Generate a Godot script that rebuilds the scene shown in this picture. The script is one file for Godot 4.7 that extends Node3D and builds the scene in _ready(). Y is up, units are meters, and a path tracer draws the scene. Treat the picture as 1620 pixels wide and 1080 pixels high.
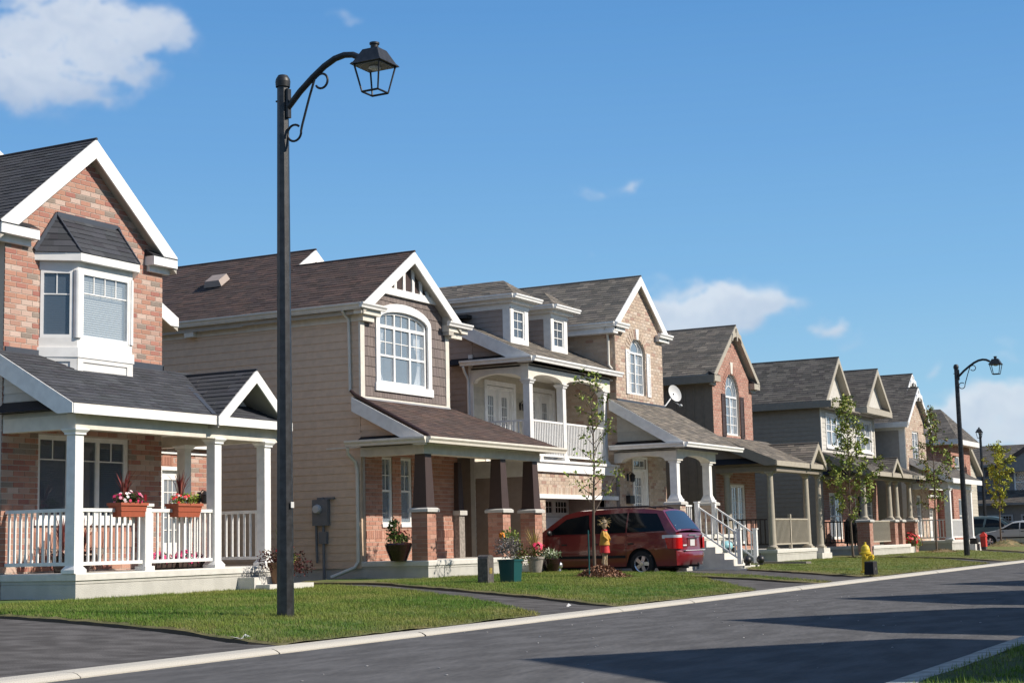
extends Node3D

var O := Vector3.ZERO            # base of the thing that is being built
var T := Transform3D()           # frame the shapes are given in
var M := {}                      # materials
var taken := {}
var cache := {}
var rng := RandomNumberGenerator.new()
const SUNDIR := Vector3(0.25, 0.79, 1.0)

class MB:
	var v := PackedVector3Array()
	var n := PackedVector3Array()
	var c := PackedColorArray()
	var t := Transform3D()
	var o := Vector3.ZERO
	func tri(a: Vector3, b: Vector3, d: Vector3, na: Vector3, nb: Vector3, nd: Vector3, col := Color.WHITE) -> void:
		var A := t * a - o
		var B := t * b - o
		var D := t * d - o
		na = (t.basis * na).normalized(); nb = (t.basis * nb).normalized(); nd = (t.basis * nd).normalized()
		if (B - A).cross(D - A).dot(na + nb + nd) > 0.0:
			v.append_array([A, D, B]); n.append_array([na, nd, nb])
		else:
			v.append_array([A, B, D]); n.append_array([na, nb, nd])
		c.append_array([col, col, col])
	func face(p: Array, nr: Vector3, col := Color.WHITE) -> void:
		for i in range(1, p.size() - 1):
			tri(p[0], p[i], p[i + 1], nr, nr, nr, col)
	func flat(p: Array, col := Color.WHITE, up := Vector3.ZERO) -> void:
		var nr: Vector3 = (p[1] - p[0]).cross(p[2] - p[0]).normalized()
		if up != Vector3.ZERO and nr.dot(up) < 0.0:
			nr = -nr
		face(p, nr, col)
	func box(x0: float, x1: float, y0: float, y1: float, z0: float, z1: float, col := Color.WHITE) -> void:
		var p := [Vector3(x0, y0, z0), Vector3(x1, y0, z0), Vector3(x1, y1, z0), Vector3(x0, y1, z0), Vector3(x0, y0, z1), Vector3(x1, y0, z1), Vector3(x1, y1, z1), Vector3(x0, y1, z1)]
		face([p[4], p[5], p[6], p[7]], Vector3.BACK, col)
		face([p[0], p[1], p[2], p[3]], Vector3.FORWARD, col)
		face([p[0], p[3], p[7], p[4]], Vector3.LEFT, col)
		face([p[1], p[2], p[6], p[5]], Vector3.RIGHT, col)
		face([p[3], p[2], p[6], p[7]], Vector3.UP, col)
		face([p[0], p[1], p[5], p[4]], Vector3.DOWN, col)
	# a tapered box: bottom rectangle a (x0,x1,z0,z1) at y0, top rectangle b at y1
	func taper(a: Array, y0: float, b: Array, y1: float, col := Color.WHITE) -> void:
		var p := [Vector3(a[0], y0, a[2]), Vector3(a[1], y0, a[2]), Vector3(a[1], y0, a[3]), Vector3(a[0], y0, a[3]), Vector3(b[0], y1, b[2]), Vector3(b[1], y1, b[2]), Vector3(b[1], y1, b[3]), Vector3(b[0], y1, b[3])]
		var m := Vector3((a[0] + a[1]) / 2, (y0 + y1) / 2, (a[2] + a[3]) / 2)
		for q in [[0, 1, 5, 4], [1, 2, 6, 5], [2, 3, 7, 6], [3, 0, 4, 7], [4, 5, 6, 7], [0, 1, 2, 3]]:
			flat([p[q[0]], p[q[1]], p[q[2]], p[q[3]]], col, (p[q[0]] + p[q[2]]) / 2 - m)
	# polygons with holes in the xy plane, given depth z0..z1
	func slab(polys: Array, holes: Array, z0: float, z1: float, col := Color.WHITE) -> void:
		var ys := []
		for P in polys + holes:
			for q in P:
				if not ys.has(snappedf(q.y, 0.0005)):
					ys.append(snappedf(q.y, 0.0005))
		ys.sort()
		for k in ys.size() - 1:
			var a: float = ys[k]
			var b: float = ys[k + 1]
			if b - a < 0.0008:
				continue
			var lo := MB.spans(polys, holes, a + 0.0003)
			var hi := MB.spans(polys, holes, b - 0.0003)
			if lo.size() != hi.size():
				hi = MB.spans(polys, holes, (a + b) / 2); lo = hi
			for i in lo.size():
				var p := [Vector3(lo[i].x, a, z1), Vector3(lo[i].y, a, z1), Vector3(hi[i].y, b, z1), Vector3(hi[i].x, b, z1)]
				var q := [Vector3(lo[i].x, a, z0), Vector3(lo[i].y, a, z0), Vector3(hi[i].y, b, z0), Vector3(hi[i].x, b, z0)]
				face(p, Vector3.BACK, col)
				face(q, Vector3.FORWARD, col)
				flat([p[0], p[3], q[3], q[0]], col, Vector3.LEFT)
				flat([p[1], p[2], q[2], q[1]], col, Vector3.RIGHT)
				face([p[3], p[2], q[2], q[3]], Vector3.UP, col)
				face([p[0], p[1], q[1], q[0]], Vector3.DOWN, col)
	static func cross_x(P: Array, y: float) -> Array:
		var xs := []
		for i in P.size():
			var a: Vector2 = P[i]
			var b: Vector2 = P[(i + 1) % P.size()]
			if (a.y <= y) != (b.y <= y):
				xs.append(a.x + (b.x - a.x) * (y - a.y) / (b.y - a.y))
		xs.sort()
		return xs
	static func spans(polys: Array, holes: Array, y: float) -> Array:
		var out := []
		for P in polys:
			var xs := cross_x(P, y)
			for i in range(0, xs.size() - 1, 2):
				out.append(Vector2(xs[i], xs[i + 1]))
		for P in holes:
			var xs := cross_x(P, y)
			for i in range(0, xs.size() - 1, 2):
				var next := []
				for s in out:
					if xs[i + 1] <= s.x or xs[i] >= s.y:
						next.append(s)
						continue
					if xs[i] > s.x + 0.002:
						next.append(Vector2(s.x, xs[i]))
					if xs[i + 1] < s.y - 0.002:
						next.append(Vector2(xs[i + 1], s.y))
				out = next
		return out
	func tube(p: Array, r: Array, sides := 8, col := Color.WHITE, caps := true) -> void:
		var rings := []
		var nrm := []
		var ref := Vector3.UP
		for i in p.size():
			var d: Vector3 = (p[mini(i + 1, p.size() - 1)] - p[maxi(i - 1, 0)]).normalized()
			if i == 0:
				ref = d.cross(Vector3.RIGHT if absf(d.x) < 0.9 else Vector3.UP).normalized()
			var e := (ref - d * ref.dot(d)).normalized()
			var f := d.cross(e)
			ref = e
			var ring := []
			var nn := []
			for k in sides:
				var w := TAU * k / sides
				var u := e * cos(w) + f * sin(w)
				ring.append(p[i] + u * r[i])
				nn.append(u)
			rings.append(ring); nrm.append(nn)
		for i in p.size() - 1:
			for k in sides:
				var l := (k + 1) % sides
				tri(rings[i][k], rings[i][l], rings[i + 1][l], nrm[i][k], nrm[i][l], nrm[i + 1][l], col)
				tri(rings[i][k], rings[i + 1][l], rings[i + 1][k], nrm[i][k], nrm[i + 1][l], nrm[i + 1][k], col)
		if caps:
			face(rings[0], (p[0] - p[1]).normalized(), col)
			face(rings[-1], (p[-1] - p[-2]).normalized(), col)
	# profile of Vector2(radius, height) turned about the y axis at q
	func lathe(q: Vector3, prof: Array, sides := 16, col := Color.WHITE, sharp := false) -> void:
		for i in prof.size() - 1:
			var a: Vector2 = prof[i]
			var b: Vector2 = prof[i + 1]
			var s := Vector2(b.y - a.y, a.x - b.x).normalized()
			for k in sides:
				var w0 := TAU * k / sides
				var w1 := TAU * (k + 1) / sides
				if sharp:
					var wm := (w0 + w1) / 2
					face([q + Vector3(cos(w0) * a.x, a.y, sin(w0) * a.x), q + Vector3(cos(w1) * a.x, a.y, sin(w1) * a.x), q + Vector3(cos(w1) * b.x, b.y, sin(w1) * b.x), q + Vector3(cos(w0) * b.x, b.y, sin(w0) * b.x)], Vector3(cos(wm) * s.x, s.y, sin(wm) * s.x), col)
					continue
				var n0 := Vector3(cos(w0) * s.x, s.y, sin(w0) * s.x)
				var n1 := Vector3(cos(w1) * s.x, s.y, sin(w1) * s.x)
				var A := q + Vector3(cos(w0) * a.x, a.y, sin(w0) * a.x)
				var B := q + Vector3(cos(w1) * a.x, a.y, sin(w1) * a.x)
				var C := q + Vector3(cos(w1) * b.x, b.y, sin(w1) * b.x)
				var D := q + Vector3(cos(w0) * b.x, b.y, sin(w0) * b.x)
				tri(A, B, C, n0, n1, n1, col); tri(A, C, D, n0, n1, n0, col)
	# a smooth sheet through rows of points
	func grid(p: Array, out: Vector3, col := Color.WHITE, cols := []) -> void:
		var R := p.size()
		var C: int = p[0].size()
		var nn := []
		for i in R:
			var row := []
			for j in C:
				var du: Vector3 = p[mini(i + 1, R - 1)][j] - p[maxi(i - 1, 0)][j]
				var dv: Vector3 = p[i][mini(j + 1, C - 1)] - p[i][maxi(j - 1, 0)]
				var k := du.cross(dv).normalized()
				row.append(-k if k.dot(out) < 0.0 else k)
			nn.append(row)
		for i in R - 1:
			for j in C - 1:
				var cc: Color = col if cols.is_empty() else cols[i][j]
				tri(p[i][j], p[i + 1][j], p[i + 1][j + 1], nn[i][j], nn[i + 1][j], nn[i + 1][j + 1], cc)
				tri(p[i][j], p[i + 1][j + 1], p[i][j + 1], nn[i][j], nn[i + 1][j + 1], nn[i][j + 1], cc)
	func blob(q: Vector3, r: Vector3, seg := 10, col := Color.WHITE) -> void:
		for i in seg / 2:
			for k in seg:
				var p := []
				for e in [[i, k], [i, k + 1], [i + 1, k + 1], [i + 1, k]]:
					var a: float = PI * e[0] / (seg / 2) - PI / 2
					var w: float = TAU * e[1] / seg
					p.append(Vector3(cos(a) * cos(w), sin(a), cos(a) * sin(w)))
				for f in [[0, 1, 2], [0, 2, 3]]:
					tri(q + p[f[0]] * r, q + p[f[1]] * r, q + p[f[2]] * r, p[f[0]] / r, p[f[1]] / r, p[f[2]] / r, col)
	func mesh() -> ArrayMesh:
		var m := ArrayMesh.new()
		var a := []
		a.resize(Mesh.ARRAY_MAX)
		a[Mesh.ARRAY_VERTEX] = v
		a[Mesh.ARRAY_NORMAL] = n
		a[Mesh.ARRAY_COLOR] = c
		m.add_surface_from_arrays(Mesh.PRIMITIVE_TRIANGLES, a)
		return m

func mb() -> MB:
	var m := MB.new()
	m.t = T
	m.o = O
	return m

func part(par: Node3D, called: String, m: MB, material: Material, stuff := false) -> MeshInstance3D:
	var i := MeshInstance3D.new()
	i.name = called
	i.mesh = m.mesh()
	i.material_override = material
	if stuff:
		i.set_meta("kind", "stuff")
	par.add_child(i, true)
	return i

func inst(par: Node3D, called: String, mesh: Mesh, material: Material, xf: Transform3D) -> MeshInstance3D:
	var i := MeshInstance3D.new()
	i.name = called
	i.mesh = mesh
	i.material_override = material
	i.transform = Transform3D(xf.basis, xf.origin)
	par.add_child(i, true)
	return i

func numbered(s: String) -> String:
	taken[s] = taken.get(s, 0) + 1
	return s if taken[s] == 1 else "%s_%03d" % [s, taken[s] - 1]

func tag(o: Node3D, label: String, category: String, group := "", kind := "") -> void:
	if label: o.set_meta("label", label)
	if category: o.set_meta("category", category)
	if group: o.set_meta("group", group)
	if kind: o.set_meta("kind", kind)

func thing(called: String, label: String, category: String, at := Vector3.ZERO, group := "") -> Node3D:
	var o := Node3D.new()
	o.name = numbered(called)
	o.position = at
	add_child(o)
	tag(o, label, category, group)
	O = at
	T = Transform3D()
	return o

func local_thing(called: String, label: String, category: String, at: Vector3, turn := 0.0, group := "") -> Node3D:
	var o := thing(called, label, category, at, group)
	o.rotation.y = turn
	O = Vector3.ZERO
	return o

func struct(called: String, m: MB, material: Material, kind := "structure", label := "", category := "") -> MeshInstance3D:
	var i := MeshInstance3D.new()
	i.name = numbered(called)
	i.mesh = m.mesh()
	i.material_override = material
	add_child(i)
	tag(i, label, category, "", kind)
	return i

func fr(at: Vector3, u := Vector3.RIGHT, v := Vector3.UP) -> Transform3D:
	return Transform3D(Basis(u, v, u.cross(v)), at)

func rect(x0: float, x1: float, y0: float, y1: float) -> Array:
	return [Vector2(x0, y0), Vector2(x1, y0), Vector2(x1, y1), Vector2(x0, y1)]

func arch(x0: float, x1: float, y0: float, ys: float, rise: float, seg := 12) -> Array:
	var p := [Vector2(x0, y0), Vector2(x1, y0)]
	for i in seg + 1:
		var w := PI * i / seg
		p.append(Vector2((x0 + x1) / 2 + cos(w) * (x1 - x0) / 2, ys + sin(w) * rise))
	return p

func rc(pal: Array, vary := 0.12) -> Color:
	var c: Color = pal[rng.randi() % pal.size()]
	var k := 1.0 + rng.randf_range(-vary, vary)
	return Color(c.r * k, c.g * k, c.b * k)

# ---------------------------------------------------------------- materials
func noise_tex(freq: float, lo: float, hi: float, oct := 4, normal := false, strength := 4.0, size := 512, sd := 1) -> NoiseTexture2D:
	var f := FastNoiseLite.new()
	f.seed = sd
	f.frequency = freq
	f.fractal_octaves = oct
	var t := NoiseTexture2D.new()
	t.width = size
	t.height = size
	t.seamless = true
	t.noise = f
	if normal:
		t.as_normal_map = true
		t.bump_strength = strength
	else:
		var g := Gradient.new()
		g.set_color(0, Color(lo, lo, lo)); g.set_color(1, Color(hi, hi, hi))
		g.set_offset(0, 0.25); g.set_offset(1, 0.75)
		t.color_ramp = g
	return t

var tx := {}
func mat(key: String, c: Color, rough := 0.7, tex := "", scale := 1.0, nrm := "", nscale := 0.5, vcol := false, spec := 0.5) -> StandardMaterial3D:
	var m := StandardMaterial3D.new()
	m.resource_name = key
	m.albedo_color = Color(c.r, c.g, c.b).linear_to_srgb()
	m.roughness = rough
	m.metallic_specular = spec
	m.vertex_color_use_as_albedo = vcol
	if tex:
		m.albedo_texture = tx[tex]
	if nrm:
		m.normal_enabled = true
		m.normal_texture = tx[nrm]
		m.normal_scale = nscale
	if tex or nrm:
		m.uv1_triplanar = true
		m.uv1_world_triplanar = true
		m.uv1_scale = Vector3.ONE * scale
	M[key] = m
	return m

func glass(key: String, c: Color, alpha: float, rough := 0.03) -> void:
	var m := StandardMaterial3D.new()
	m.resource_name = key
	m.albedo_color = Color(c.r, c.g, c.b).linear_to_srgb()
	m.albedo_color.a = alpha
	m.transparency = BaseMaterial3D.TRANSPARENCY_ALPHA
	m.roughness = rough
	m.metallic_specular = 0.75
	M[key] = m

func materials() -> void:
	tx.blotch = noise_tex(0.008, 0.8, 1.0, 5, false, 1.0, 512, 3)
	tx.soft = noise_tex(0.01, 0.955, 1.0, 5, false, 1.0, 512, 4)
	tx.grain = noise_tex(0.12, 0.7, 1.0, 3, false, 1.0, 512, 5)
	tx.fine = noise_tex(0.2, 0.72, 1.0, 3, false, 1.0, 512, 6)
	tx.grain_n = noise_tex(0.15, 0, 1, 3, true, 3.0, 512, 7)
	tx.wave_n = noise_tex(0.02, 0, 1, 3, true, 2.0, 512, 8)
	tx.patch = noise_tex(0.012, 0.55, 1.0, 5, false, 1.0, 512, 9)
	mat("white", Color(0.8, 0.795, 0.775), 0.5, "soft", 0.7)
	mat("cream", Color(0.68, 0.64, 0.56), 0.5, "soft", 0.7)
	mat("greytrim", Color(0.72, 0.71, 0.685), 0.5, "soft", 0.7)
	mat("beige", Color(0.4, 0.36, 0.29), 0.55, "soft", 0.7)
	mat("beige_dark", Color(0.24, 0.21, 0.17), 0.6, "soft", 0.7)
	mat("soffit", Color(0.42, 0.39, 0.34), 0.7, "soft", 0.6)
	mat("mortar", Color(0.68, 0.6, 0.52), 0.95, "fine", 2.0)
	mat("mortar_pale", Color(0.62, 0.52, 0.43), 0.95, "fine", 2.0)
	mat("brick", Color(1, 1, 1), 0.9, "fine", 3.0, "grain_n", 0.6, true)
	mat("siding_tan", Color(0.64, 0.475, 0.34), 0.65, "soft", 0.8)
	mat("siding_mauve", Color(0.33, 0.265, 0.23), 0.65, "soft", 0.8)
	mat("siding_taupe", Color(0.22, 0.175, 0.132), 0.65, "soft", 0.8)
	mat("siding_slate", Color(0.28, 0.24, 0.195), 0.65, "soft", 0.8)
	mat("siding_blue", Color(0.18, 0.18, 0.185), 0.65, "soft", 0.8)
	mat("siding_grey", Color(0.36, 0.335, 0.305), 0.65, "soft", 0.8)
	mat("siding_pale", Color(0.5, 0.46, 0.38), 0.65, "soft", 0.8)
	mat("siding_white", Color(0.55, 0.53, 0.48), 0.65, "soft", 0.8)
	mat("shingle", Color(1, 1, 1), 0.95, "fine", 2.5, "grain_n", 0.8, true)
	mat("deck_dark", Color(0.025, 0.025, 0.03), 0.9, "grain", 2.0)
	mat("shingle_grey", Color(0.05, 0.05, 0.055), 0.95, "fine", 2.5)
	tx.road = noise_tex(0.03, 0.88, 1.0, 4, false, 1.0, 512, 12)
	mat("flashing", Color(0.05, 0.058, 0.075), 0.45, "soft", 1.0)
	mat("flash_brown", Color(0.03, 0.014, 0.011), 0.35)
	mat("lead", Color(0.3, 0.31, 0.33), 0.5)
	mat("concrete", Color(0.47, 0.46, 0.42), 0.9, "soft", 0.5, "grain_n", 0.4)
	mat("concrete_lip", Color(0.6, 0.585, 0.54), 0.9, "soft", 0.8, "grain_n", 0.4)
	mat("stone_cap", Color(0.5, 0.49, 0.46), 0.85, "soft", 1.0)
	mat("brown_paint", Color(0.05, 0.03, 0.026), 0.55, "soft", 1.0)
	mat("black", Color(0.012, 0.012, 0.014), 0.45)
	mat("black_matte", Color(0.014, 0.014, 0.015), 0.85, "grain", 2.0)
	mat("door_white", Color(0.74, 0.73, 0.7), 0.45)
	mat("interior", Color(0.03, 0.028, 0.026), 0.9)  # near-black, so the darkness of unlit rooms is in the colour
	mat("blind", Color(0.5, 0.52, 0.5), 0.7)
	mat("blind_dark", Color(0.05, 0.048, 0.045), 0.7)
	mat("curtain", Color(0.7, 0.7, 0.7), 0.8)
	glass("pane", Color(0.5, 0.6, 0.7), 0.22)
	glass("pane_dark", Color(0.1, 0.13, 0.17), 0.55)
	mat("lamp_black", Color(0.018, 0.019, 0.023), 0.5, "patch", 1.6)
	mat("pole", Color(0.026, 0.028, 0.033), 0.42, "patch", 1.2, "grain_n", 0.3)
	mat("terracotta", Color(0.36, 0.085, 0.04), 0.7, "soft", 2.0)
	mat("leafv", Color(1, 1, 1), 0.6, "", 1.0, "", 0.5, true, 0.3)
	M.leafv.backlight = Color(0.65, 0.7, 0.3)
	mat("bark", Color(0.17, 0.13, 0.1), 0.9, "grain", 3.0, "grain_n", 1.0)
	mat("vc", Color(1, 1, 1), 0.6, "", 1.0, "", 0.5, true)
	mat("vc_matte", Color(1, 1, 1), 0.9, "grain", 3.0, "", 0.5, true)
	mat("meter", Color(0.16, 0.165, 0.17), 0.5, "soft", 1.0)
	mat("dish", Color(0.55, 0.55, 0.54), 0.4)
	mat("chrome", Color(0.6, 0.6, 0.62), 0.25); M.chrome.metallic = 0.8
	mat("tyre", Color(0.012, 0.012, 0.012), 0.8)
	mat("carglass", Color(0.008, 0.01, 0.012), 0.04, "", 1.0, "", 0.5, false, 0.32)
	mat("rearglass", Color(0.02, 0.03, 0.05), 0.05, "", 1.0, "", 0.5, false, 0.8)
	mat("carred", Color(0.15, 0.004, 0.008), 0.3); M.carred.clearcoat_enabled = true; M.carred.clearcoat_roughness = 0.06
	mat("carsilver", Color(0.42, 0.43, 0.42), 0.35); M.carsilver.clearcoat_enabled = true
	mat("carteal", Color(0.05, 0.09, 0.09), 0.35); M.carteal.clearcoat_enabled = true
	mat("taillight", Color(0.5, 0.01, 0.01), 0.12)
	mat("clearlight", Color(0.65, 0.65, 0.68), 0.12)
	mat("hydrant", Color(0.65, 0.47, 0.03), 0.5, "soft", 3.0)
	mat("redpaint", Color(0.55, 0.035, 0.02), 0.5)
	mat("greenpot", Color(0.01, 0.07, 0.075), 0.3)
	mat("glaze", Color(0.018, 0.008, 0.008), 0.15)
	mat("pedestal", Color(0.1, 0.09, 0.085), 0.75, "blotch", 2.0)
	mat("pale_side", Color(0.3, 0.27, 0.24), 0.75, "blotch", 2.0)

const P_BRICK1 := [Color(0.530, 0.270, 0.195), Color(0.560, 0.290, 0.210), Color(0.500, 0.240, 0.180), Color(0.550, 0.300, 0.220), Color(0.480, 0.215, 0.165), Color(0.570, 0.330, 0.250), Color(0.530, 0.280, 0.200), Color(0.670, 0.500, 0.420), Color(0.350, 0.280, 0.235), Color(0.450, 0.190, 0.150), Color(0.610, 0.400, 0.320), Color(0.640, 0.460, 0.380)]
const P_BRICK2 := [Color(0.580, 0.300, 0.220), Color(0.540, 0.270, 0.190), Color(0.620, 0.350, 0.260), Color(0.500, 0.240, 0.170)]
const P_BRICK3 := [Color(0.660, 0.520, 0.400), Color(0.680, 0.550, 0.430), Color(0.620, 0.470, 0.360), Color(0.660, 0.520, 0.410), Color(0.640, 0.500, 0.380), Color(0.520, 0.340, 0.270), Color(0.720, 0.600, 0.490)]
const P_BRICK4 := [Color(0.540, 0.290, 0.220), Color(0.570, 0.330, 0.255), Color(0.500, 0.250, 0.190)]
const P_BRICK7 := [Color(0.520, 0.240, 0.180), Color(0.570, 0.290, 0.220), Color(0.470, 0.200, 0.150)]
const P_ROOF1 := [Color(0.059, 0.063, 0.076), Color(0.071, 0.076, 0.088), Color(0.050, 0.053, 0.063)]
const P_ROOF2 := [Color(0.104, 0.067, 0.056), Color(0.079, 0.053, 0.047), Color(0.130, 0.079, 0.064), Color(0.091, 0.063, 0.056)]
const P_ROOF3 := [Color(0.223, 0.196, 0.161), Color(0.173, 0.153, 0.128), Color(0.284, 0.244, 0.198), Color(0.142, 0.130, 0.113), Color(0.203, 0.177, 0.151)]
const P_ROOF5 := [Color(0.155, 0.140, 0.121), Color(0.119, 0.105, 0.095), Color(0.182, 0.163, 0.139), Color(0.100, 0.092, 0.081)]
const P_SHAKE := [Color(0.235, 0.19, 0.175), Color(0.21, 0.17, 0.155), Color(0.26, 0.21, 0.19), Color(0.225, 0.18, 0.17)]

# ---------------------------------------------------------------- building pieces
# Courses of bricks, shakes or boards over polygons with holes, in the frame T (x along, y up, z outwards).
# "named" of them become meshes of their own, the rest is joined into one.
func courses(par: Node3D, called: String, polys: Array, holes: Array, h: float, lmin: float, lmax: float, gap: float, back: float, top: float, bottom: float, pal: Array, material: String, named := 0, y_from := -99.0, bond := true) -> int:
	var y0 := 1e9
	var y1 := -1e9
	for P in polys:
		for q in P:
			y0 = minf(y0, q.y); y1 = maxf(y1, q.y)
	var rest := mb()
	var n := ceili((y1 - y0) / h)
	var made := 0
	for j in range(n - 1, -1, -1):
		var a := y0 + j * h
		var ht := minf(h - gap, y1 - a)
		if ht < 0.012:
			continue
		for s in MB.spans(polys, holes, a + ht * 0.5):
			var x: float = s.x
			var first := true
			while x < s.y - 0.01:
				var l := rng.randf_range(lmin, lmax)
				if first and bond:
					l = lmax - fposmod(x - lmax * (0.5 if j % 2 else 0.0), lmax) if lmax == lmin else l * rng.randf_range(0.3, 1.0)
					if l < 0.03:
						l += lmax
				first = false
				var e := minf(x + l, s.y)
				if s.y - e < 0.03:
					e = s.y
				var w := e - x - (gap if e < s.y else 0.0)
				if w > 0.008:
					var ci := rng.randi() % pal.size()
					if made < named and a >= y_from:
						var L := snappedf(w, 0.004)
						var key := "%s %.3f %.3f %.4f %.4f" % [called, L, ht, top, bottom]
						if not cache.has(key):
							var u := MB.new()
							wedge(u, 0, L, 0, ht, back, top, bottom, Color.WHITE)
							cache[key] = u.mesh()
						var mk := "%s %s %d" % [called, material, ci] + str(pal[ci])
						if not M.has(mk):
							var src: StandardMaterial3D = M[material].duplicate()
							src.vertex_color_use_as_albedo = false
							src.albedo_color = pal[ci].linear_to_srgb()
							M[mk] = src
						var xf := T * Transform3D(Basis(), Vector3(x, a, 0))
						xf.origin -= O
						inst(par, called, cache[key], M[mk], xf)
						made += 1
					else:
						var c: Color = pal[ci]
						var k := 1.0 + rng.randf_range(-0.1, 0.1)
						wedge(rest, x, x + w, a, a + ht, back, top, bottom, Color(c.r * k, c.g * k, c.b * k))
				x = e
	if rest.v.size():
		part(par, called + "s" if not called.ends_with("s") else called, rest, M[material], true)
	return made

func wedge(m: MB, x0: float, x1: float, y0: float, y1: float, back: float, top: float, bottom: float, col: Color) -> void:
	var p := [Vector3(x0, y0, bottom), Vector3(x1, y0, bottom), Vector3(x1, y1, top), Vector3(x0, y1, top)]
	m.flat(p, col, Vector3.BACK)
	m.face([p[0], p[1], Vector3(x1, y0, back), Vector3(x0, y0, back)], Vector3.DOWN, col)
	m.face([p[2], p[3], Vector3(x0, y1, back), Vector3(x1, y1, back)], Vector3.UP, col)
	m.face([p[0], p[3], Vector3(x0, y1, back), Vector3(x0, y0, back)], Vector3.LEFT, col)
	m.face([p[1], p[2], Vector3(x1, y1, back), Vector3(x1, y0, back)], Vector3.RIGHT, col)

func brick_wall(par: Node3D, polys: Array, holes: Array, pal: Array, named := 0, mortar := "mortar", y_from := -99.0, thick := 0.2, gap := 0.016) -> MeshInstance3D:
	var m := mb()
	m.slab(polys, holes, -thick, -0.008)
	var w := part(par, "brick_wall", m, M[mortar])
	courses(w, "brick", polys, holes, 0.1, 0.267, 0.267, gap, -0.02, 0.0, 0.0, pal, "brick", named, y_from)
	return w

func soldier(par: Node3D, x0: float, x1: float, y0: float, y1: float, pal: Array) -> void:
	var m := mb()
	var x := x0
	while x < x1 - 0.03:
		wedge(m, x, minf(x + 0.085, x1), y0, y1, -0.02, 0.012, 0.012, rc(pal))
		x += 0.096
	part(par, "soldier_course", m, M.brick)

func siding(par: Node3D, polys: Array, holes: Array, material: String, h := 0.19, named := 0, called := "siding_wall") -> MeshInstance3D:
	var m := mb()
	m.slab(polys, holes, -0.16, -0.014)
	var w := part(par, called, m, M[material])
	var c: Color = M[material].albedo_color.srgb_to_linear()
	if not M.has(material + "_v"):
		var k: StandardMaterial3D = M[material].duplicate()
		k.albedo_color = Color.WHITE
		k.vertex_color_use_as_albedo = true
		M[material + "_v"] = k
	courses(w, "siding_board", polys, holes, h, 60, 60, 0.0, -0.02, 0.0, 0.013, [c], material + "_v", named, -99.0, false)
	return w

# Rows of shingle tabs over the slope p00-p10 (eave) to p01-p11 (top)
func shingles(par: Node3D, p00: Vector3, p10: Vector3, p01: Vector3, p11: Vector3, pal: Array, tab := 0.32, ex := 0.14, up := Vector3.UP, named := 0) -> void:
	var m := mb()
	var made := 0
	var holder: Node3D = null
	if named > 0:
		holder = Node3D.new()
		holder.name = "shingle_field"
		par.add_child(holder, true)
	var nr := (p10 - p00).cross((p01 + p11) / 2 - p00).normalized()
	if nr.dot(up) < 0.0:
		nr = -nr
	var rows := maxi(1, roundi((((p01 + p11) / 2) - ((p00 + p10) / 2)).length() / ex))
	for j in rows:
		var a := float(j) / rows
		var b := float(j + 1) / rows
		var la := p00.lerp(p01, a)
		var ra := p10.lerp(p11, a)
		var lb := p00.lerp(p01, b)
		var rb := p10.lerp(p11, b)
		var w := (ra - la).length()
		if w < 0.03:
			continue
		var s := -rng.randf() * tab / w
		var tone := rc(pal, 0.06)
		while s < 1.0:
			var e := s + tab * rng.randf_range(0.5, 1.3) / w
			var u0 := clampf(s, 0, 1)
			var u1 := clampf(e, 0, 1)
			s = e
			if u1 - u0 < 0.002:
				continue
			var lift := 0.011 if rng.randf() < 0.6 else 0.016
			var col := rc(pal, 0.2).lerp(tone, 0.12)
			var q := [la.lerp(ra, u0) + nr * lift, la.lerp(ra, u1) + nr * lift, lb.lerp(rb, u1) + nr * 0.002, lb.lerp(rb, u0) + nr * 0.002]
			var t := mb() if made < named else m
			t.flat(q, col, nr)
			t.flat([q[0], q[1], q[1] - nr * 0.014, q[0] - nr * 0.014], col, (la - lb))
			if made < named:
				part(holder, "shingle", t, M.shingle)
				made += 1
	if m.v.size():
		part(par, "shingles", m, M.shingle, true)

# slab of roof below the slope
func deck(par: Node3D, p00: Vector3, p10: Vector3, p01: Vector3, p11: Vector3, th: float, material: String) -> void:
	var m := mb()
	var d := Vector3.DOWN * th
	var top := [p00, p10, p11, p01]
	m.flat(top, Color.WHITE, Vector3.UP)
	m.flat([p00 + d, p10 + d, p11 + d, p01 + d], Color.WHITE, Vector3.DOWN)
	var mid := (p00 + p11) / 2
	for k in 4:
		var a: Vector3 = top[k]
		var b: Vector3 = top[(k + 1) % 4]
		if (a - b).length() > 0.01:
			m.flat([a, b, b + d, a + d], Color.WHITE, (a + b) / 2 - mid)
	part(par, "roof_deck", m, M[material])

func slope(par: Node3D, p00: Vector3, p10: Vector3, p01: Vector3, p11: Vector3, pal: Array, th := 0.13, under := "soffit", tab := 0.32, ex := 0.14, named := 0) -> void:
	deck(par, p00, p10, p01, p11, th, under)
	shingles(par, p00, p10, p01, p11, pal, tab, ex, Vector3.UP, named)

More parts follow.
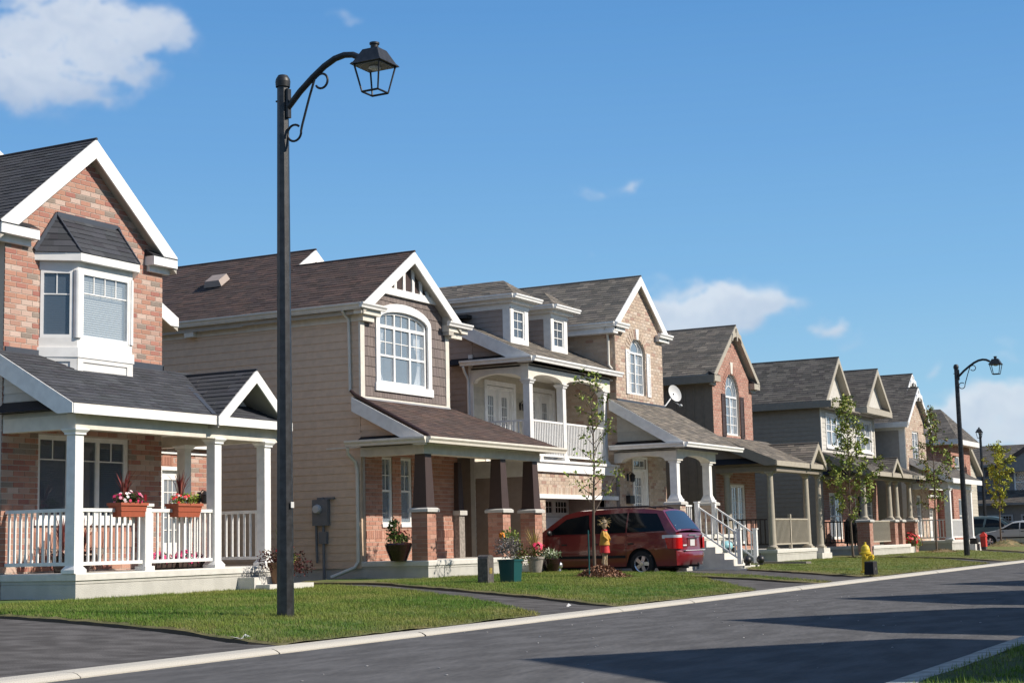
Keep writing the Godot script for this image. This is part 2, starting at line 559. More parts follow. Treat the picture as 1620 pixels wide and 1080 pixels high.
# gable roof with its ridge along z: tips xl, xr at yt, top (xa, ya), from zf back to zb
func gable(par: Node3D, xl: float, xr: float, yt: float, xa: float, ya: float, zf: float, zb: float, bv: float, drop: float, trim: String, pal: Array, zfl := 99.0) -> Node3D:
	var r := Node3D.new()
	r.name = "gable_roof"
	par.add_child(r, true)
	slope(r, Vector3(xl, yt, zb), Vector3(xl, yt, zf), Vector3(xa, ya, zb), Vector3(xa, ya, zf), pal, bv - 0.035)
	slope(r, Vector3(xr, yt, zf), Vector3(xr, yt, zb), Vector3(xa, ya, zf), Vector3(xa, ya, zb), pal, bv - 0.035)
	rake(r, xl, xr, yt, xa, ya, zf, bv, drop, trim)
	var m := mb()
	m.tube([Vector3(xa, ya + 0.012, zb), Vector3(xa, ya + 0.012, zf + 0.03)], [0.03, 0.03], 6, pal[0])
	part(r, "ridge_cap", m, M.shingle)
	return r

func rake(r: Node3D, xl: float, xr: float, yt: float, xa: float, ya: float, zf: float, bv: float, drop: float, trim: String) -> void:
	var sl := (ya - yt) / (xa - xl)
	var sr := (ya - yt) / (xr - xa)
	for side in 2:
		var m := mb()
		var P := [Vector2(xl, yt), Vector2(xa, ya), Vector2(xa, ya - bv), Vector2(xl + (bv - drop) / sl, yt - drop), Vector2(xl, yt - drop)]
		if side:
			P = [Vector2(xr, yt), Vector2(xa, ya), Vector2(xa, ya - bv), Vector2(xr - (bv - drop) / sr, yt - drop), Vector2(xr, yt - drop)]
		m.slab([P], [], zf - 0.01, zf + 0.025)
		part(r, "rake_board", m, M[trim])

# boxed eave return at the foot of a rake, with its little sloped roof
func eave_return(par: Node3D, x0: float, x1: float, y0: float, y1: float, z0: float, z1: float, trim: String) -> void:
	var m := mb()
	m.box(x0, x1, y0, y1, z0, z1)
	m.box(x0 + 0.05, x1 - 0.05, y0 - 0.12, y0, z0, z1 - 0.16)
	var e := part(par, "eave_return", m, M[trim])
	m = mb()
	var a := Vector3(x0 - 0.01, y1 + 0.003, z1 + 0.02)
	m.flat([a, Vector3(x1 + 0.01, y1 + 0.003, z1 + 0.02), Vector3(x1 + 0.01, y1 + 0.14, z0), Vector3(x0 - 0.01, y1 + 0.14, z0)], Color.WHITE, Vector3.UP)
	m.flat([a, Vector3(x0 - 0.01, y1 + 0.003, z0), Vector3(x0 - 0.01, y1 + 0.14, z0)], Color.WHITE, Vector3.LEFT)
	part(e, "return_roof", m, M.deck_dark)

# K-shaped gutter from a to b, its open side facing out
func gutter(par: Node3D, a: Vector3, b: Vector3, out: Vector3, material: String, sc := 1.0) -> void:
	var keep := T
	T = fr(a, -out, Vector3.UP)
	# in this frame x runs inwards, so the profile lies in x<0
	var m := mb()
	var L := (b - a).length()
	var along := (b - a).normalized()
	var sgn := signf((T.basis.inverse() * along).z)
	var P := [Vector2(0.0, 0.0), Vector2(-0.075 * sc, 0.0), Vector2(-0.085 * sc, 0.045 * sc), Vector2(-0.12 * sc, 0.085 * sc), Vector2(-0.12 * sc, 0.125 * sc), Vector2(0, 0.125 * sc)]
	m.slab([P], [], minf(0, L * sgn), maxf(0, L * sgn))
	part(par, "gutter", m, M[material])
	T = keep

func pipe(par: Node3D, pts: Array, r: float, material: String, called := "downspout") -> void:
	var m := mb()
	var rr := []
	for p in pts:
		rr.append(r)
	m.tube(pts, rr, 6)
	part(par, called, m, M[material])

# window in the frame T: outer size x0..x1, y0..y1, o.sash = number of lights side by side
func window(par: Node3D, x0: float, x1: float, y0: float, y1: float, o := {}) -> MeshInstance3D:
	var w: float = o.get("w", -0.05)
	var fw: float = o.get("frame", 0.055)
	var sash: int = o.get("sash", 1)
	var tm: Material = M[o.get("trim", "white")]
	var m := mb()
	var outer := rect(x0, x1, y0, y1)
	var rise: float = o.get("rise", 0.0)
	if rise > 0.0:
		outer = arch(x0, x1, y0, y1 - rise, rise)
	var holes := []
	var sw := (x1 - x0 - fw) / sash
	var ty: float = o.get("transom", 0.0)      # y of a transom bar
	var lights := []
	for k in sash:
		var a := x0 + fw + k * sw
		var b := a + sw - fw
		if ty > 0.0:
			lights.append([rect(a, b, y0 + fw, ty - fw / 2), k, 0])
		elif rise == 0.0:
			lights.append([rect(a, b, y0 + fw, y1 - fw), k, 0])
	if rise > 0.0 and ty > 0.0:
		var ins := arch(x0 + fw, x1 - fw, ty + fw / 2, y1 - rise, rise - fw)
		lights.append([ins, 0, 1])
	for l in lights:
		holes.append(l[0])
	m.slab([outer], holes, w - 0.06, w + o.get("proud", 0.0))
	var win := part(par, "window", m, tm)
	var g := mb()
	g.slab([outer], [], w - 0.045, w - 0.04)
	part(win, "pane", g, M[o.get("glass", "pane")])
	var bars := mb()
	var bw: float = o.get("bar", 0.022)
	for l in lights:
		var P: Array = l[0]
		var a: float = P[0].x
		var b: float = P[1].x
		var lo: float = P[0].y
		var hi: float = P[2].y
		if l[2] == 1:
			if o.get("fan", false):
				var cx := (a + b) / 2
				bars.slab([arch(cx - (b - a) * 0.26, cx + (b - a) * 0.26, lo, lo + 0.06, (b - a) * 0.24)], [arch(cx - (b - a) * 0.26 + bw, cx + (b - a) * 0.26 - bw, lo, lo + 0.06, (b - a) * 0.24 - bw)], w - 0.04, w - 0.025)
				for q in [0.3, 0.5, 0.7]:
					var d := Vector2(cos(PI * q), sin(PI * q))
					var s := Vector2(-d.y, d.x) * bw / 2
					var r0 := Vector2(cx, lo + 0.06) + d * (b - a) * 0.23
					var r1 := Vector2(cx, lo + 0.06) + d * (b - a) * 0.46
					bars.slab([[r0 + s, r1 + s, r1 - s, r0 - s]], [], w - 0.04, w - 0.026)
			else:
				for k in range(1, sash * 2):
					var xx := a + (b - a) * k / (sash * 2)
					var u := (xx - (a + b) / 2) / ((b - a) / 2)
					var top := y1 - rise + (rise - fw) * sqrt(1 - u * u)
					var bb := bw * (2.4 if k % 2 == 0 else 1.0)
					bars.box(xx - bb / 2, xx + bb / 2, lo, top, w - 0.04, w - 0.02 + (0.02 if k % 2 == 0 else 0.0))
			continue
		var mid: float = lo + (hi - lo) * o.get("mid", 0.0)
		if o.get("mid", 0.0) > 0.0:
			bars.box(a, b, mid - 0.025, mid + 0.025, w - 0.04, w - 0.01)
			lo = mid
		var nx: int = o.get("nx", 2)
		var ny: int = o.get("ny", 2)
		var gy0 := lo
		if o.has("bar_y"):
			gy0 = lo + (hi - lo) * o.bar_y
			bars.box(a, b, gy0 - bw / 2, gy0 + bw / 2, w - 0.038, w - 0.027)
		for k in range(1, nx):
			var xx := a + (b - a) * k / nx
			bars.box(xx - bw / 2, xx + bw / 2, gy0, hi, w - 0.038, w - 0.026)
		for k in range(1, ny):
			var yy := gy0 + (hi - gy0) * k / ny
			bars.box(a, b, yy - bw / 2, yy + bw / 2, w - 0.0385, w - 0.0275)
	if bars.v.size():
		part(win, "muntins", bars, tm)
	# behind the glass
	var r := mb()
	var rb := w - 0.7
	r.face([Vector3(x0, y0, rb), Vector3(x1, y0, rb), Vector3(x1, y1, rb), Vector3(x0, y1, rb)], Vector3.BACK)
	r.face([Vector3(x0, y0, rb), Vector3(x0, y1, rb), Vector3(x0, y1, w - 0.061), Vector3(x0, y0, w - 0.061)], Vector3.RIGHT)
	r.face([Vector3(x1, y0, rb), Vector3(x1, y1, rb), Vector3(x1, y1, w - 0.061), Vector3(x1, y0, w - 0.061)], Vector3.LEFT)
	r.face([Vector3(x0, y0, rb), Vector3(x1, y0, rb), Vector3(x1, y0, w - 0.061), Vector3(x0, y0, w - 0.061)], Vector3.UP)
	r.face([Vector3(x0, y1, rb), Vector3(x1, y1, rb), Vector3(x1, y1, w - 0.061), Vector3(x0, y1, w - 0.061)], Vector3.DOWN)
	part(win, "dark_room_box", r, M.interior)
	var kind: String = o.get("behind", "")
	if kind.begins_with("blind"):
		var bl := mb()
		var yy: float = y1 - fw
		var ytop := y1 - (rise if rise > 0 else 0.0)
		yy = ytop - fw
		while yy > y0 + fw + o.get("blind_up", 0.0):
			bl.flat([Vector3(x0 + fw, yy, w - 0.13), Vector3(x1 - fw, yy, w - 0.13), Vector3(x1 - fw, yy - 0.034, w - 0.105), Vector3(x0 + fw, yy - 0.034, w - 0.105)], Color.WHITE, Vector3.BACK)
			yy -= 0.042
		part(win, "venetian_blind", bl, M["blind_dark" if kind == "blind_dark" else "blind"])
	elif kind == "curtain":
		for sd in [-1, 1]:
			var cu := mb()
			var rows := []
			for i in 9:
				var row := []
				var f := i / 8.0
				var wd: float = (x1 - x0) * o.get("curtain_w", 0.22) * (1.0 - 0.55 * sin(PI * clampf(f * 1.3, 0, 1)))
				for j in 15:
					var u := j / 14.0
					var ex := (x0 + fw + u * wd) if sd < 0 else (x1 - fw - u * wd)
					row.append(Vector3(ex, y0 + fw + f * (y1 - y0 - fw * 2 - rise), w - 0.14 + sin(u * 21.0) * 0.02))
				rows.append(row)
			cu.grid(rows, Vector3.BACK)
			part(win, "curtain", cu, M.curtain)
	return win

func trim_around(par: Node3D, x0: float, x1: float, y0: float, y1: float, t: float, w0: float, w1: float, material: String, sill := true) -> void:
	var m := mb()
	m.slab([rect(x0 - t, x1 + t, y0 - (t if sill else 0.0), y1 + t)], [rect(x0, x1, y0, y1)], w0, w1)
	if sill:
		m.box(x0 - t - 0.03, x1 + t + 0.03, y0 - t - 0.02, y0 - t + 0.04, w0, w1 + 0.04)
	part(par, "window_trim", m, M[material])

func railing(par: Node3D, a: Vector3, b: Vector3, top: float, bottom: float, step: float, bw: float, material: String, rail := 0.05) -> void:
	var keep := T
	var d := b - a
	var L := Vector2(d.x, d.z).length()
	var along := Vector3(d.x, 0, d.z).normalized()
	var rise := d.y
	T = fr(a, along, Vector3.UP)
	var m := mb()
	for yy in [[top - rail, top], [bottom, bottom + rail]]:
		m.slab([[Vector2(0, yy[0]), Vector2(L, yy[0] + rise), Vector2(L, yy[1] + rise), Vector2(0, yy[1])]], [], -rail * 0.6, rail * 0.6)
	var r := part(par, "railing", m, M[material])
	var n := maxi(1, roundi(L / step))
	var key := "bal %.3f %.3f" % [top - bottom, bw]
	if not cache.has(key):
		var u := MB.new()
		u.box(-bw / 2, bw / 2, bottom + rail * 0.5, top - rail * 0.5, -bw / 2, bw / 2)
		cache[key] = u.mesh()
	for k in n:
		var s := (k + 0.5) / n
		var xf := T * Transform3D(Basis(), Vector3(L * s, rise * s, 0))
		xf.origin -= O
		inst(r, "baluster", cache[key], M[material], xf)
	T = keep

func square_column(par: Node3D, x: float, z: float, y0: float, y1: float, w: float, material: String) -> void:
	var m := mb()
	var h := w / 2
	m.box(x - h, x + h, y0 + 0.1, y1 - 0.08, z - h, z + h)
	m.box(x - h - 0.05, x + h + 0.05, y0, y0 + 0.06, z - h - 0.05, z + h + 0.05)
	m.taper([x - h - 0.05, x + h + 0.05, z - h - 0.05, z + h + 0.05], y0 + 0.06, [x - h, x + h, z - h, z + h], y0 + 0.13)
	m.box(x - h - 0.03, x + h + 0.03, y1 - 0.1, y1 - 0.07, z - h - 0.03, z + h + 0.03)
	m.taper([x - h - 0.03, x + h + 0.03, z - h - 0.03, z + h + 0.03], y1 - 0.07, [x - h - 0.07, x + h + 0.07, z - h - 0.07, z + h + 0.07], y1 - 0.02)
	m.box(x - h - 0.07, x + h + 0.07, y1 - 0.02, y1, z - h - 0.07, z + h + 0.07)
	part(par, "column", m, M[material])

func round_column(par: Node3D, x: float, z: float, y0: float, y1: float, r: float, material: String) -> void:
	var m := mb()
	m.box(x - r * 1.45, x + r * 1.45, y0, y0 + 0.06, z - r * 1.45, z + r * 1.45)
	m.lathe(Vector3(x, 0, z), [Vector2(r * 1.4, y0 + 0.06), Vector2(r * 1.4, y0 + 0.1), Vector2(r * 1.05, y0 + 0.14), Vector2(r, y0 + 0.4), Vector2(r * 0.82, y1 - 0.14), Vector2(r * 1.1, y1 - 0.1), Vector2(r * 1.1, y1 - 0.05)], 14)
	m.box(x - r * 1.3, x + r * 1.3, y1 - 0.05, y1, z - r * 1.3, z + r * 1.3)
	part(par, "column", m, M[material])

# brick pier with stone cap, x0..x0+w, front face at z, going back w
func pier(par: Node3D, x0: float, z: float, w: float, y0: float, y1: float, pal: Array, mortar := "mortar_pale") -> void:
	var keep := T
	var m := mb()
	m.box(x0 + 0.008, x0 + w - 0.008, y0, y1 - 0.1, z - w + 0.008, z - 0.008)
	var p := part(par, "brick_pier", m, M[mortar])
	var sides := [fr(Vector3(x0, 0, z)), fr(Vector3(x0, 0, z - w), Vector3.BACK), fr(Vector3(x0 + w, 0, z), Vector3.FORWARD)]
	for s in sides:
		T = s
		courses(p, "brick", [rect(0, w, y0, y1 - 0.1)], [], 0.1, 0.267, 0.267, 0.01, -0.009, 0.0, 0.0, pal, "brick")
	T = keep
	m = mb()
	m.taper([x0 - 0.06, x0 + w + 0.06, z - w - 0.06, z + 0.06], y1 - 0.1, [x0 - 0.06, x0 + w + 0.06, z - w - 0.06, z + 0.06], y1 - 0.03)
	m.taper([x0 - 0.06, x0 + w + 0.06, z - w - 0.06, z + 0.06], y1 - 0.03, [x0 - 0.02, x0 + w + 0.02, z - w - 0.02, z + 0.02], y1)
	part(p, "pier_cap", m, M.stone_cap)

func porch_floor(par: Node3D, x0: float, x1: float, y0: float, y1: float, z0: float, z1: float, lip := 0.12) -> void:
	var m := mb()
	m.box(x0, x1, y0 - 0.5, y1 - lip - 0.08, z0, z1)
	m.box(x0 + 0.012, x1 - 0.012, y1 - lip - 0.08, y1 - lip - 0.06, z0, z1 - 0.012)
	m.box(x0, x1, y1 - lip - 0.06, y1 - lip, z0, z1)
	var f := part(par, "porch_base", m, M.concrete)
	m = mb()
	m.taper([x0 - 0.025, x1 + 0.025, z0, z1 + 0.025], y1 - lip, [x0 - 0.025, x1 + 0.025, z0, z1 + 0.025], y1 - 0.02)
	m.taper([x0 - 0.025, x1 + 0.025, z0, z1 + 0.025], y1 - 0.02, [x0 - 0.01, x1 + 0.01, z0, z1 + 0.01], y1)
	part(f, "porch_slab", m, M.concrete_lip)

func box_part(par: Node3D, called: String, b: Array, material: String) -> MeshInstance3D:
	var m := mb()
	for k in b:
		m.box(k[0], k[1], k[2], k[3], k[4], k[5])
	return part(par, called, m, M[material])

func wall_lantern(par: Node3D, p: Vector3) -> void:
	var m := mb()
	m.box(p.x - 0.05, p.x + 0.05, p.y - 0.1, p.y + 0.12, p.z, p.z + 0.03)
	m.tube([p + Vector3(0, 0.08, 0.02), p + Vector3(0, 0.16, 0.1), p + Vector3(0, 0.13, 0.17)], [0.012, 0.012, 0.012], 6)
	m.lathe(p + Vector3(0, 0, 0.17), [Vector2(0.02, 0.14), Vector2(0.1, 0.06), Vector2(0.1, 0.05)], 8)
	m.lathe(p + Vector3(0, 0, 0.17), [Vector2(0.075, -0.12), Vector2(0.09, 0.05)], 8)
	m.lathe(p + Vector3(0, 0, 0.17), [Vector2(0.0, -0.15), Vector2(0.08, -0.12)], 8)
	part(par, "wall_lantern", m, M.black)

# ---------------------------------------------------------------- sky
const CAM_F := Vector3(0.87513782, 0.12536924, -0.46735035)
const CAM_R := Vector3(0.47352555, -0.02321326, 0.88047413)
const CAM_U := Vector3(-0.09953565, 0.99183854, 0.07968034)
const SKY_STEPS := [[-90, 0.10, 0.11, 0.11], [-3, 0.30, 0.36, 0.40], [0, 0.42, 0.55, 0.63], [2.5, 0.34, 0.505, 0.62], [5, 0.255, 0.46, 0.625], [9, 0.18, 0.38, 0.61], [14, 0.128, 0.305, 0.565], [19, 0.092, 0.25, 0.515], [28, 0.07, 0.2, 0.44], [45, 0.05, 0.15, 0.35], [90, 0.035, 0.11, 0.28]]
# clouds as direction (degrees right of the street's axis is negative), width and height in degrees, strength
const CLOUDS := [[60, 90, 150, 75, 1.0], [190, 60, 75, 60, 0.9], [100, 10, 130, 45, 0.7], [10, 130, 120, 40, 0.9], [268, 48, 42, 34, 0.4],
	[925, 308, 38, 18, 0.5], [996, 300, 28, 18, 0.5], [1075, 495, 60, 38, 0.95], [1140, 484, 80, 38, 1.1], [1195, 484, 55, 30, 1.0], [1060, 515, 70, 20, 0.65],
	[1312, 515, 18, 14, 0.6], [1600, 640, 75, 36, 0.95], [1535, 655, 60, 28, 0.85], [1592, 550, 24, 19, 0.65], [1465, 580, 14, 20, 0.4], [1480, 650, 60, 26, 0.7], [1580, 690, 80, 24, 0.75], [1350, 545, 60, 25, 0.2], [540, 20, 40, 12, 0.3], [930, 405, 24, 10, 0.25], [1135, 345, 26, 12, 0.2]]

func base_sky(el: float) -> Color:
	for i in range(1, SKY_STEPS.size()):
		var b: Array = SKY_STEPS[i]
		if el <= b[0]:
			var a: Array = SKY_STEPS[i - 1]
			var t: float = (el - a[0]) / (b[0] - a[0])
			return Color(lerpf(a[1], b[1], t), lerpf(a[2], b[2], t), lerpf(a[3], b[3], t))
	return Color(0.035, 0.12, 0.34)

func sky_panorama() -> ImageTexture:
	var W := 4096
	var H := 2048
	var nz := FastNoiseLite.new()
	nz.seed = 11; nz.frequency = 0.012; nz.fractal_octaves = 6; nz.fractal_gain = 0.55
	var n3 := FastNoiseLite.new()
	n3.seed = 5; n3.frequency = 2.2; n3.fractal_octaves = 5
	var small := Image.create(512, 256, false, Image.FORMAT_RGB8)
	for y in 256:
		var el := 90.0 - (y + 0.5) / 256.0 * 180.0
		var c := base_sky(el)
		for x in 512:
			var d := c
			if el > 0.0:
				var az := (x + 0.5) / 512.0 * TAU
				var e := deg_to_rad(el)
				var q := Vector3(cos(e) * sin(az), sin(e) * 2.2, -cos(e) * cos(az))
				var k := smoothstep(-0.05, 0.4, n3.get_noise_3dv(q)) * 0.6 * smoothstep(0, 5, el)  # added clouds out of view, their cover set for a whiter fill light
				# keep the framed piece of sky for the finer pass
				if q.dot(CAM_F) < 0.8:
					d = c.lerp(Color(0.66, 0.67, 0.69), k)
			small.set_pixel(x, y, d.linear_to_srgb())
	small.resize(W, H, Image.INTERPOLATE_CUBIC)
	for y in range(roundi(H * (0.5 - 27.0 / 180.0)), H / 2 + 12):
		var el := 90.0 - (y + 0.5) / H * 180.0
		var c := base_sky(el)
		var e := deg_to_rad(el)
		for x in range(roundi(W * 36.0 / 360.0), roundi(W * 88.0 / 360.0)):
			var az := (x + 0.5) / W * TAU
			var d := Vector3(cos(e) * sin(az), sin(e), -cos(e) * cos(az))
			var w := d.dot(CAM_F)
			var px := 810.0 + 2490.97 * d.dot(CAM_R) / w
			var py := 540.0 - 2490.97 * d.dot(CAM_U) / w
			var s := 0.0
			var low := 0.0
			var wx := nz.get_noise_2d(px * 0.55 + 700.0, py * 0.8)
			var wy := nz.get_noise_2d(px * 0.55, py * 0.8 + 900.0)
			px += wx * 46.0
			py += wy * 30.0
			for b in CLOUDS:
				var u: float = (px - b[0]) / b[2]
				var v: float = (py - b[1]) / b[3]
				var r := u * u + v * v
				if r < 5.0:
					var g: float = exp(-r * 1.1) * b[4]
					s += g
					low += g * clampf(v * 0.5 + 0.4, 0, 1)
			var col := c
			if s > 0.02:
				var n := nz.get_noise_2d(px, py * 1.5)
				var dens := smoothstep(0.12, 1.0, s * (1.0 + n * 0.75) + n * 0.22 * clampf(s * 3.0, 0, 1))
				var shade := clampf(low / s + n * 0.5, 0, 1)
				col = c.lerp(Color(0.62, 0.65, 0.69).lerp(Color(0.41, 0.47, 0.57), shade), dens * 0.78)
			small.set_pixel(x, y, col.linear_to_srgb())
	return ImageTexture.create_from_image(small)

func _ready() -> void:
	rng.seed = 20240
	var cam := Camera3D.new()
	cam.name = "camera"
	cam.transform = Transform3D(Basis(CAM_R, CAM_U, -CAM_F).orthonormalized(), Vector3(0, 1.15, 0))
	cam.fov = rad_to_deg(2.0 * atan(341.0 / (2490.97 * 1024.0 / 1620.0)))
	cam.near = 0.1
	cam.far = 3000.0
	add_child(cam)
	cam.current = true
	var env := WorldEnvironment.new()
	env.name = "environment"
	var e := Environment.new()
	e.background_mode = Environment.BG_SKY
	var pm := PanoramaSkyMaterial.new()
	pm.panorama = sky_panorama()
	pm.filter = true
	e.sky = Sky.new()
	e.sky.sky_material = pm
	e.background_energy_multiplier = 1.0
	e.tonemap_mode = Environment.TONE_MAPPER_LINEAR
	e.tonemap_exposure = 1.3
	e.sdfgi_enabled = true
	e.ssao_enabled = true
	e.ssil_enabled = true
	env.environment = e
	add_child(env)
	var sun := DirectionalLight3D.new()
	sun.name = "sun"
	sun.light_energy = 1.55
	sun.light_color = Color(1.0, 0.96, 0.905)
	sun.light_angular_distance = 0.5
	sun.shadow_enabled = true
	sun.basis = Basis.looking_at(-SUNDIR)
	add_child(sun)
	materials()
	ground()
	house_one()
	house_two()
	house_three()
	house_four()
	house_five()
	house_six()
	house_seven()
	far_houses()
	opposite_houses()
	lamps()
	cars()
	trees()
	garden()
	street_things()

# ---------------------------------------------------------------- ground
func lut(x: float, xs: Array, ys: Array) -> float:
	if x <= xs[0]:
		return ys[0]
	for i in range(1, xs.size()):
		if x <= xs[i]:
			return lerpf(ys[i - 1], ys[i], (x - xs[i - 1]) / (xs[i] - xs[i - 1]))
	return ys[-1]

func gy(x: float, z: float) -> float:
	var a := lut(-z, [10.7, 13.0, 15.5, 19.4, 26.0], [0.07, 0.2, 0.27, 0.33, 0.35])
	var m := lut(x, [37.8, 39.0, 45.0, 52.0, 68.0, 74.0], [1.0, 0.62, 0.62, 0.8, 0.8, 0.9])
	return a * m + 0.1 * (1.0 - m) * lut(-z, [10.7, 12.5], [0.7, 0.3])

func ay(x: float, z: float) -> float:
	return lerpf(0.052, gy(x, z) - 0.07, smoothstep(0, 1.6, -10.72 - z))

var lawn_noise := FastNoiseLite.new()
var lawns := [
	[[-10.72, 14.5, 20.8], [-12.0, 14.9, 22.1], [-13.4, 15.4, 23.3], [-16.1, 16.2, 25.6], [-18.2, 16.8, 27.0], [-19.6, 17.2, 27.6], [-22, 17.6, 27.8]],
	[[-10.72, 23.6, 30.2], [-12.2, 24.5, 32.3], [-13.6, 25.3, 34.4], [-15.4, 26.5, 36.6], [-17.5, 28.1, 37.7], [-18.6, 29.0, 38.0], [-19.6, 29.6, 38.3], [-22, 29.9, 38.4]],
	[[-10.72, 34.6, 35.3], [-12.5, 35.2, 36.0], [-14.5, 35.85, 36.85], [-16.2, 37.5, 37.75]],
	[[-10.72, 39.0, 52.6], [-12.8, 41.0, 56.0], [-14.1, 42.4, 57.3], [-15.6, 44.0, 58.2], [-18.0, 47.2, 59.6], [-22, 50.0, 61.0]],
	[[-10.72, 56.2, 65.6], [-13.4, 59.5, 69.5], [-16.0, 60.6, 73.6], [-22, 62.0, 79.0]],
	[[-10.72, 69.0, 130.0], [-12.5, 71.0, 130.0], [-15.9, 76.8, 130.0], [-17.6, 79, 130]],
]

func edge(L: Array, z: float, k: int) -> float:
	for i in range(1, L.size()):
		if z >= L[i][0]:
			return lerpf(L[i - 1][k], L[i][k], (z - L[i - 1][0]) / (L[i][0] - L[i - 1][0]))
	return L[-1][k]

func ground() -> void:
	T = Transform3D(); O = Vector3.ZERO
	mat("earth", Color(0.09, 0.1, 0.05), 1.0, "blotch", 0.2)
	mat("road", Color(0.118, 0.117, 0.12), 1.0, "road", 0.09, "grain_n", 0.2, false, 0.12)
	M.road.uv1_scale = Vector3(0.05, 0.1, 0.13)
	mat("drive", Color(0.118, 0.113, 0.112), 1.0, "blotch", 0.35, "grain_n", 0.25, false, 0.12)
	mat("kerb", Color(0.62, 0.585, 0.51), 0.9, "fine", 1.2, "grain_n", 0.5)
	mat("kerb_shaded", Color(0.36, 0.35, 0.32), 0.95, "blotch", 1.0)  # the same kerb with the shade on the camera's side put into its colour
	mat("lawn", Color(1, 1, 1), 1.0, "fine", 1.5, "grain_n", 1.0, true)
	mat("soil", Color(0.1, 0.07, 0.042), 1.0, "fine", 3.0, "grain_n", 1.0)
	mat("blade", Color(1, 1, 1), 0.7, "", 1, "", 0.5, true, 0.25)
	M.blade.backlight = Color(0.35, 0.4, 0.15)
	var m := mb()
	m.face([Vector3(-900, -0.06, -900), Vector3(1200, -0.06, -900), Vector3(1200, -0.06, 900), Vector3(-900, -0.06, 900)], Vector3.UP)
	struct("ground", m, M.earth)
	# the road, with a slight crown and long, faint roller marks
	m = mb()
	var rows := []
	for i in 13:
		var z := -10.4 + i * (7.25 / 12.0)
		var y := 0.035 * (1.0 - pow((z + 6.77) / 3.63, 2.0))
		rows.append([Vector3(-60, y, z), Vector3(5, y, z), Vector3(40, y, z), Vector3(160, y, z)])
	m.grid(rows, Vector3.UP)
	struct("road", m, M.road)
	m = mb()
	var chips := mb()
	for i in 110:
		var x := 9.0 + pow(rng.randf(), 1.6) * 40.0
		var z := rng.randf_range(-10.3, -4.0)
		var y := 0.035 * (1.0 - pow((z + 6.77) / 3.63, 2.0))
		chips.blob(Vector3(x, y + 0.003, z), Vector3(rng.randf_range(0.006, 0.02), 0.006, rng.randf_range(0.006, 0.02)), 6, Color(1, 1, 1) * rng.randf_range(0.25, 0.5))
	struct("grit", chips, M.vc_matte, "stuff", "loose pale grit scattered on the dark asphalt road", "grit")
	# driveways and paths: one asphalt sheet that shows between the lawns
	rows = []
	for i in 24:
		var z := -10.72 - i * 0.5
		var row := []
		for k in 48:
			var x := -20.0 + k * 3.0
			row.append(Vector3(x, ay(x, z), z))
		rows.append(row)
	m.grid(rows, Vector3.UP)
	struct("driveway", m, M.drive)
	# kerbs, cast in lengths with joints
	for side in 2:
		var x := 2.0
		var k := Node3D.new()
		k.name = numbered("kerb")
		k.set_meta("kind", "structure")
		add_child(k)
		while x < 120.0:
			var L := 3.0
			m = mb()
			T = Transform3D()
			var z0 := -10.4 if side == 0 else -3.15
			var s := -1.0 if side == 0 else 1.0
			var hh := 0.055 if side == 0 else 0.11
			var dz := rng.randf_range(-0.012, 0.012)
			var pr := [Vector2(0.0, -0.05), Vector2(0.0, 0.012), Vector2(0.05, hh * 0.72), Vector2(0.1, hh * 0.93), Vector2(0.33, hh), Vector2(0.33, -0.05)]
			for i in pr.size() - 1:
				var a: Vector2 = pr[i]
				var b: Vector2 = pr[i + 1]
				m.flat([Vector3(x + 0.006, a.y, z0 + s * a.x + dz), Vector3(x + L - 0.006, a.y, z0 + s * a.x + dz), Vector3(x + L - 0.006, b.y, z0 + s * b.x + dz), Vector3(x + 0.006, b.y, z0 + s * b.x + dz)], Color.WHITE, Vector3(0, 1, -s * 0.8))
			part(k, "kerb_stone", m, M.kerb if side == 0 else M.kerb_shaded)
			x += L
	lawn_noise.seed = 4; lawn_noise.frequency = 0.35; lawn_noise.fractal_octaves = 4
	for i in lawns.size():
		lawn(i)
	# verge on the camera's side of the road
	m = mb()
	var cols := []
	rows = []
	for i in 12:
		var row := []
		var cr := []
		for k in 90:
			var x := 6.0 + k * 0.8
			var z := -2.82 + i * 0.4
			row.append(Vector3(x, 0.11 + i * 0.012 + 0.02 * lawn_noise.get_noise_2d(x * 5, z * 5), z))
			cr.append(grass_col(x, z, 1.0) * 0.5)  # colour halved: deep shade painted into the grass
		rows.append(row); cols.append(cr)
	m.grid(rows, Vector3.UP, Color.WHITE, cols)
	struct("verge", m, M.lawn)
	blades(get_node("verge"), 11.0, 26.0, -2.85, -1.2, 160.0, func(_x: float, _z: float) -> bool: return true, func(x: float, z: float) -> float: return 0.11 + (z + 2.82) * 0.03)
	m = mb()
	m.face([Vector3(-60, 0.06, 1.5), Vector3(160, 0.06, 1.5), Vector3(160, 0.06, 30), Vector3(-60, 0.06, 30)], Vector3.UP)
	struct("front_yards", m, M.earth)

func grass_col(x: float, z: float, dry: float) -> Color:
	var n := lawn_noise.get_noise_2d(x * 2.0, z * 2.0)
	var b := lawn_noise.get_noise_2d(x * 0.5 + 40.0, z * 0.8)
	var g := Color(0.09, 0.17, 0.025).lerp(Color(0.18, 0.21, 0.045), clampf(0.5 + b * 1.2 + (x - 26.0) * 0.02, 0, 1))
	g = g.lerp(Color(0.21, 0.17, 0.075), clampf((dry - 1.0) + n * 0.6, 0, 0.85))
	var k := 1.0 + n * 0.35
	return Color(g.r * k, g.g * k, g.b * k)

func lawn_y(x: float, z: float) -> float:
	return gy(x, z) + 0.018 * lawn_noise.get_noise_2d(x * 3.0, z * 3.0)

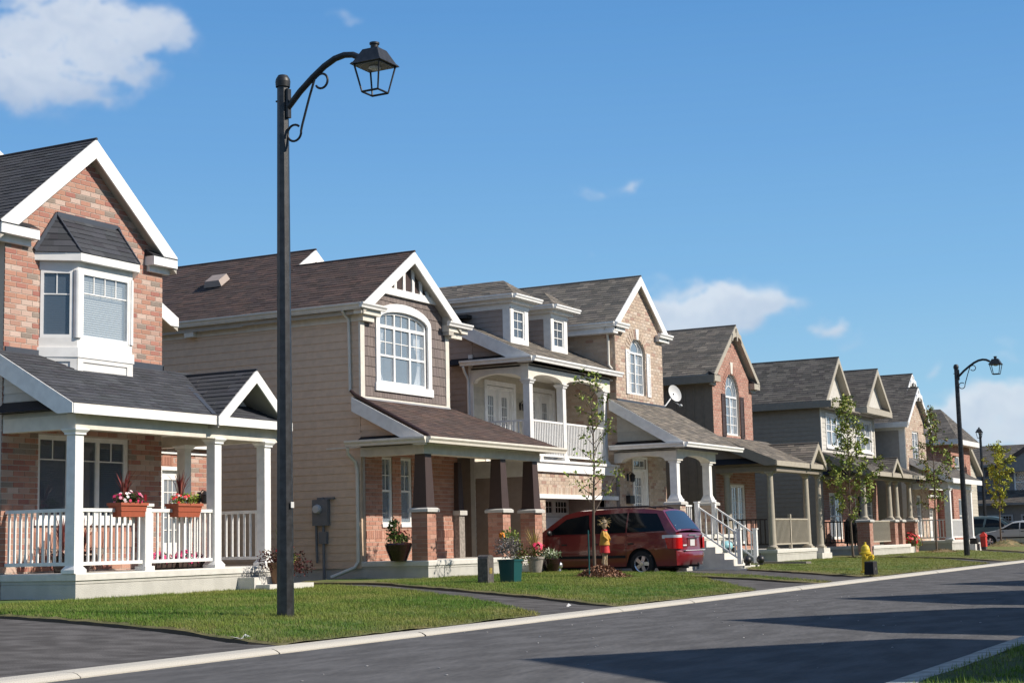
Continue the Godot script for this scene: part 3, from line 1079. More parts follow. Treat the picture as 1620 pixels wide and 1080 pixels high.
func lawn(i: int) -> void:
	var L: Array = lawns[i]
	var m := mb()
	var soil := mb()
	var rows := []
	var cols := []
	var z: float = L[0][0]
	var zend: float = L[-1][0]
	var n := 44
	while z > zend:
		var row := []
		var cr := []
		var jag := 0.06 if i < 3 else 0.1
		var a := edge(L, z, 1) + jag * lawn_noise.get_noise_2d(z * 9.0, i * 30.0)
		var b := edge(L, z, 2) + jag * lawn_noise.get_noise_2d(z * 9.0, i * 30.0 + 9.0)
		var nn := n if b - a < 30 else 90
		for k in nn + 1:
			var x := lerpf(a, b, float(k) / nn)
			var z2 := z
			if z == L[0][0]:
				z2 += 0.03 * lawn_noise.get_noise_2d(x * 12.0, 3.0)
			var d := minf(x - a, b - x)
			row.append(Vector3(x, lawn_y(x, z2) - 0.03 * exp(-d * 8.0) , z2))
			var dry := 1.0 + 0.75 * exp(-d * 2.5) + 0.55 * exp((z + 10.72) * 2.2)
			cr.append(grass_col(x, z2, dry))
		rows.append(row); cols.append(cr)
		z -= 0.2 if z > -19.0 else 0.5
	m.grid(rows, Vector3.UP, Color.WHITE, cols)
	var node := struct("lawn", m, M.lawn)
	for e in [0, -1]:
		for k in rows.size() - 1:
			var p: Vector3 = rows[k][e]
			var q: Vector3 = rows[k + 1][e]
			var s := -0.03 if e == 0 else 0.03
			soil.flat([p, q, Vector3(q.x + s, ay(q.x, q.z) - 0.02, q.z), Vector3(p.x + s, ay(p.x, p.z) - 0.05, p.z)], Color.WHITE, Vector3(s, 0, 0))
	part(node, "soil_edge", soil, M.soil)
	if i < 5:
		var zz := [-19.3, -19.3, -16.0, -17.3, -17.0][i] as float
		blades(node, 14.0, 74.0, zz, -10.75, [520.0, 340.0, 300.0, 130.0, 70.0][i], func(x: float, z1: float) -> bool: return x > edge(L, z1, 1) + 0.0 and x < edge(L, z1, 2) - 0.0, lawn_y)

func blades(par: Node3D, x0: float, x1: float, z0: float, z1: float, per: float, inside: Callable, height: Callable) -> void:
	if not cache.has("tuft"):
		var u := MB.new()
		for k in 6:
			var w := TAU * k / 6.0 + 0.4
			var r := 0.012 + 0.01 * (k % 3)
			var b := Vector3(cos(w * 2.3) * r, 0, sin(w * 2.3) * r)
			var lean := Vector3(cos(w), 0, sin(w)) * (0.012 + 0.012 * (k % 2))
			var side := Vector3(-sin(w), 0, cos(w)) * 0.0032
			var h := 0.026 + 0.01 * (k % 4)
			u.flat([b - side, b + side, b + lean + Vector3(0, h, 0)], Color.WHITE, Vector3(0, 0.6, 1))
		cache.tuft = u.mesh()
	var xs := []
	var tot := int((x1 - x0) * (z1 - z0) * per)
	var lo := 1e9
	var hi := -1e9
	for i in 40:
		var z := lerpf(z0, z1, i / 39.0)
		for k in 80:
			var x := lerpf(x0, x1, k / 79.0)
			if inside.call(x, z):
				lo = minf(lo, x); hi = maxf(hi, x)
	lo -= 0.5; hi += 0.5
	tot = int((hi - lo) * (z1 - z0) * per)
	for i in tot:
		var x := rng.randf_range(lo, hi)
		var z := rng.randf_range(z0, z1)
		if inside.call(x, z):
			xs.append(Vector2(x, z))
	var mm := MultiMesh.new()
	mm.transform_format = MultiMesh.TRANSFORM_3D
	mm.use_colors = true
	mm.mesh = cache.tuft
	mm.instance_count = xs.size()
	for i in xs.size():
		var q: Vector2 = xs[i]
		var s := rng.randf_range(0.6, 1.25)
		mm.set_instance_transform(i, Transform3D(Basis(Vector3.UP, rng.randf() * TAU).scaled(Vector3(s, s * rng.randf_range(0.7, 1.2), s)), Vector3(q.x, height.call(q.x, q.y) - 0.006, q.y)))
		var c := grass_col(q.x, q.y, 1.0 + (0.55 * exp((q.y + 10.72) * 2.2) if q.y < -5 else 0.0))
		if rng.randf() < 0.12:
			c = c.lerp(Color(0.28, 0.24, 0.1), 0.6)
		var k := rng.randf_range(0.8, 1.3)
		mm.set_instance_color(i, Color(c.r * k, c.g * k, c.b * k))
	var g := MultiMeshInstance3D.new()
	g.name = "grass"
	g.multimesh = mm
	g.material_override = M.blade
	g.set_meta("kind", "stuff")
	par.add_child(g, true)

# ---------------------------------------------------------------- houses
# closes a house behind its fronts: right and back walls, so that no light gets in
func shell(par: Node3D, x0: float, x1: float, y1: float, z0: float, z1: float, material: String) -> void:
	T = Transform3D()
	var m := mb()
	m.box(x1 - 0.15, x1, 0.1, y1, z0, z1)
	m.box(x0, x1, 0.1, y1, z0 - 0.15, z0)
	part(par, "rear_wall", m, M[material])
	m = mb()
	m.box(x0 + 0.16, x1 - 0.16, y1 - 0.1, y1, z0, z1 - 0.25)
	part(par, "attic_floor", m, M.interior)

# a low-pitched roof against the house: eave from x0..x1 at (ye, ze) up to (yw, zw), with a rake at its left end
func left_rake(par: Node3D, x: float, ze: float, ye: float, zw: float, yw: float, bv: float, trim: String, tym: String, tx0: float) -> void:
	var keep := T
	T = fr(Vector3(x, 0, 0), Vector3.BACK)
	var s := (yw - ye) / (ze - zw)
	var m := mb()
	m.slab([[Vector2(zw, yw), Vector2(ze, ye), Vector2(ze, ye - 0.17), Vector2(ze - (bv - 0.17) / s, ye - 0.17), Vector2(zw, yw - bv)]], [], -0.02, 0.025)
	part(par, "rake_board", m, M[trim])
	T = fr(Vector3(tx0, 0, 0), Vector3.BACK)
	siding(par, [[Vector2(zw, ye - 0.17), Vector2(ze - 0.3, ye - 0.17), Vector2(zw, yw - 0.13)]], [], tym, 0.15, 0, "gable_siding")
	T = Transform3D()
	m = mb()
	m.flat([Vector3(x + 0.0, ye - 0.08, zw), Vector3(x + 0.0, ye - 0.08, ze - 0.6), Vector3(tx0, ye + 0.12, ze - 0.85), Vector3(tx0, ye + 0.12, zw)], Color.WHITE, Vector3(-1, 1, 0))
	m.flat([Vector3(x, ye - 0.08, ze - 0.6), Vector3(tx0, ye - 0.08, ze - 0.6), Vector3(tx0, ye + 0.12, ze - 0.85)], Color.WHITE, Vector3.BACK)
	m.flat([Vector3(x, ye - 0.085, zw), Vector3(x, ye - 0.085, ze - 0.6), Vector3(tx0, ye - 0.085, ze - 0.6), Vector3(tx0, ye - 0.085, zw)], Color.WHITE, Vector3.DOWN)
	part(par, "skirt_roof", m, M.deck_dark)
	T = keep

func house_one() -> void:
	var h := thing("brick_house", "brick house with charcoal roof, upstairs bay window and flower boxes on its white rail", "house", Vector3(22.4, 0.33, -21.1), "houses along the street")
	var zW := -21.1
	T = fr(Vector3(0, 0, zW))
	var wall := [Vector2(20.28, 0.3), Vector2(24.5, 0.3), Vector2(24.5, 7.1), Vector2(22.33, 8.84), Vector2(20.28, 7.12)]
	var holes := [rect(21.15, 23.55, 1.66, 3.27), rect(21.25, 23.4, 4.95, 6.4), rect(20.2, 24.6, 3.62, 4.6)]
	brick_wall(h, [wall], [holes[0], holes[1]], P_BRICK1, 300)
	# ground floor window behind the porch
	window(h, 21.15, 23.55, 1.72, 3.27, {"w": -0.04, "sash": 3, "nx": 2, "ny": 1, "bar_y": 0.74, "frame": 0.085, "behind": "blind_dark", "glass": "pane_dark"})
	box_part(h, "window_sill", [[21.05, 23.65, 1.62, 1.72, -0.06, 0.05]], "white")
	soldier(h, 21.0, 23.7, 1.2, 1.5, P_BRICK2)
	# entry wing, set back
	T = fr(Vector3(0, 0, -22.5))
	brick_wall(h, [rect(24.5, 27.75, 0.3, 3.6)], [rect(26.05, 26.95, 0.78, 2.9)], P_BRICK1)
	soldier(h, 24.6, 26.5, 2.92, 3.1, P_BRICK2)
	box_part(h, "entry_frieze", [[24.5, 27.9, 3.3, 3.5, 0.0, 0.16], [24.5, 27.8, 3.17, 3.22, 0.0, 0.04]], "white")
	door(h, 26.05, 26.95, 0.78, 2.9, true)
	box_part(h, "shutter", [[26.98, 27.04, 1.0, 2.65, 0, 0.04]], "brown_paint")
	wall_lantern(h, Vector3(27.36, 2.25, 0.0))
	# house number: a white oval plate with a dark rim and its figures
	T = fr(Vector3(26.88, 2.92, 0.0))
	var m := mb()
	var ov := []
	var ov2 := []
	for k in 24:
		ov.append(Vector2(cos(TAU * k / 24) * 0.16, sin(TAU * k / 24) * 0.23))
		ov2.append(Vector2(cos(TAU * k / 24) * 0.14, sin(TAU * k / 24) * 0.21))
	m.slab([ov], [], 0.001, 0.02)
	var plate := part(h, "number_plate", m, M.black)
	m = mb()
	m.slab([ov2], [], 0.02, 0.026)
	part(plate, "plate_face", m, M.white)
	var tm := TextMesh.new()
	tm.text = "636"
	tm.font_size = 64
	tm.pixel_size = 0.0026
	tm.depth = 0.004
	var fnt := SystemFont.new()
	fnt.font_names = ["Droid Sans"]
	tm.font = fnt
	var ti := MeshInstance3D.new()
	ti.name = "number_figures"
	ti.mesh = tm
	ti.material_override = M.black
	ti.position = Vector3(26.88, 2.92, -22.5 + 0.03) - O
	plate.add_child(ti)
	T = Transform3D()
	# main body behind with its own wide gable
	box_part(h, "side_wall", [[18.4, 27.5, 0.3, 6.4, -34.0, -24.2]], "siding_tan")
	gable(h, 14.7, 28.3, 6.45, 21.5, 9.9, -23.9, -34.2, 0.34, 0.2, "white", P_ROOF1)
	T = fr(Vector3(0, 0, -24.2))
	m = mb()
	m.slab([[Vector2(18.4, 6.4), Vector2(27.5, 6.4), Vector2(21.5, 9.4), Vector2(18.4, 8.0)]], [], -0.1, 0.0)
	part(h, "rear_gable_wall", m, M.siding_tan)
	T = Transform3D()
	box_part(h, "wing_roof", [[24.5, 27.9, 3.5, 3.62, -24.2, -22.36]], "deck_dark")
	shell(h, 20.3, 24.5, 6.9, -24.2, -21.3, "siding_tan")
	box_part(h, "left_wall", [[20.28, 20.44, 0.3, 7.1, -24.2, -21.3]], "brown_paint")
	# front gable
	gable(h, 19.96, 24.7, 7.02, 22.33, 8.98, -20.9, -27.5, 0.37, 0.23, "white", P_ROOF1)
	eave_return(h, 19.97, 20.88, 6.79, 6.97, zW, -20.865, "white")
	eave_return(h, 23.98, 24.69, 6.79, 6.97, zW, -20.865, "white")
	# bay window upstairs
	bay(h)
	# porch
	porch_floor(h, 20.3, 26.0, 0.3, 0.77, -22.5, -19.35)
	box_part(h, "porch_step", [[24.7, 25.95, 0.1, 0.56, -19.36, -18.95]], "concrete_lip")
	box_part(h, "porch_step", [[24.75, 26.2, 0.1, 0.42, -18.96, -18.62]], "concrete_lip")
	for x in [20.4, 24.15, 25.72]:
		square_column(h, x, -19.49, 0.77, 3.24, 0.2, "white")
	square_column(h, 25.25, -21.15, 0.77, 3.24, 0.2, "white")
	box_part(h, "porch_beam", [[20.29, 26.1, 3.24, 3.5, -19.6, -19.38], [20.29, 20.5, 3.24, 3.5, -21.1, -19.6], [25.6, 25.82, 3.24, 3.5, -22.3, -19.6]], "cream")
	box_part(h, "porch_ceiling", [[20.3, 26.1, 3.46, 3.49, -22.3, -19.4]], "cream")
	slope(h, Vector3(20.02, 3.655, -19.18), Vector3(26.12, 3.655, -19.18), Vector3(20.02, 4.72, zW), Vector3(26.12, 4.72, zW), P_ROOF1, 0.1, "cream", 0.32, 0.14, 280)
	box_part(h, "fascia", [[20.02, 26.12, 3.48, 3.645, -19.21, -19.165]], "white")
	left_rake(h, 20.02, -19.18, 3.655, zW, 4.72, 0.36, "white", "siding_white", 20.3)
	box_part(h, "flashing", [[20.3, 21.1, 4.66, 4.8, zW, zW + 0.03], [23.5, 24.52, 4.66, 4.82, zW, zW + 0.03], [24.49, 24.53, 4.6, 4.8, zW - 0.3, zW + 0.03]], "flashing")
	gable(h, 23.84, 26.2, 3.63, 25.02, 4.62, -19.14, -21.7, 0.25, 0.16, "white", P_ROOF1)
	T = fr(Vector3(0, 0, -19.72))
	m = mb()
	m.slab([[Vector2(24.22, 3.64), Vector2(25.82, 3.64), Vector2(25.02, 4.36)]], [], -0.05, 0.0)
	part(h, "gablet_panel", m, M.white)
	T = Transform3D()
	m = mb()
	m.flat([Vector3(24.05, 3.66, -19.16), Vector3(26.05, 3.66, -19.16), Vector3(25.85, 3.86, -19.71), Vector3(24.2, 3.86, -19.71)], Color.WHITE, Vector3.UP)
	part(h, "gablet_skirt_roof", m, M.shingle_grey)
	# valley flashing
	m = mb()
	m.flat([Vector3(23.87, 3.69, -19.2), Vector3(23.74, 3.69, -19.2), Vector3(24.72, 4.58, -20.85), Vector3(24.86, 4.58, -20.85)], Color.WHITE, Vector3.UP)
	part(h, "valley_flashing", m, M.flashing)
	# railings
	railing(h, Vector3(20.4, 0.0, -21.08), Vector3(20.4, 0.0, -19.6), 1.88, 0.9, 0.14, 0.036, "white", 0.06)
	railing(h, Vector3(20.5, 0.0, -19.47), Vector3(22.07, 0.0, -19.47), 1.88, 0.9, 0.14, 0.036, "white", 0.06)
	railing(h, Vector3(22.28, 0.0, -19.47), Vector3(24.06, 0.0, -19.47), 1.88, 0.9, 0.15, 0.036, "white", 0.06)
	railing(h, Vector3(25.72, 0.0, -21.9), Vector3(25.72, 0.0, -19.6), 1.88, 0.9, 0.15, 0.036, "white", 0.06)
	box_part(h, "rail_post", [[22.09, 22.26, 0.77, 1.92, -19.56, -19.39], [22.06, 22.29, 1.92, 1.97, -19.59, -19.36], [22.05, 22.3, 0.77, 0.85, -19.6, -19.35]], "white")

func door(par: Node3D, x0: float, x1: float, y0: float, y1: float, lite: bool, leaf := "door_white") -> void:
	var m := mb()
	m.slab([rect(x0, x1, y0, y1)], [rect(x0 + 0.08, x1 - 0.08, y0 + 0.03, y1 - 0.08)], -0.16, 0.015)
	var d := part(par, "door", m, M.white)
	var a := x0 + 0.08
	var b := x1 - 0.08
	m = mb()
	var gl := rect(a + 0.16, b - 0.16, y0 + (0.5 if lite else 0.25), y1 - 0.28)
	m.slab([rect(a, b, y0 + 0.03, y1 - 0.08)], [gl], -0.12, -0.07)
	part(d, "door_leaf", m, M[leaf])
	m = mb()
	m.slab([gl], [], -0.1, -0.095)
	part(d, "door_pane", m, M.pane)
	m = mb()
	m.slab([gl], [], -0.5, -0.49)
	part(d, "door_curtain", m, M.blind_dark)
	m = mb()
	for k in range(1, 3):
		var xx: float = lerpf(gl[0].x, gl[1].x, k / 3.0)
		m.box(xx - 0.01, xx + 0.01, gl[0].y, gl[2].y, -0.095, -0.08)
	for k in range(1, 5):
		var yy: float = lerpf(gl[0].y, gl[2].y, k / 5.0)
		m.box(gl[0].x, gl[1].x, yy - 0.01, yy + 0.01, -0.0955, -0.0805)
	part(d, "muntins", m, M[leaf])
	m = mb()
	m.blob(Vector3(a + 0.07, y0 + 1.0, -0.04), Vector3(0.035, 0.035, 0.035), 8)
	part(d, "door_handle", m, M.chrome)

func bay(h: Node3D) -> void:
	var pl := func(m: MB, y0: float, y1: float, g: float) -> void:
		var P := [Vector2(21.12 - g, -21.1), Vector2(21.58 - g * 0.4, -20.6 + g), Vector2(23.06 + g * 0.4, -20.6 + g), Vector2(23.52 + g, -21.1)]
		for k in 3:
			var a: Vector2 = P[k]
			var b: Vector2 = P[k + 1]
			m.flat([Vector3(a.x, y0, a.y), Vector3(b.x, y0, b.y), Vector3(b.x, y1, b.y), Vector3(a.x, y1, a.y)], Color.WHITE, Vector3((a.x + b.x) / 2 - 22.3, 0, 1))
		for y in [y0, y1]:
			m.face([Vector3(P[0].x, y, P[0].y), Vector3(P[1].x, y, P[1].y), Vector3(P[2].x, y, P[2].y), Vector3(P[3].x, y, P[3].y)], Vector3.UP if y == y1 else Vector3.DOWN)
	T = Transform3D()
	var m := mb()
	pl.call(m, 4.15, 5.04, 0.0)
	var b := Node3D.new()
	b.name = "bay_window"
	h.add_child(b, true)
	part(b, "bay_seat", m, M.greytrim)
	m = mb()
	pl.call(m, 6.3, 6.5, 0.0)
	part(b, "bay_head", m, M.greytrim)
	m = mb()
	pl.call(m, 4.68, 4.86, 0.04)
	part(b, "bay_sill", m, M.white)
	m = mb()
	pl.call(m, 6.46, 6.61, 0.13)
	part(b, "bay_fascia", m, M.white)
	# raised edges round the panel under the sill
	T = fr(Vector3(21.58, 0, -20.6))
	m = mb()
	m.slab([rect(0.0, 1.48, 4.2, 4.69)], [rect(0.14, 1.32, 4.33, 4.6)], 0.0, 0.022)
	part(b, "bay_panel", m, M.greytrim)
	window(b, 0.1, 1.4, 5.04, 6.3, {"w": 0.0, "nx": 4, "ny": 1, "bar_y": 0.7, "frame": 0.06, "behind": "blind"})
	box_part(b, "bay_post", [[1.38, 1.48, 5.04, 6.3, -0.1, 0.01], [1.42, 1.475, 5.04, 6.3, 0.01, 0.03]], "white")
	var u := Vector3(0.46, 0, 0.5).normalized()
	T = fr(Vector3(21.12, 0, -21.1), u)
	m = mb()
	m.slab([rect(0.0, 0.68, 4.2, 4.69)], [rect(0.28, 0.56, 4.4, 4.6)], 0.0, 0.022)
	part(b, "bay_panel", m, M.greytrim)
	window(b, 0.02, 0.6, 5.04, 6.3, {"w": 0.0, "nx": 2, "ny": 1, "bar_y": 0.66, "frame": 0.06, "behind": "blind_dark", "glass": "pane_dark"})
	u = Vector3(0.46, 0, -0.5).normalized()
	T = fr(Vector3(23.06, 0, -20.6), u)
	window(b, 0.08, 0.66, 5.04, 6.3, {"w": 0.0, "nx": 2, "ny": 1, "bar_y": 0.66, "frame": 0.06})
	T = Transform3D()
	m = mb()
	m.tube([Vector3(21.6, 5.04, -20.62), Vector3(21.6, 6.3, -20.62)], [0.075, 0.075], 12)
	part(b, "bay_post", m, M.white)
	m = mb()
	m.tube([Vector3(23.03, 5.04, -20.64), Vector3(23.03, 6.3, -20.64)], [0.06, 0.06], 12)
	part(b, "bay_post", m, M.white)
	var A := Vector3(20.97, 6.61, -21.09)
	var B := Vector3(21.53, 6.61, -20.46)
	var C := Vector3(23.11, 6.61, -20.46)
	var D := Vector3(23.67, 6.61, -21.09)
	var E := Vector3(21.52, 7.38, -21.09)
	var F := Vector3(23.16, 7.38, -21.09)
	shingles(b, B, C, E, F, P_ROOF1)
	shingles(b, A, B, E, E + Vector3(0.01, 0, 0), P_ROOF1, 0.32, 0.14, Vector3(-1, 1, 0))
	shingles(b, C, D, F, F + Vector3(0.01, 0, 0), P_ROOF1, 0.32, 0.14, Vector3(1, 1, 0))
	m = mb()
	for l in [[A, E], [E, F], [F, D]]:
		var p: Vector3 = l[0] + Vector3(0, 0.03, 0.03)
		var q: Vector3 = l[1] + Vector3(0, 0.03, 0.03)
		var nn := Vector3(0, 0, 1).cross(q - p).normalized() * 0.1
		m.flat([p - nn, q - nn, q + nn * 0.4, p + nn * 0.4], Color.WHITE, Vector3.BACK)
		m.flat([p - nn, q - nn, q - nn - Vector3(0, 0, 0.04), p - nn - Vector3(0, 0, 0.04)], Color.WHITE, Vector3.DOWN)
		m.flat([p + nn * 0.4, q + nn * 0.4, q + nn * 0.4 - Vector3(0, 0, 0.06), p + nn * 0.4 - Vector3(0, 0, 0.06)], Color.WHITE, Vector3.UP)
	m.tube([B + Vector3(0, 0.02, 0), E + Vector3(0, 0.02, 0.02)], [0.018, 0.018], 6)
	m.tube([C + Vector3(0, 0.02, 0), F + Vector3(0, 0.02, 0.02)], [0.018, 0.018], 6)
	part(b, "lead_flashing", m, M.flashing)

func house_two() -> void:
	var h := thing("siding_house", "tan-sided house with brown roof, shake gable over an arched window and tapered brown porch columns", "house", Vector3(33.9, 0.33, -21.2), "houses along the street")
	var zW := -21.2
	var xL := 31.82
	# side wall, board by board
	T = fr(Vector3(xL, 0, 0), Vector3.BACK)
	siding(h, [rect(-33.0, zW, 0.58, 6.75)], [], "siding_tan", 0.19, 60)
	box_part(h, "foundation", [[-33.0, zW, 0.1, 0.58, -0.2, -0.03]], "concrete")
	box_part(h, "frieze", [[-33.0, zW, 6.55, 6.75, -0.05, 0.03]], "cream")
	# gable wall of shakes
	T = fr(Vector3(0, 0, zW))
	var win := arch(32.66, 34.96, 5.1, 6.7, 0.27)
	var P := [Vector2(31.84, 4.5), Vector2(36.03, 4.5), Vector2(36.03, 7.0), Vector2(33.96, 8.36), Vector2(31.84, 6.98)]
	var m := mb()
	m.slab([P], [win], -0.15, -0.012)
	var sw := part(h, "shake_wall", m, M.siding_mauve)
	mat("shake", Color(1, 1, 1), 0.8, "grain", 2.0, "grain_n", 0.4, true)
	courses(sw, "shake", [P], [arch(32.5, 35.12, 4.95, 6.72, 0.4)], 0.245, 0.11, 0.19, 0.007, -0.02, 0.004, 0.02, P_SHAKE, "shake", 300, 4.6)
	box_part(h, "corner_board", [[31.8, 31.98, 4.45, 6.85, -0.02, 0.035]], "cream")
	box_part(h, "corner_board", [[35.87, 36.05, 4.45, 6.85, -0.02, 0.035]], "cream")
	box_part(h, "base_trim", [[31.98, 35.87, 4.64, 4.72, -0.02, 0.04]], "cream")
	window(h, 32.66, 34.96, 5.1, 6.97, {"w": -0.03, "sash": 3, "transom": 6.55, "rise": 0.27, "mid": 0.48, "nx": 2, "ny": 2, "frame": 0.075, "behind": "curtain", "curtain_w": 0.16})
	m = mb()
	m.slab([arch(32.49, 35.13, 5.1, 6.72, 0.46)], [arch(32.66, 34.96, 5.1, 6.7, 0.27)], 0.0, 0.05)
	m.box(32.45, 35.19, 4.9, 5.1, 0.0, 0.06)
	part(h, "window_trim", m, M.white)
	# gable ornament: beam, posts and dark panels
	box_part(h, "gable_beam", [[32.6, 35.32, 7.36, 7.54, 0.0, 0.09]], "white")
	for x in [33.05, 33.38, 33.8, 34.24, 34.62, 34.95]:
		var top := 8.36 - absf(x - 33.96) * 0.66
		if top > 7.58:
			box_part(h, "gable_post", [[x - 0.055, x + 0.055, 7.54, top, 0.0, 0.07]], "white")
	m = mb()
	m.slab([[Vector2(32.9, 7.5), Vector2(35.02, 7.5), Vector2(33.96, 8.3)]], [], 0.021, 0.03)
	part(h, "gable_panel", m, M.brown_paint)
	# ground floor front: brick with two narrow windows
	T = fr(Vector3(0, 0, -21.12))
	brick_wall(h, [rect(31.9, 36.3, 0.4, 3.5)], [rect(32.62, 33.09, 1.6, 3.26), rect(33.48, 34.0, 1.6, 3.26)], P_BRICK2, 0, "mortar_pale")
	for w in [[32.62, 33.09], [33.48, 34.0]]:
		window(h, w[0], w[1], 1.62, 3.26, {"w": -0.03, "mid": 0.5, "nx": 2, "ny": 2, "frame": 0.05, "behind": "blind_dark", "trim": "white"})
		box_part(h, "window_sill", [[w[0] - 0.04, w[1] + 0.04, 1.55, 1.63, -0.05, 0.04]], "white")
	soldier(h, 31.9, 36.3, 1.28, 1.46, P_BRICK2)
	T = fr(Vector3(0, 0, -22.3))
	siding(h, [rect(36.3, 37.75, 0.4, 4.6)], [], "siding_tan", 0.19)
	T = Transform3D()
	box_part(h, "recess_wall", [[36.12, 36.3, 0.4, 4.6, -22.3, -21.13]], "siding_tan")
	box_part(h, "floodlight_plate", [[37.1, 37.6, 3.02, 3.07, -22.27, -22.1], [37.32, 37.4, 2.8, 3.02, -22.27, -22.2]], "white")
	shell(h, xL, 37.75, 6.8, -33.0, -22.4, "siding_tan")
	box_part(h, "upper_return_wall", [[35.9, 36.03, 4.5, 6.9, -24.6, -21.36], [36.03, 37.7, 4.5, 6.8, -24.75, -24.6]], "siding_tan")
	# roofs
	gable(h, 31.6, 36.33, 6.96, 33.97, 8.56, -20.93, -24.7, 0.3, 0.06, "white", P_ROOF2)
	gable(h, 31.61, 38.0, 6.955, 34.8, 9.13, -24.6, -33.3, 0.32, 0.1, "white", P_ROOF2)
	T = fr(Vector3(0, 0, -24.75))
	m = mb()
	m.slab([[Vector2(31.9, 6.8), Vector2(37.7, 6.8), Vector2(34.8, 8.9)]], [], -0.1, 0.0)
	part(h, "rear_gable_wall", m, M.siding_tan)
	T = Transform3D()
	box_part(h, "eave_soffit", [[31.5, 31.84, 6.8, 6.83, -33.0, -20.95], [31.56, 31.6, 6.8, 6.95, -33.2, -20.93]], "cream")
	gutter(h, Vector3(31.56, 6.83, -33.2), Vector3(31.56, 6.83, -20.92), Vector3.LEFT, "cream")
	for s in [[31.45, 32.55, 31.84], [35.62, 36.85, 35.98]]:
		box_part(h, "eave_return", [[s[0] + 0.12, s[1] - 0.12, 6.7, 6.87, zW, -20.97], [s[0] + 0.3, s[1] - 0.3, 6.55, 6.7, zW, -21.05]], "cream")
		gutter(h, Vector3(s[0], 6.83, -20.96), Vector3(s[1], 6.83, -20.96), Vector3.BACK, "greytrim")
	box_part(h, "eave_bracket", [[31.62, 31.82, 6.55, 6.7, -26.5, -26.2]], "cream")
	box_part(h, "eave_block", [[35.75, 36.0, 6.6, 7.1, zW + 0.02, -20.98]], "soffit")
	# roof vent
	T = Transform3D(Basis(Vector3.BACK, 0.594), Vector3(33.45, 8.25, -26.9))
	m = mb()
	m.taper([-0.22, 0.22, -0.3, 0.3], 0.0, [-0.16, 0.24, -0.24, 0.24], 0.16)
	part(h, "roof_vent", m, M.siding_mauve)
	T = Transform3D()
	# porch
	porch_floor(h, xL, 37.75, 0.3, 0.74, zW, -19.35)
	box_part(h, "porch_step", [[36.5, 37.75, 0.1, 0.52, -19.36, -18.95]], "concrete_lip")
	for x in [31.81, 35.52, 37.3]:
		pier(h, x, -19.36, 0.43, 0.74, 1.97, P_BRICK2)
		m = mb()
		m.taper([x - 0.0, x + 0.42, -19.78, -19.36], 1.97, [x - 0.0, x + 0.42, -19.78, -19.36], 2.0)
		m.taper([x + 0.02, x + 0.4, -19.76, -19.38], 2.0, [x + 0.07, x + 0.35, -19.71, -19.43], 3.24)
		part(h, "tapered_column", m, M.brown_paint)
	box_part(h, "pilaster", [[36.06, 36.34, 0.74, 1.85, -21.13, -20.95]], "pale_side")
	box_part(h, "pilaster_cap", [[36.02, 36.4, 1.85, 1.97, -21.13, -20.9]], "stone_cap")
	m = mb()
	m.taper([36.08, 36.34, -21.13, -20.97], 1.97, [36.12, 36.3, -21.13, -21.0], 3.24)
	part(h, "tapered_column", m, M.brown_paint)
	box_part(h, "porch_beam", [[31.8, 37.76, 3.24, 3.48, -19.72, -19.4], [31.8, 32.1, 3.24, 3.48, zW, -19.72]], "cream")
	box_part(h, "porch_ceiling", [[31.8, 37.9, 3.46, 3.49, -22.2, -19.3]], "cream")
	slope(h, Vector3(31.45, 3.6, -19.12), Vector3(38.6, 3.6, -19.12), Vector3(31.45, 4.66, zW + 0.02), Vector3(36.2, 4.66, zW + 0.02), P_ROOF2, 0.1, "cream", 0.32, 0.14, 280)
	slope(h, Vector3(38.6, 3.6, -19.12), Vector3(38.6, 3.6, -22.6), Vector3(36.2, 4.66, zW + 0.02), Vector3(36.2, 4.66, -22.6), P_ROOF2, 0.1, "cream")
	left_rake(h, 31.45, -19.12, 3.6, zW, 4.66, 0.34, "greytrim", "siding_tan", 31.83)
	m = mb()
	m.tube([Vector3(31.47, 4.83, zW - 0.05), Vector3(31.5, 4.72, zW + 0.05), Vector3(31.55, 3.66, -19.16), Vector3(31.55, 3.6, -19.1)], [0.04, 0.05, 0.05, 0.04], 6)
	part(h, "rake_edge_flashing", m, M.flash_brown)
	box_part(h, "wall_flashing", [[31.9, 36.05, 4.62, 4.68, zW, zW + 0.06]], "lead")
	gutter(h, Vector3(31.42, 3.47, -19.12), Vector3(38.62, 3.47, -19.12), Vector3.BACK, "cream", 1.15)
	gutter(h, Vector3(31.45, 3.47, -21.35), Vector3(31.45, 3.47, -19.1), Vector3.LEFT, "cream", 1.15)
	pipe(h, [Vector3(31.4, 3.45, -21.3), Vector3(31.45, 3.3, -21.33), Vector3(31.72, 3.12, -21.3), Vector3(31.77, 2.9, -21.28), Vector3(31.77, 0.75, -21.28), Vector3(31.68, 0.6, -21.32), Vector3(31.3, 0.38, -21.75)], 0.045, "cream")
	pipe(h, [Vector3(31.52, 6.8, -21.5), Vector3(31.6, 6.72, -21.5), Vector3(31.76, 6.6, -21.48), Vector3(31.77, 4.85, -21.46)], 0.04, "cream")
	# electricity meter on the side wall
	box_part(h, "meter_box", [[31.68, 31.8, 1.62, 2.25, -22.55, -22.1], [31.7, 31.8, 1.18, 1.47, -22.38, -22.16], [31.74, 31.8, 2.25, 2.3, -22.45, -21.95]], "meter")
	T = Transform3D(Basis(Vector3.BACK, PI / 2), Vector3(31.68, 2.02, -22.38))
	m = mb()
	m.lathe(Vector3.ZERO, [Vector2(0.11, 0), Vector2(0.11, 0.05), Vector2(0.09, 0.11), Vector2(0, 0.115)], 14)
	part(h, "meter_dial", m, M.dish)
	T = Transform3D()
	pipe(h, [Vector3(31.75, 1.62, -22.48), Vector3(31.75, 0.72, -22.46)], 0.035, "meter", "conduit")
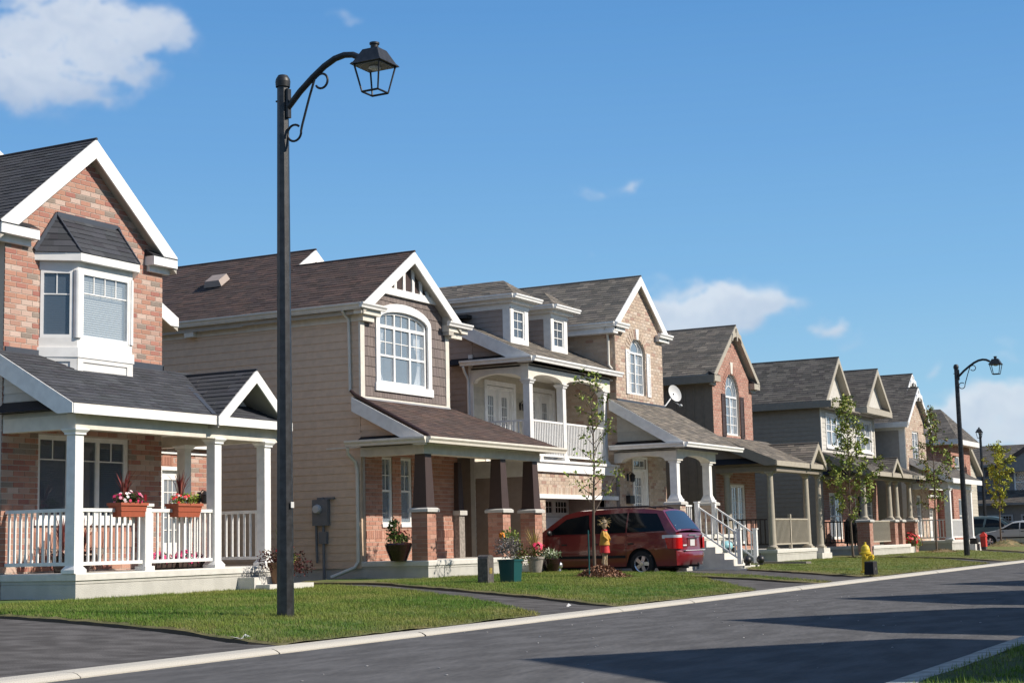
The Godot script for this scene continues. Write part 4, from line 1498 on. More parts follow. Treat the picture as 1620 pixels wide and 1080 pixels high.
	pipe(h, [Vector3(31.74, 2.3, -22.27), Vector3(31.74, 0.3, -22.25)], 0.04, "meter", "conduit")

func house_three() -> void:
	var h := thing("balcony_house", "house with a white columned balcony over its garage, two dormers and a pale brick gable", "house", Vector3(43.0, 0.25, -20.0), "houses along the street")
	var xL := 38.6
	var zb := -20.05
	var zW := -19.96
	var xg := 44.12
	var m: MB
	# left side wall
	T = fr(Vector3(xL, 0, 0), Vector3.BACK)
	siding(h, [[Vector2(-34, 0.2), Vector2(-21.9, 0.2), Vector2(-21.9, 7.0), Vector2(-23.4, 7.75), Vector2(-34, 7.75)]], [], "siding_mauve", 0.17, 50)
	siding(h, [rect(-21.9, zb, 0.2, 3.0)], [], "siding_mauve", 0.17, 20)
	box_part(h, "corner_board", [[-22.02, -21.88, 0.2, 6.4, 0.0, 0.035]], "greytrim")
	box_part(h, "balcony_band", [[-21.9, zb + 0.02, 2.9, 3.32, 0.0, 0.04]], "white")
	# garage front: brick over a deep-set white door
	T = fr(Vector3(0, 0, zb))
	brick_wall(h, [rect(38.62, 44.1, 0.2, 3.05)], [rect(39.3, 43.3, 0.1, 2.32)], P_BRICK3, 0, "mortar_pale")
	soldier(h, 38.9, 43.7, 2.42, 2.62, P_BRICK3)
	box_part(h, "garage_header", [[38.7, 44.2, 2.3, 2.42, -0.1, 0.06]], "white")
	T = fr(Vector3(0, 0, -21.3))
	box_part(h, "garage_opening", [[39.0, 39.3, 0.1, 2.4, -0.2, 1.2], [43.3, 43.6, 0.1, 2.4, -0.2, 1.2], [39.0, 43.6, 2.4, 2.5, -0.2, 1.2]], "siding_mauve")
	garage_door(h, 39.3, 43.3, 0.12, 2.4, 4)
	# balcony
	T = Transform3D()
	box_part(h, "balcony_floor", [[38.58, 44.1, 3.04, 3.34, -21.9, zb + 0.08], [38.52, 44.12, 3.3, 3.37, -21.9, zb + 0.13]], "white")
	for x in [38.48, 40.55, 43.35]:
		square_column(h, x + 0.12, zb - 0.1, 3.36, 5.58, 0.2, "greytrim")
	T = fr(Vector3(0, 0, zb))
	m = mb()
	m.slab([rect(38.46, 43.85, 5.4, 6.02)], [arch(38.74, 40.56, 5.0, 5.6, 0.17), arch(40.82, 43.36, 5.0, 5.58, 0.18), rect(38.4, 44, 5.3, 5.58)], -0.24, 0.0)
	part(h, "balcony_arch", m, M.cream)
	T = fr(Vector3(xL - 0.1, 0, 0), Vector3.BACK)
	m = mb()
	m.slab([rect(-21.9, zb - 0.02, 5.4, 6.02)], [arch(-21.8, zb - 0.24, 5.0, 5.6, 0.2), rect(-22, -19, 5.3, 5.58)], -0.2, 0.0)
	part(h, "balcony_arch", m, M.cream)
	T = Transform3D()
	box_part(h, "balcony_ceiling", [[38.5, 44.1, 5.95, 6.0, -21.9, zb]], "cream")
	railing(h, Vector3(38.72, 0, zb - 0.05), Vector3(40.58, 0, zb - 0.05), 4.48, 3.48, 0.105, 0.035, "white")
	railing(h, Vector3(40.78, 0, zb - 0.05), Vector3(43.38, 0, zb - 0.05), 4.48, 3.48, 0.105, 0.035, "white")
	railing(h, Vector3(38.6, 0, -21.85), Vector3(38.6, 0, zb - 0.2), 4.48, 3.48, 0.14, 0.035, "white")
	# back wall of the balcony with two glazed doors
	T = fr(Vector3(0, 0, -21.9))
	siding(h, [rect(38.6, 44.1, 3.3, 6.0)], [rect(39.35, 41.0, 3.4, 5.62), rect(41.9, 43.6, 3.4, 5.62)], "siding_pale", 0.17)
	for x in [39.35, 41.95]:
		door(h, x, x + 0.8, 3.4, 5.6, true)
		door(h, x + 0.82, x + 1.62, 3.4, 5.6, true)
		trim_around(h, x, x + 1.62, 3.4, 5.62, 0.13, 0.0, 0.04, "white", false)
	wall_lantern(h, Vector3(41.4, 5.1, 0.0))
	# balcony roof, rising to the ridge
	T = Transform3D()
	var k := 0.48
	slope(h, Vector3(38.3, 6.2, -19.83), Vector3(44.2, 6.2, -19.83), Vector3(38.3, 9.2, -26.08), Vector3(44.2, 9.2, -26.08), P_ROOF3, 0.12, "cream")
	left_rake(h, 38.3, -19.83, 6.2, -22.6, 7.53, 0.38, "greytrim", "siding_mauve", xL + 0.01)
	gutter(h, Vector3(38.27, 6.06, -19.83), Vector3(44.15, 6.06, -19.83), Vector3.BACK, "white", 1.1)
	gutter(h, Vector3(38.3, 6.06, -22.1), Vector3(38.3, 6.06, -19.81), Vector3.LEFT, "greytrim", 1.1)
	pipe(h, [Vector3(38.22, 6.04, -22.0), Vector3(38.3, 5.9, -22.0), Vector3(38.53, 5.7, -22.02), Vector3(38.54, 4.0, -22.02)], 0.04, "greytrim")
	for x in [39.07, 41.62]:
		dormer(h, x)
	# brick gable
	T = fr(Vector3(0, 0, zW))
	var cx := 45.98
	var P := [Vector2(xg + 0.012, 0.2), Vector2(47.85, 0.2), Vector2(47.85, 7.75), Vector2(cx, 9.25), Vector2(xg + 0.012, 7.75)]
	var hole := arch(45.2, 46.44, 5.64, 6.97, 0.45)
	brick_wall(h, [P], [hole, rect(45.12, 46.4, 1.2, 3.62)], P_BRICK3, 0, "mortar_pale")
	window(h, 45.2, 46.44, 5.64, 7.42, {"w": -0.08, "sash": 2, "transom": 6.97, "rise": 0.45, "nx": 2, "ny": 4, "frame": 0.06, "behind": "curtain", "fan": true, "curtain_w": 0.28})
	m = mb()
	for i in 15:
		var w := PI * (i + 0.5) / 15
		if i == 7:
			continue
		var d := Vector2(cos(w), sin(w))
		var s := Vector2(-d.y, d.x) * 0.045
		var c2 := Vector2(45.82, 6.97)
		var r0 := Vector2(d.x * 0.62, d.y * 0.46)
		var r1 := Vector2(d.x * 0.92, d.y * 0.76)
		m.slab([[c2 + r0 - s * 0.8, c2 + r0 + s * 0.8, c2 + r1 + s, c2 + r1 - s]], [], -0.005, 0.012, rc(P_BRICK3))
	part(h, "brick_arch", m, M.brick)
	m = mb()
	m.slab([[Vector2(45.74, 7.4), Vector2(45.9, 7.4), Vector2(45.95, 7.74), Vector2(45.69, 7.74)]], [], -0.01, 0.03)
	part(h, "keystone", m, M.greytrim)
	for x in [44.87, 46.5]:
		shutter(h, x, x + 0.28, 5.62, 7.02, "white")
	soldier(h, 44.95, 46.65, 5.5, 5.62, P_BRICK3)
	# front door with its transom light
	door(h, 45.2, 46.2, 1.2, 3.3, true)
	window(h, 45.2, 46.2, 3.32, 3.6, {"w": -0.03, "nx": 3, "ny": 1, "frame": 0.05})
	trim_around(h, 45.2, 46.2, 1.2, 3.6, 0.08, 0.0, 0.03, "white", false)
	wall_lantern(h, Vector3(44.75, 3.0, 0.0))
	box_part(h, "mailbox", [[44.6, 44.95, 2.2, 2.45, 0.0, 0.14]], "black")
	# side of the brick gable above the balcony roof
	T = fr(Vector3(xg, 0, 0), Vector3.BACK)
	brick_wall(h, [rect(-28.0, zW - 0.012, 3.3, 7.6)], [], P_BRICK3, 0, "mortar_pale")
	T = Transform3D()
	gable(h, 43.9, 48.06, 7.8, cx, 9.46, -19.83, -28, 0.3, 0.1, "white", P_ROOF3)
	box_part(h, "eave_soffit", [[43.78, 44.14, 7.42, 7.5, -28, -19.85], [43.82, 43.86, 7.45, 7.72, -28, -19.83]], "greytrim")
	gutter(h, Vector3(43.84, 7.62, -28), Vector3(43.84, 7.62, -19.8), Vector3.LEFT, "greytrim", 1.1)
	pipe(h, [Vector3(43.8, 7.6, -20.15), Vector3(44.0, 7.4, -20.15), Vector3(44.04, 7.2, -20.15), Vector3(44.04, 6.45, -20.15), Vector3(43.95, 6.3, -20.0)], 0.045, "cream")
	for s in [[43.8, 44.75], [47.25, 48.3]]:
		box_part(h, "eave_return", [[s[0] + 0.1, s[1] - 0.1, 7.5, 7.72, zW, -19.83]], "greytrim")
		gutter(h, Vector3(s[0], 7.62, -19.83), Vector3(s[1], 7.62, -19.83), Vector3.BACK, "white", 1.1)
	shell(h, xL, 47.85, 7.6, -34, -21.9, "siding_mauve")
	# entry porch
	var zp := -17.85
	porch_floor(h, 44.12, 48.1, 0.2, 1.2, zW, zp)
	for x in [43.78, 46.44]:
		pier(h, x, zp, 0.45, 0.3, 2.2, P_BRICK3)
		m = mb()
		m.box(x + 0.03, x + 0.42, 2.2, 2.27, zp - 0.42, zp - 0.03)
		m.taper([x + 0.05, x + 0.4, zp - 0.4, zp - 0.05], 2.27, [x + 0.11, x + 0.34, zp - 0.34, zp - 0.11], 2.42)
		m.box(x + 0.11, x + 0.34, 2.42, 3.42, zp - 0.34, zp - 0.11)
		m.box(x + 0.08, x + 0.37, 3.36, 3.44, zp - 0.37, zp - 0.08)
		part(h, "column", m, M.white)
	T = fr(Vector3(0, 0, zp))
	m = mb()
	m.slab([rect(43.815, 47.0, 3.42, 3.755)], [arch(44.25, 46.5, 3.3, 3.44, 0.16)], -0.38, -0.05)
	part(h, "porch_arch", m, M.cream)
	T = fr(Vector3(43.8, 0, 0), Vector3.BACK)
	m = mb()
	m.slab([rect(zW, zp - 0.065, 3.42, 3.75)], [arch(zW + 0.25, zp - 0.45, 3.3, 3.44, 0.16)], -0.33, 0.0)
	part(h, "porch_arch", m, M.cream)
	T = Transform3D()
	box_part(h, "porch_ceiling", [[43.8, 47.1, 3.72, 3.76, zW, zp]], "cream")
	slope(h, Vector3(43.55, 3.95, -17.55), Vector3(48.3, 3.95, -17.55), Vector3(43.55, 5.36, zW + 0.02), Vector3(48.3, 5.36, zW + 0.02), P_ROOF3, 0.1, "cream")
	left_rake(h, 43.55, -17.55, 3.95, zW, 5.36, 0.34, "greytrim", "siding_white", 44.1)
	box_part(h, "wall_flashing", [[44.1, 47.9, 5.3, 5.42, zW, zW + 0.04]], "flashing")
	gutter(h, Vector3(43.52, 3.8, -17.55), Vector3(48.35, 3.8, -17.55), Vector3.BACK, "white", 1.1)
	gutter(h, Vector3(43.55, 3.8, zW), Vector3(43.55, 3.8, -17.53), Vector3.LEFT, "greytrim", 1.1)
	# steps down to the drive between white railings
	for i in 5:
		box_part(h, "entry_step", [[45.0, 46.5, 0.0, 1.2 - 0.19 * (i + 1), zp + 0.03 + 0.28 * i, zp + 0.03 + 0.28 * (i + 1)]], "concrete_lip")
	box_part(h, "entry_pad", [[44.8, 48.4, 0.0, 0.17, zp, zp + 2.2]], "concrete_lip")
	for x in [45.0, 46.42]:
		railing(h, Vector3(x, 0.0, zp + 0.05), Vector3(x, -0.86, zp + 1.32), 2.08, 1.3, 0.17, 0.035, "white")
		for p in [[zp + 0.05, 1.2, 2.16], [zp + 1.36, 0.3, 1.32]]:
			box_part(h, "newel_post", [[x - 0.06, x + 0.06, p[1], p[2], p[0] - 0.06, p[0] + 0.06], [x - 0.08, x + 0.08, p[2], p[2] + 0.04, p[0] - 0.08, p[0] + 0.08]], "white")
	railing(h, Vector3(44.2, 0.0, zp - 0.1), Vector3(44.95, 0.0, zp - 0.1), 2.1, 1.3, 0.14, 0.035, "white")

func shutter(par: Node3D, x0: float, x1: float, y0: float, y1: float, material: String) -> void:
	var m := mb()
	m.slab([rect(x0, x1, y0, y1)], [rect(x0 + 0.05, x1 - 0.05, y0 + 0.08, (y0 + y1) / 2 - 0.04), rect(x0 + 0.05, x1 - 0.05, (y0 + y1) / 2 + 0.04, y1 - 0.08)], 0.002, 0.035)
	m.box(x0 + 0.05, x1 - 0.05, y0 + 0.08, y1 - 0.08, 0.002, 0.012)
	var y := y0 + 0.1
	while y < y1 - 0.1:
		m.flat([Vector3(x0 + 0.05, y, 0.028), Vector3(x1 - 0.05, y, 0.028), Vector3(x1 - 0.05, y + 0.05, 0.012), Vector3(x0 + 0.05, y + 0.05, 0.012)], Color.WHITE, Vector3.BACK)
		y += 0.052
	part(par, "shutter", m, M[material])

func garage_door(par: Node3D, x0: float, x1: float, y0: float, y1: float, n: int, material := "door_white") -> void:
	var m := mb()
	var rows := 4
	var hh := (y1 - y0) / rows
	var holes := []
	for k in n:
		var a := x0 + (x1 - x0) * (k + 0.12) / n
		var b := x0 + (x1 - x0) * (k + 0.88) / n
		holes.append(rect(a, b, y1 - hh * 0.78, y1 - hh * 0.22))
	for r in rows:
		var hs := holes if r == rows - 1 else []
		m.slab([rect(x0, x1, y0 + r * hh + 0.006, y0 + (r + 1) * hh - 0.006)], hs, -0.05, 0.0)
	var d := part(par, "garage_door", m, M[material])
	m = mb()
	for k in n:
		var a := x0 + (x1 - x0) * (k + 0.12) / n
		var b := x0 + (x1 - x0) * (k + 0.88) / n
		for r in rows - 1:
			m.slab([rect(a, b, y0 + r * hh + hh * 0.2, y0 + r * hh + hh * 0.8)], [], -0.02, 0.014)
	part(d, "raised_panel", m, M[material])
	m = mb()
	var bars := mb()
	for H in holes:
		m.slab([H], [], -0.04, -0.035)
		for k in range(1, 4):
			var xx := lerpf(H[0].x, H[1].x, k / 4.0)
			bars.box(xx - 0.012, xx + 0.012, H[0].y, H[2].y, -0.035, -0.015)
		var ym: float = (H[0].y + H[2].y) / 2
		bars.box(H[0].x, H[1].x, ym - 0.012, ym + 0.012, -0.0355, -0.0155)
	part(d, "door_pane", m, M.carglass)
	part(d, "muntins", bars, M[material])

func dormer(par: Node3D, x: float) -> void:
	var z := -20.9
	T = fr(Vector3(x, 0, z))
	var w := 1.1
	var m := mb()
	m.slab([rect(0, w, 6.6, 7.86)], [rect(0.2, 0.88, 6.86, 7.7)], -0.2, 0.0)
	var d := part(par, "dormer", m, M.white)
	box_part(d, "dormer_frieze", [[-0.03, w + 0.03, 7.74, 7.86, 0, 0.02], [-0.03, w + 0.03, 6.6, 6.7, 0, 0.02]], "white")
	window(d, 0.2, 0.88, 6.86, 7.7, {"w": -0.03, "nx": 2, "ny": 3, "frame": 0.055, "glass": "pane_dark"})
	T = fr(Vector3(x, 0, 0), Vector3.BACK)
	siding(d, [[Vector2(-23.6, 7.9), Vector2(-23.5, 7.86), Vector2(z - 0.2, 6.66), Vector2(z - 0.2, 7.9)]], [], "siding_mauve", 0.14)
	box_part(d, "corner_board", [[z - 0.24, z, 6.6, 7.86, -0.02, 0.02], [-23.4, z, 7.7, 7.86, -0.02, 0.025]], "greytrim")
	T = Transform3D()
	box_part(d, "dormer_side", [[x + w - 0.14, x + w, 6.6, 7.86, -23.6, z - 0.2]], "siding_mauve")
	var e := 0.26
	box_part(d, "cornice", [[x - e, x + w + e, 7.95, 8.06, -24.2, z + e], [x - e * 0.55, x + w + e * 0.55, 7.86, 7.95, -24.2, z + e * 0.55]], "greytrim")
	gutter(d, Vector3(x - e - 0.02, 7.96, z + e), Vector3(x + w + e + 0.02, 7.96, z + e), Vector3.BACK, "white", 0.9)
	gutter(d, Vector3(x - e, 7.96, -24.2), Vector3(x - e, 7.96, z + e), Vector3.LEFT, "greytrim", 0.9)
	var A := Vector3(x - e, 8.07, z + e)
	var B := Vector3(x + w + e, 8.07, z + e)
	var R := Vector3(x + w / 2, 8.62, z - 0.5)
	var Rb := Vector3(x + w / 2, 8.62, -25.0)
	shingles(d, A, B, R, R + Vector3(0.01, 0, 0), P_ROOF3, 0.32, 0.14, Vector3(0, 1, 1))
	shingles(d, Vector3(x - e, 8.07, -25.0), A, Rb, R, P_ROOF3, 0.32, 0.14, Vector3(-1, 1, 0))
	shingles(d, B, Vector3(x + w + e, 8.07, -25.0), R, Rb, P_ROOF3, 0.32, 0.14, Vector3(1, 1, 0))

# ornament in the peak of a gable: an arched collar and a king post
func peak_ornament(par: Node3D, xa: float, ya: float, s: float, zf: float, trim: String, size := 1.0) -> void:
	T = fr(Vector3(0, 0, zf))
	var m := mb()
	var hw := 0.62 * size
	var y := ya - hw * s
	m.slab([[Vector2(xa - hw, y - 0.2 * size), Vector2(xa + hw, y - 0.2 * size), Vector2(xa + hw * 0.8, y + 0.12 * size), Vector2(xa, y + 0.2 * size), Vector2(xa - hw * 0.8, y + 0.12 * size)]], [arch(xa - hw * 0.82, xa + hw * 0.82, y - 0.4 * size, y - 0.18 * size, 0.2 * size)], -0.03, 0.03)
	m.box(xa - 0.05, xa + 0.05, y - 0.16 * size, ya - 0.12, -0.02, 0.04)
	part(par, "peak_ornament", m, M[trim])
	T = Transform3D()

func house_four() -> void:
	var h := thing("brick_gable_house", "house with red brick gable, dark shutters and round tan porch columns", "house", Vector3(53.7, 0.28, -19.7), "houses along the street")
	var zW := -19.7
	var xL := 51.68
	var m: MB
	T = fr(Vector3(xL, 0, 0), Vector3.BACK)
	m = mb()
	m.slab([rect(-32, zW - 0.012, 0.2, 6.6)], [], -0.16, 0.0)
	var w := part(h, "batten_wall", m, M.siding_taupe)
	for k in 36:
		var bm := mb()
		bm.box(-32 + k * 0.34, -32 + k * 0.34 + 0.05, 0.2, 6.35, 0, 0.022)
		part(w, "batten", bm, M.siding_taupe)
	T = fr(Vector3(0, 0, zW))
	var cx := 53.7
	var P := [Vector2(xL + 0.006, 0.2), Vector2(55.7, 0.2), Vector2(55.7, 6.6), Vector2(cx, 8.4), Vector2(xL + 0.006, 6.6)]
	brick_wall(h, [P], [arch(52.9, 54.35, 4.72, 6.1, 0.85), rect(52.6, 54.6, 0.8, 2.95)], P_BRICK4, 0, "mortar_pale")
	window(h, 52.9, 54.35, 4.72, 6.95, {"w": -0.09, "sash": 2, "transom": 6.1, "rise": 0.85, "nx": 2, "ny": 4, "frame": 0.065, "behind": "curtain", "fan": true, "curtain_w": 0.25})
	m = mb()
	for i in 21:
		var a := PI * (i + 0.5) / 21
		if i == 10:
			continue
		var d := Vector2(cos(a), sin(a))
		var s := Vector2(-d.y, d.x) * 0.045
		var c2 := Vector2(53.62, 6.1)
		m.slab([[c2 + Vector2(d.x * 0.74, d.y * 0.87) - s, c2 + Vector2(d.x * 0.74, d.y * 0.87) + s, c2 + Vector2(d.x * 1.0, d.y * 1.13) + s, c2 + Vector2(d.x * 1.0, d.y * 1.13) - s]], [], -0.005, 0.012, rc(P_BRICK4))
	part(h, "brick_arch", m, M.brick)
	m = mb()
	m.slab([[Vector2(53.54, 6.93), Vector2(53.7, 6.93), Vector2(53.75, 7.35), Vector2(53.49, 7.35)]], [], -0.01, 0.03)
	part(h, "keystone", m, M.cream)
	shutter(h, 52.5, 52.88, 4.65, 6.15, "brown_paint")
	shutter(h, 54.38, 54.76, 4.65, 6.15, "brown_paint")
	window(h, 52.6, 54.6, 0.85, 2.95, {"w": -0.04, "sash": 3, "nx": 2, "ny": 4, "frame": 0.09, "behind": "curtain"})
	T = Transform3D()
	box_part(h, "wall_flashing", [[xL, 55.75, 4.5, 4.62, zW, zW + 0.04]], "flashing")
	gable(h, 51.36, 56.05, 6.75, cx, 8.68, -19.5, -32, 0.22, 0.2, "beige", P_ROOF3)
	peak_ornament(h, cx, 8.68, 0.82, -19.47, "beige", 0.85)
	eave_return(h, 51.36, 51.95, 6.5, 6.72, zW, -19.48, "beige")
	eave_return(h, 55.45, 56.05, 6.5, 6.72, zW, -19.48, "beige")
	box_part(h, "eave_fascia", [[51.34, 51.4, 6.45, 6.72, -32, -19.5], [51.4, 51.7, 6.45, 6.5, -32, -19.6]], "beige_dark")
	T = Transform3D(Basis(Vector3.BACK, 0.69), Vector3(52.0, 7.35, -23.2))
	m = mb()
	m.taper([-0.25, 0.25, -0.25, 0.25], 0.0, [-0.2, 0.25, -0.2, 0.2], 0.2)
	part(h, "roof_vent", m, M.black_matte)
	shell(h, xL, 57.6, 6.6, -32, -22.0, "siding_taupe")
	T = Transform3D()
	box_part(h, "side_return", [[55.5, 55.7, 0.2, 6.6, -22.0, zW - 0.21], [55.7, 57.6, 0.2, 4.4, -21.9, -21.75]], "siding_taupe")
	# porch
	var zp := -17.6
	porch_floor(h, xL, 56.1, 0.1, 0.65, -21.8, zp)
	box_part(h, "porch_step", [[56.1, 57.3, 0.0, 0.45, -19.5, -17.4], [56.4, 57.15, 0.45, 0.62, -18.2, -17.42]], "concrete_lip")
	for x in [51.85, 55.75]:
		round_column(h, x, zp - 0.2, 0.65, 3.3, 0.12, "beige")
	round_column(h, 56.75, zp - 0.05, 0.62, 3.3, 0.12, "beige")
	round_column(h, 51.95, -19.4, 0.65, 3.3, 0.13, "beige")
	box_part(h, "porch_beam", [[51.7, 56.95, 3.3, 3.5, -17.85, -17.5], [51.7, 51.95, 3.3, 3.5, zW, -17.85]], "beige_dark")
	box_part(h, "porch_ceiling", [[51.7, 57.0, 3.48, 3.51, -21.8, -17.62]], "beige_dark")
	slope(h, Vector3(51.4, 3.66, -17.4), Vector3(57.1, 3.66, -17.4), Vector3(51.4, 4.62, zW), Vector3(57.1, 4.62, zW), P_ROOF3, 0.1, "beige_dark")
	box_part(h, "fascia", [[51.4, 57.1, 3.48, 3.65, -17.42, -17.37]], "beige")
	left_rake(h, 51.4, -17.4, 3.66, zW, 4.62, 0.34, "beige_dark", "siding_taupe", 51.67)
	gable(h, 55.0, 56.95, 3.62, 56.0, 4.42, -17.34, -19.9, 0.22, 0.15, "beige", P_ROOF3)
	T = fr(Vector3(0, 0, -17.6))
	m = mb()
	m.slab([[Vector2(55.3, 3.62), Vector2(56.7, 3.62), Vector2(56.0, 4.2)]], [], -0.05, 0.0)
	part(h, "gablet_panel", m, M.siding_white)
	T = Transform3D()
	railing(h, Vector3(52.0, 0, zp - 0.15), Vector3(55.6, 0, zp - 0.15), 1.7, 0.8, 0.13, 0.035, "beige")
	box_part(h, "rail_post", [[53.55, 53.65, 0.65, 1.85, zp - 0.2, zp - 0.1]], "beige")
	railing(h, Vector3(51.8, 0, -19.6), Vector3(51.8, 0, zp - 0.35), 1.7, 0.8, 0.16, 0.035, "brown_paint")

func house_five() -> void:
	var h := thing("twin_gable_house", "house with two small gables, pale siding over brick and a covered barbecue on its porch", "house", Vector3(66.4, 0.22, -19.2), "houses along the street")
	var zW := -19.2
	var xL := 62.46
	var xR := 70.5
	var m: MB
	T = fr(Vector3(xL, 0, 0), Vector3.BACK)
	siding(h, [rect(-31, zW - 0.014, 0.1, 6.3)], [], "siding_slate", 0.18, 45)
	T = fr(Vector3(0, 0, zW))
	var wins := [rect(63.2, 65.6, 4.7, 6.0), rect(67.5, 69.9, 4.7, 6.0)]
	siding(h, [rect(xL + 0.006, xR, 4.2, 6.3)], wins, "siding_white", 0.18)
	for w in wins:
		window(h, w[0].x, w[1].x, w[0].y, w[2].y, {"w": -0.01, "sash": 3, "mid": 0.5, "nx": 2, "ny": 2, "frame": 0.09, "behind": "curtain", "curtain_w": 0.12})
		trim_around(h, w[0].x, w[1].x, w[0].y, w[2].y, 0.08, 0.0, 0.04, "white")
	box_part(h, "corner_board", [[xL - 0.03, xL + 0.12, 4.2, 6.3, 0.0, 0.035]], "cream")
	box_part(h, "corner_board", [[xR - 0.12, xR, 4.2, 6.3, 0.0, 0.035]], "cream")
	brick_wall(h, [rect(xL + 0.006, xR, 0.1, 4.19)], [rect(63.2, 65.0, 0.9, 2.8), rect(68.6, 69.7, 1.0, 2.8)], P_BRICK4, 0, "mortar_pale")
	window(h, 63.2, 65.0, 0.9, 2.8, {"w": -0.04, "sash": 2, "mid": 0.5, "nx": 2, "ny": 2, "frame": 0.1, "behind": "blind_dark"})
	window(h, 68.6, 69.7, 1.0, 2.8, {"w": -0.04, "sash": 1, "mid": 0.5, "nx": 2, "ny": 2, "frame": 0.1})
	door(h, 66.0, 67.0, 0.6, 2.7, true)
	box_part(h, "black_door", [[67.4, 68.3, 0.6, 2.7, 0.0, 0.06]], "black")
	# roof: ridge towards the street and the two gables
	T = Transform3D()
	gable(h, 62.1, 66.05, 6.5, 64.1, 8.42, -18.8, -31, 0.24, 0.24, "beige", P_ROOF5)
	gable(h, 66.75, 70.85, 6.5, 68.8, 8.3, -18.45, -31, 0.24, 0.24, "beige", P_ROOF5)
	gable(h, 65.8, 69.0, 6.9, 67.4, 8.6, -20.6, -31, 0.2, 0.2, "beige", P_ROOF5)
	for g in [[62.1, 66.05, 64.1, -18.8], [66.75, 70.85, 68.8, -18.45]]:
		T = fr(Vector3(0, 0, g[3]))
		box_part(h, "pediment_base", [[g[0] - 0.012, g[1] + 0.012, 6.25, 6.49, -0.3, 0.032]], "beige")
		m = mb()
		m.slab([[Vector2(g[0] + 0.3, 6.5), Vector2(g[1] - 0.3, 6.5), Vector2(g[2], 8.15)]], [], -0.35, -0.3)
		part(h, "pediment_panel", m, M.siding_white)
		T = Transform3D()
		m = mb()
		m.flat([Vector3(g[0] + 0.2, 6.5, g[3] + 0.0), Vector3(g[1] - 0.2, 6.5, g[3] + 0.0), Vector3(g[1] - 0.4, 6.62, g[3] - 0.3), Vector3(g[0] + 0.4, 6.62, g[3] - 0.3)], Color.WHITE, Vector3.UP)
		part(h, "pediment_skirt", m, M.beige_dark)
	box_part(h, "eave_fascia", [[62.08, 62.13, 6.22, 6.5, -31, -18.6], [62.13, 62.5, 6.22, 6.27, -31, -18.8]], "beige_dark")
	box_part(h, "front_soffit", [[62.5, 70.5, 6.22, 6.26, zW, -18.7]], "beige_dark")
	shell(h, xL, xR, 6.2, -31, -21, "siding_slate")
	# porch
	T = Transform3D()
	var zp := -17.25
	porch_floor(h, 62.4, 68.2, 0.1, 0.62, zW, zp)
	box_part(h, "porch_step", [[68.2, 69.2, 0.0, 0.5, -18.4, -17.3]], "concrete_lip")
	for x in [62.1, 65.95, 67.1, 69.3]:
		pier(h, x + 0.05, zp - 0.05, 0.5, 0.2, 1.66, P_BRICK4)
		round_column(h, x + 0.3, zp - 0.3, 1.66, 3.3, 0.115, "beige")
	box_part(h, "porch_beam", [[62.2, 70.4, 3.3, 3.46, zp - 0.45, zp - 0.15], [62.2, 62.5, 3.3, 3.46, zW, zp - 0.45]], "beige_dark")
	box_part(h, "porch_ceiling", [[62.2, 70.4, 3.44, 3.47, zW, zp - 0.2]], "beige_dark")
	slope(h, Vector3(61.9, 3.58, -17.05), Vector3(70.7, 3.58, -17.05), Vector3(61.9, 4.45, zW), Vector3(70.7, 4.45, zW), P_ROOF5, 0.1, "beige_dark")
	box_part(h, "fascia", [[61.9, 70.7, 3.4, 3.57, -17.08, -17.02]], "beige")
	left_rake(h, 61.9, -17.05, 3.58, zW, 4.45, 0.32, "beige_dark", "siding_slate", 62.3)
	gable(h, 64.9, 66.65, 3.55, 65.76, 4.2, -17.0, -19, 0.18, 0.12, "beige", P_ROOF5)
	T = fr(Vector3(0, 0, -17.5))
	m = mb()
	m.slab([[Vector2(65.15, 3.56), Vector2(66.4, 3.56), Vector2(65.76, 4.05)]], [], -0.05, 0.0)
	part(h, "gablet_panel", m, M.siding_white)
	T = Transform3D()
	railing(h, Vector3(62.65, 0, zp - 0.25), Vector3(65.95, 0, zp - 0.25), 1.62, 0.75, 0.12, 0.035, "beige")
	railing(h, Vector3(62.35, 0, zW), Vector3(62.35, 0, zp - 0.6), 1.62, 0.75, 0.15, 0.04, "black")

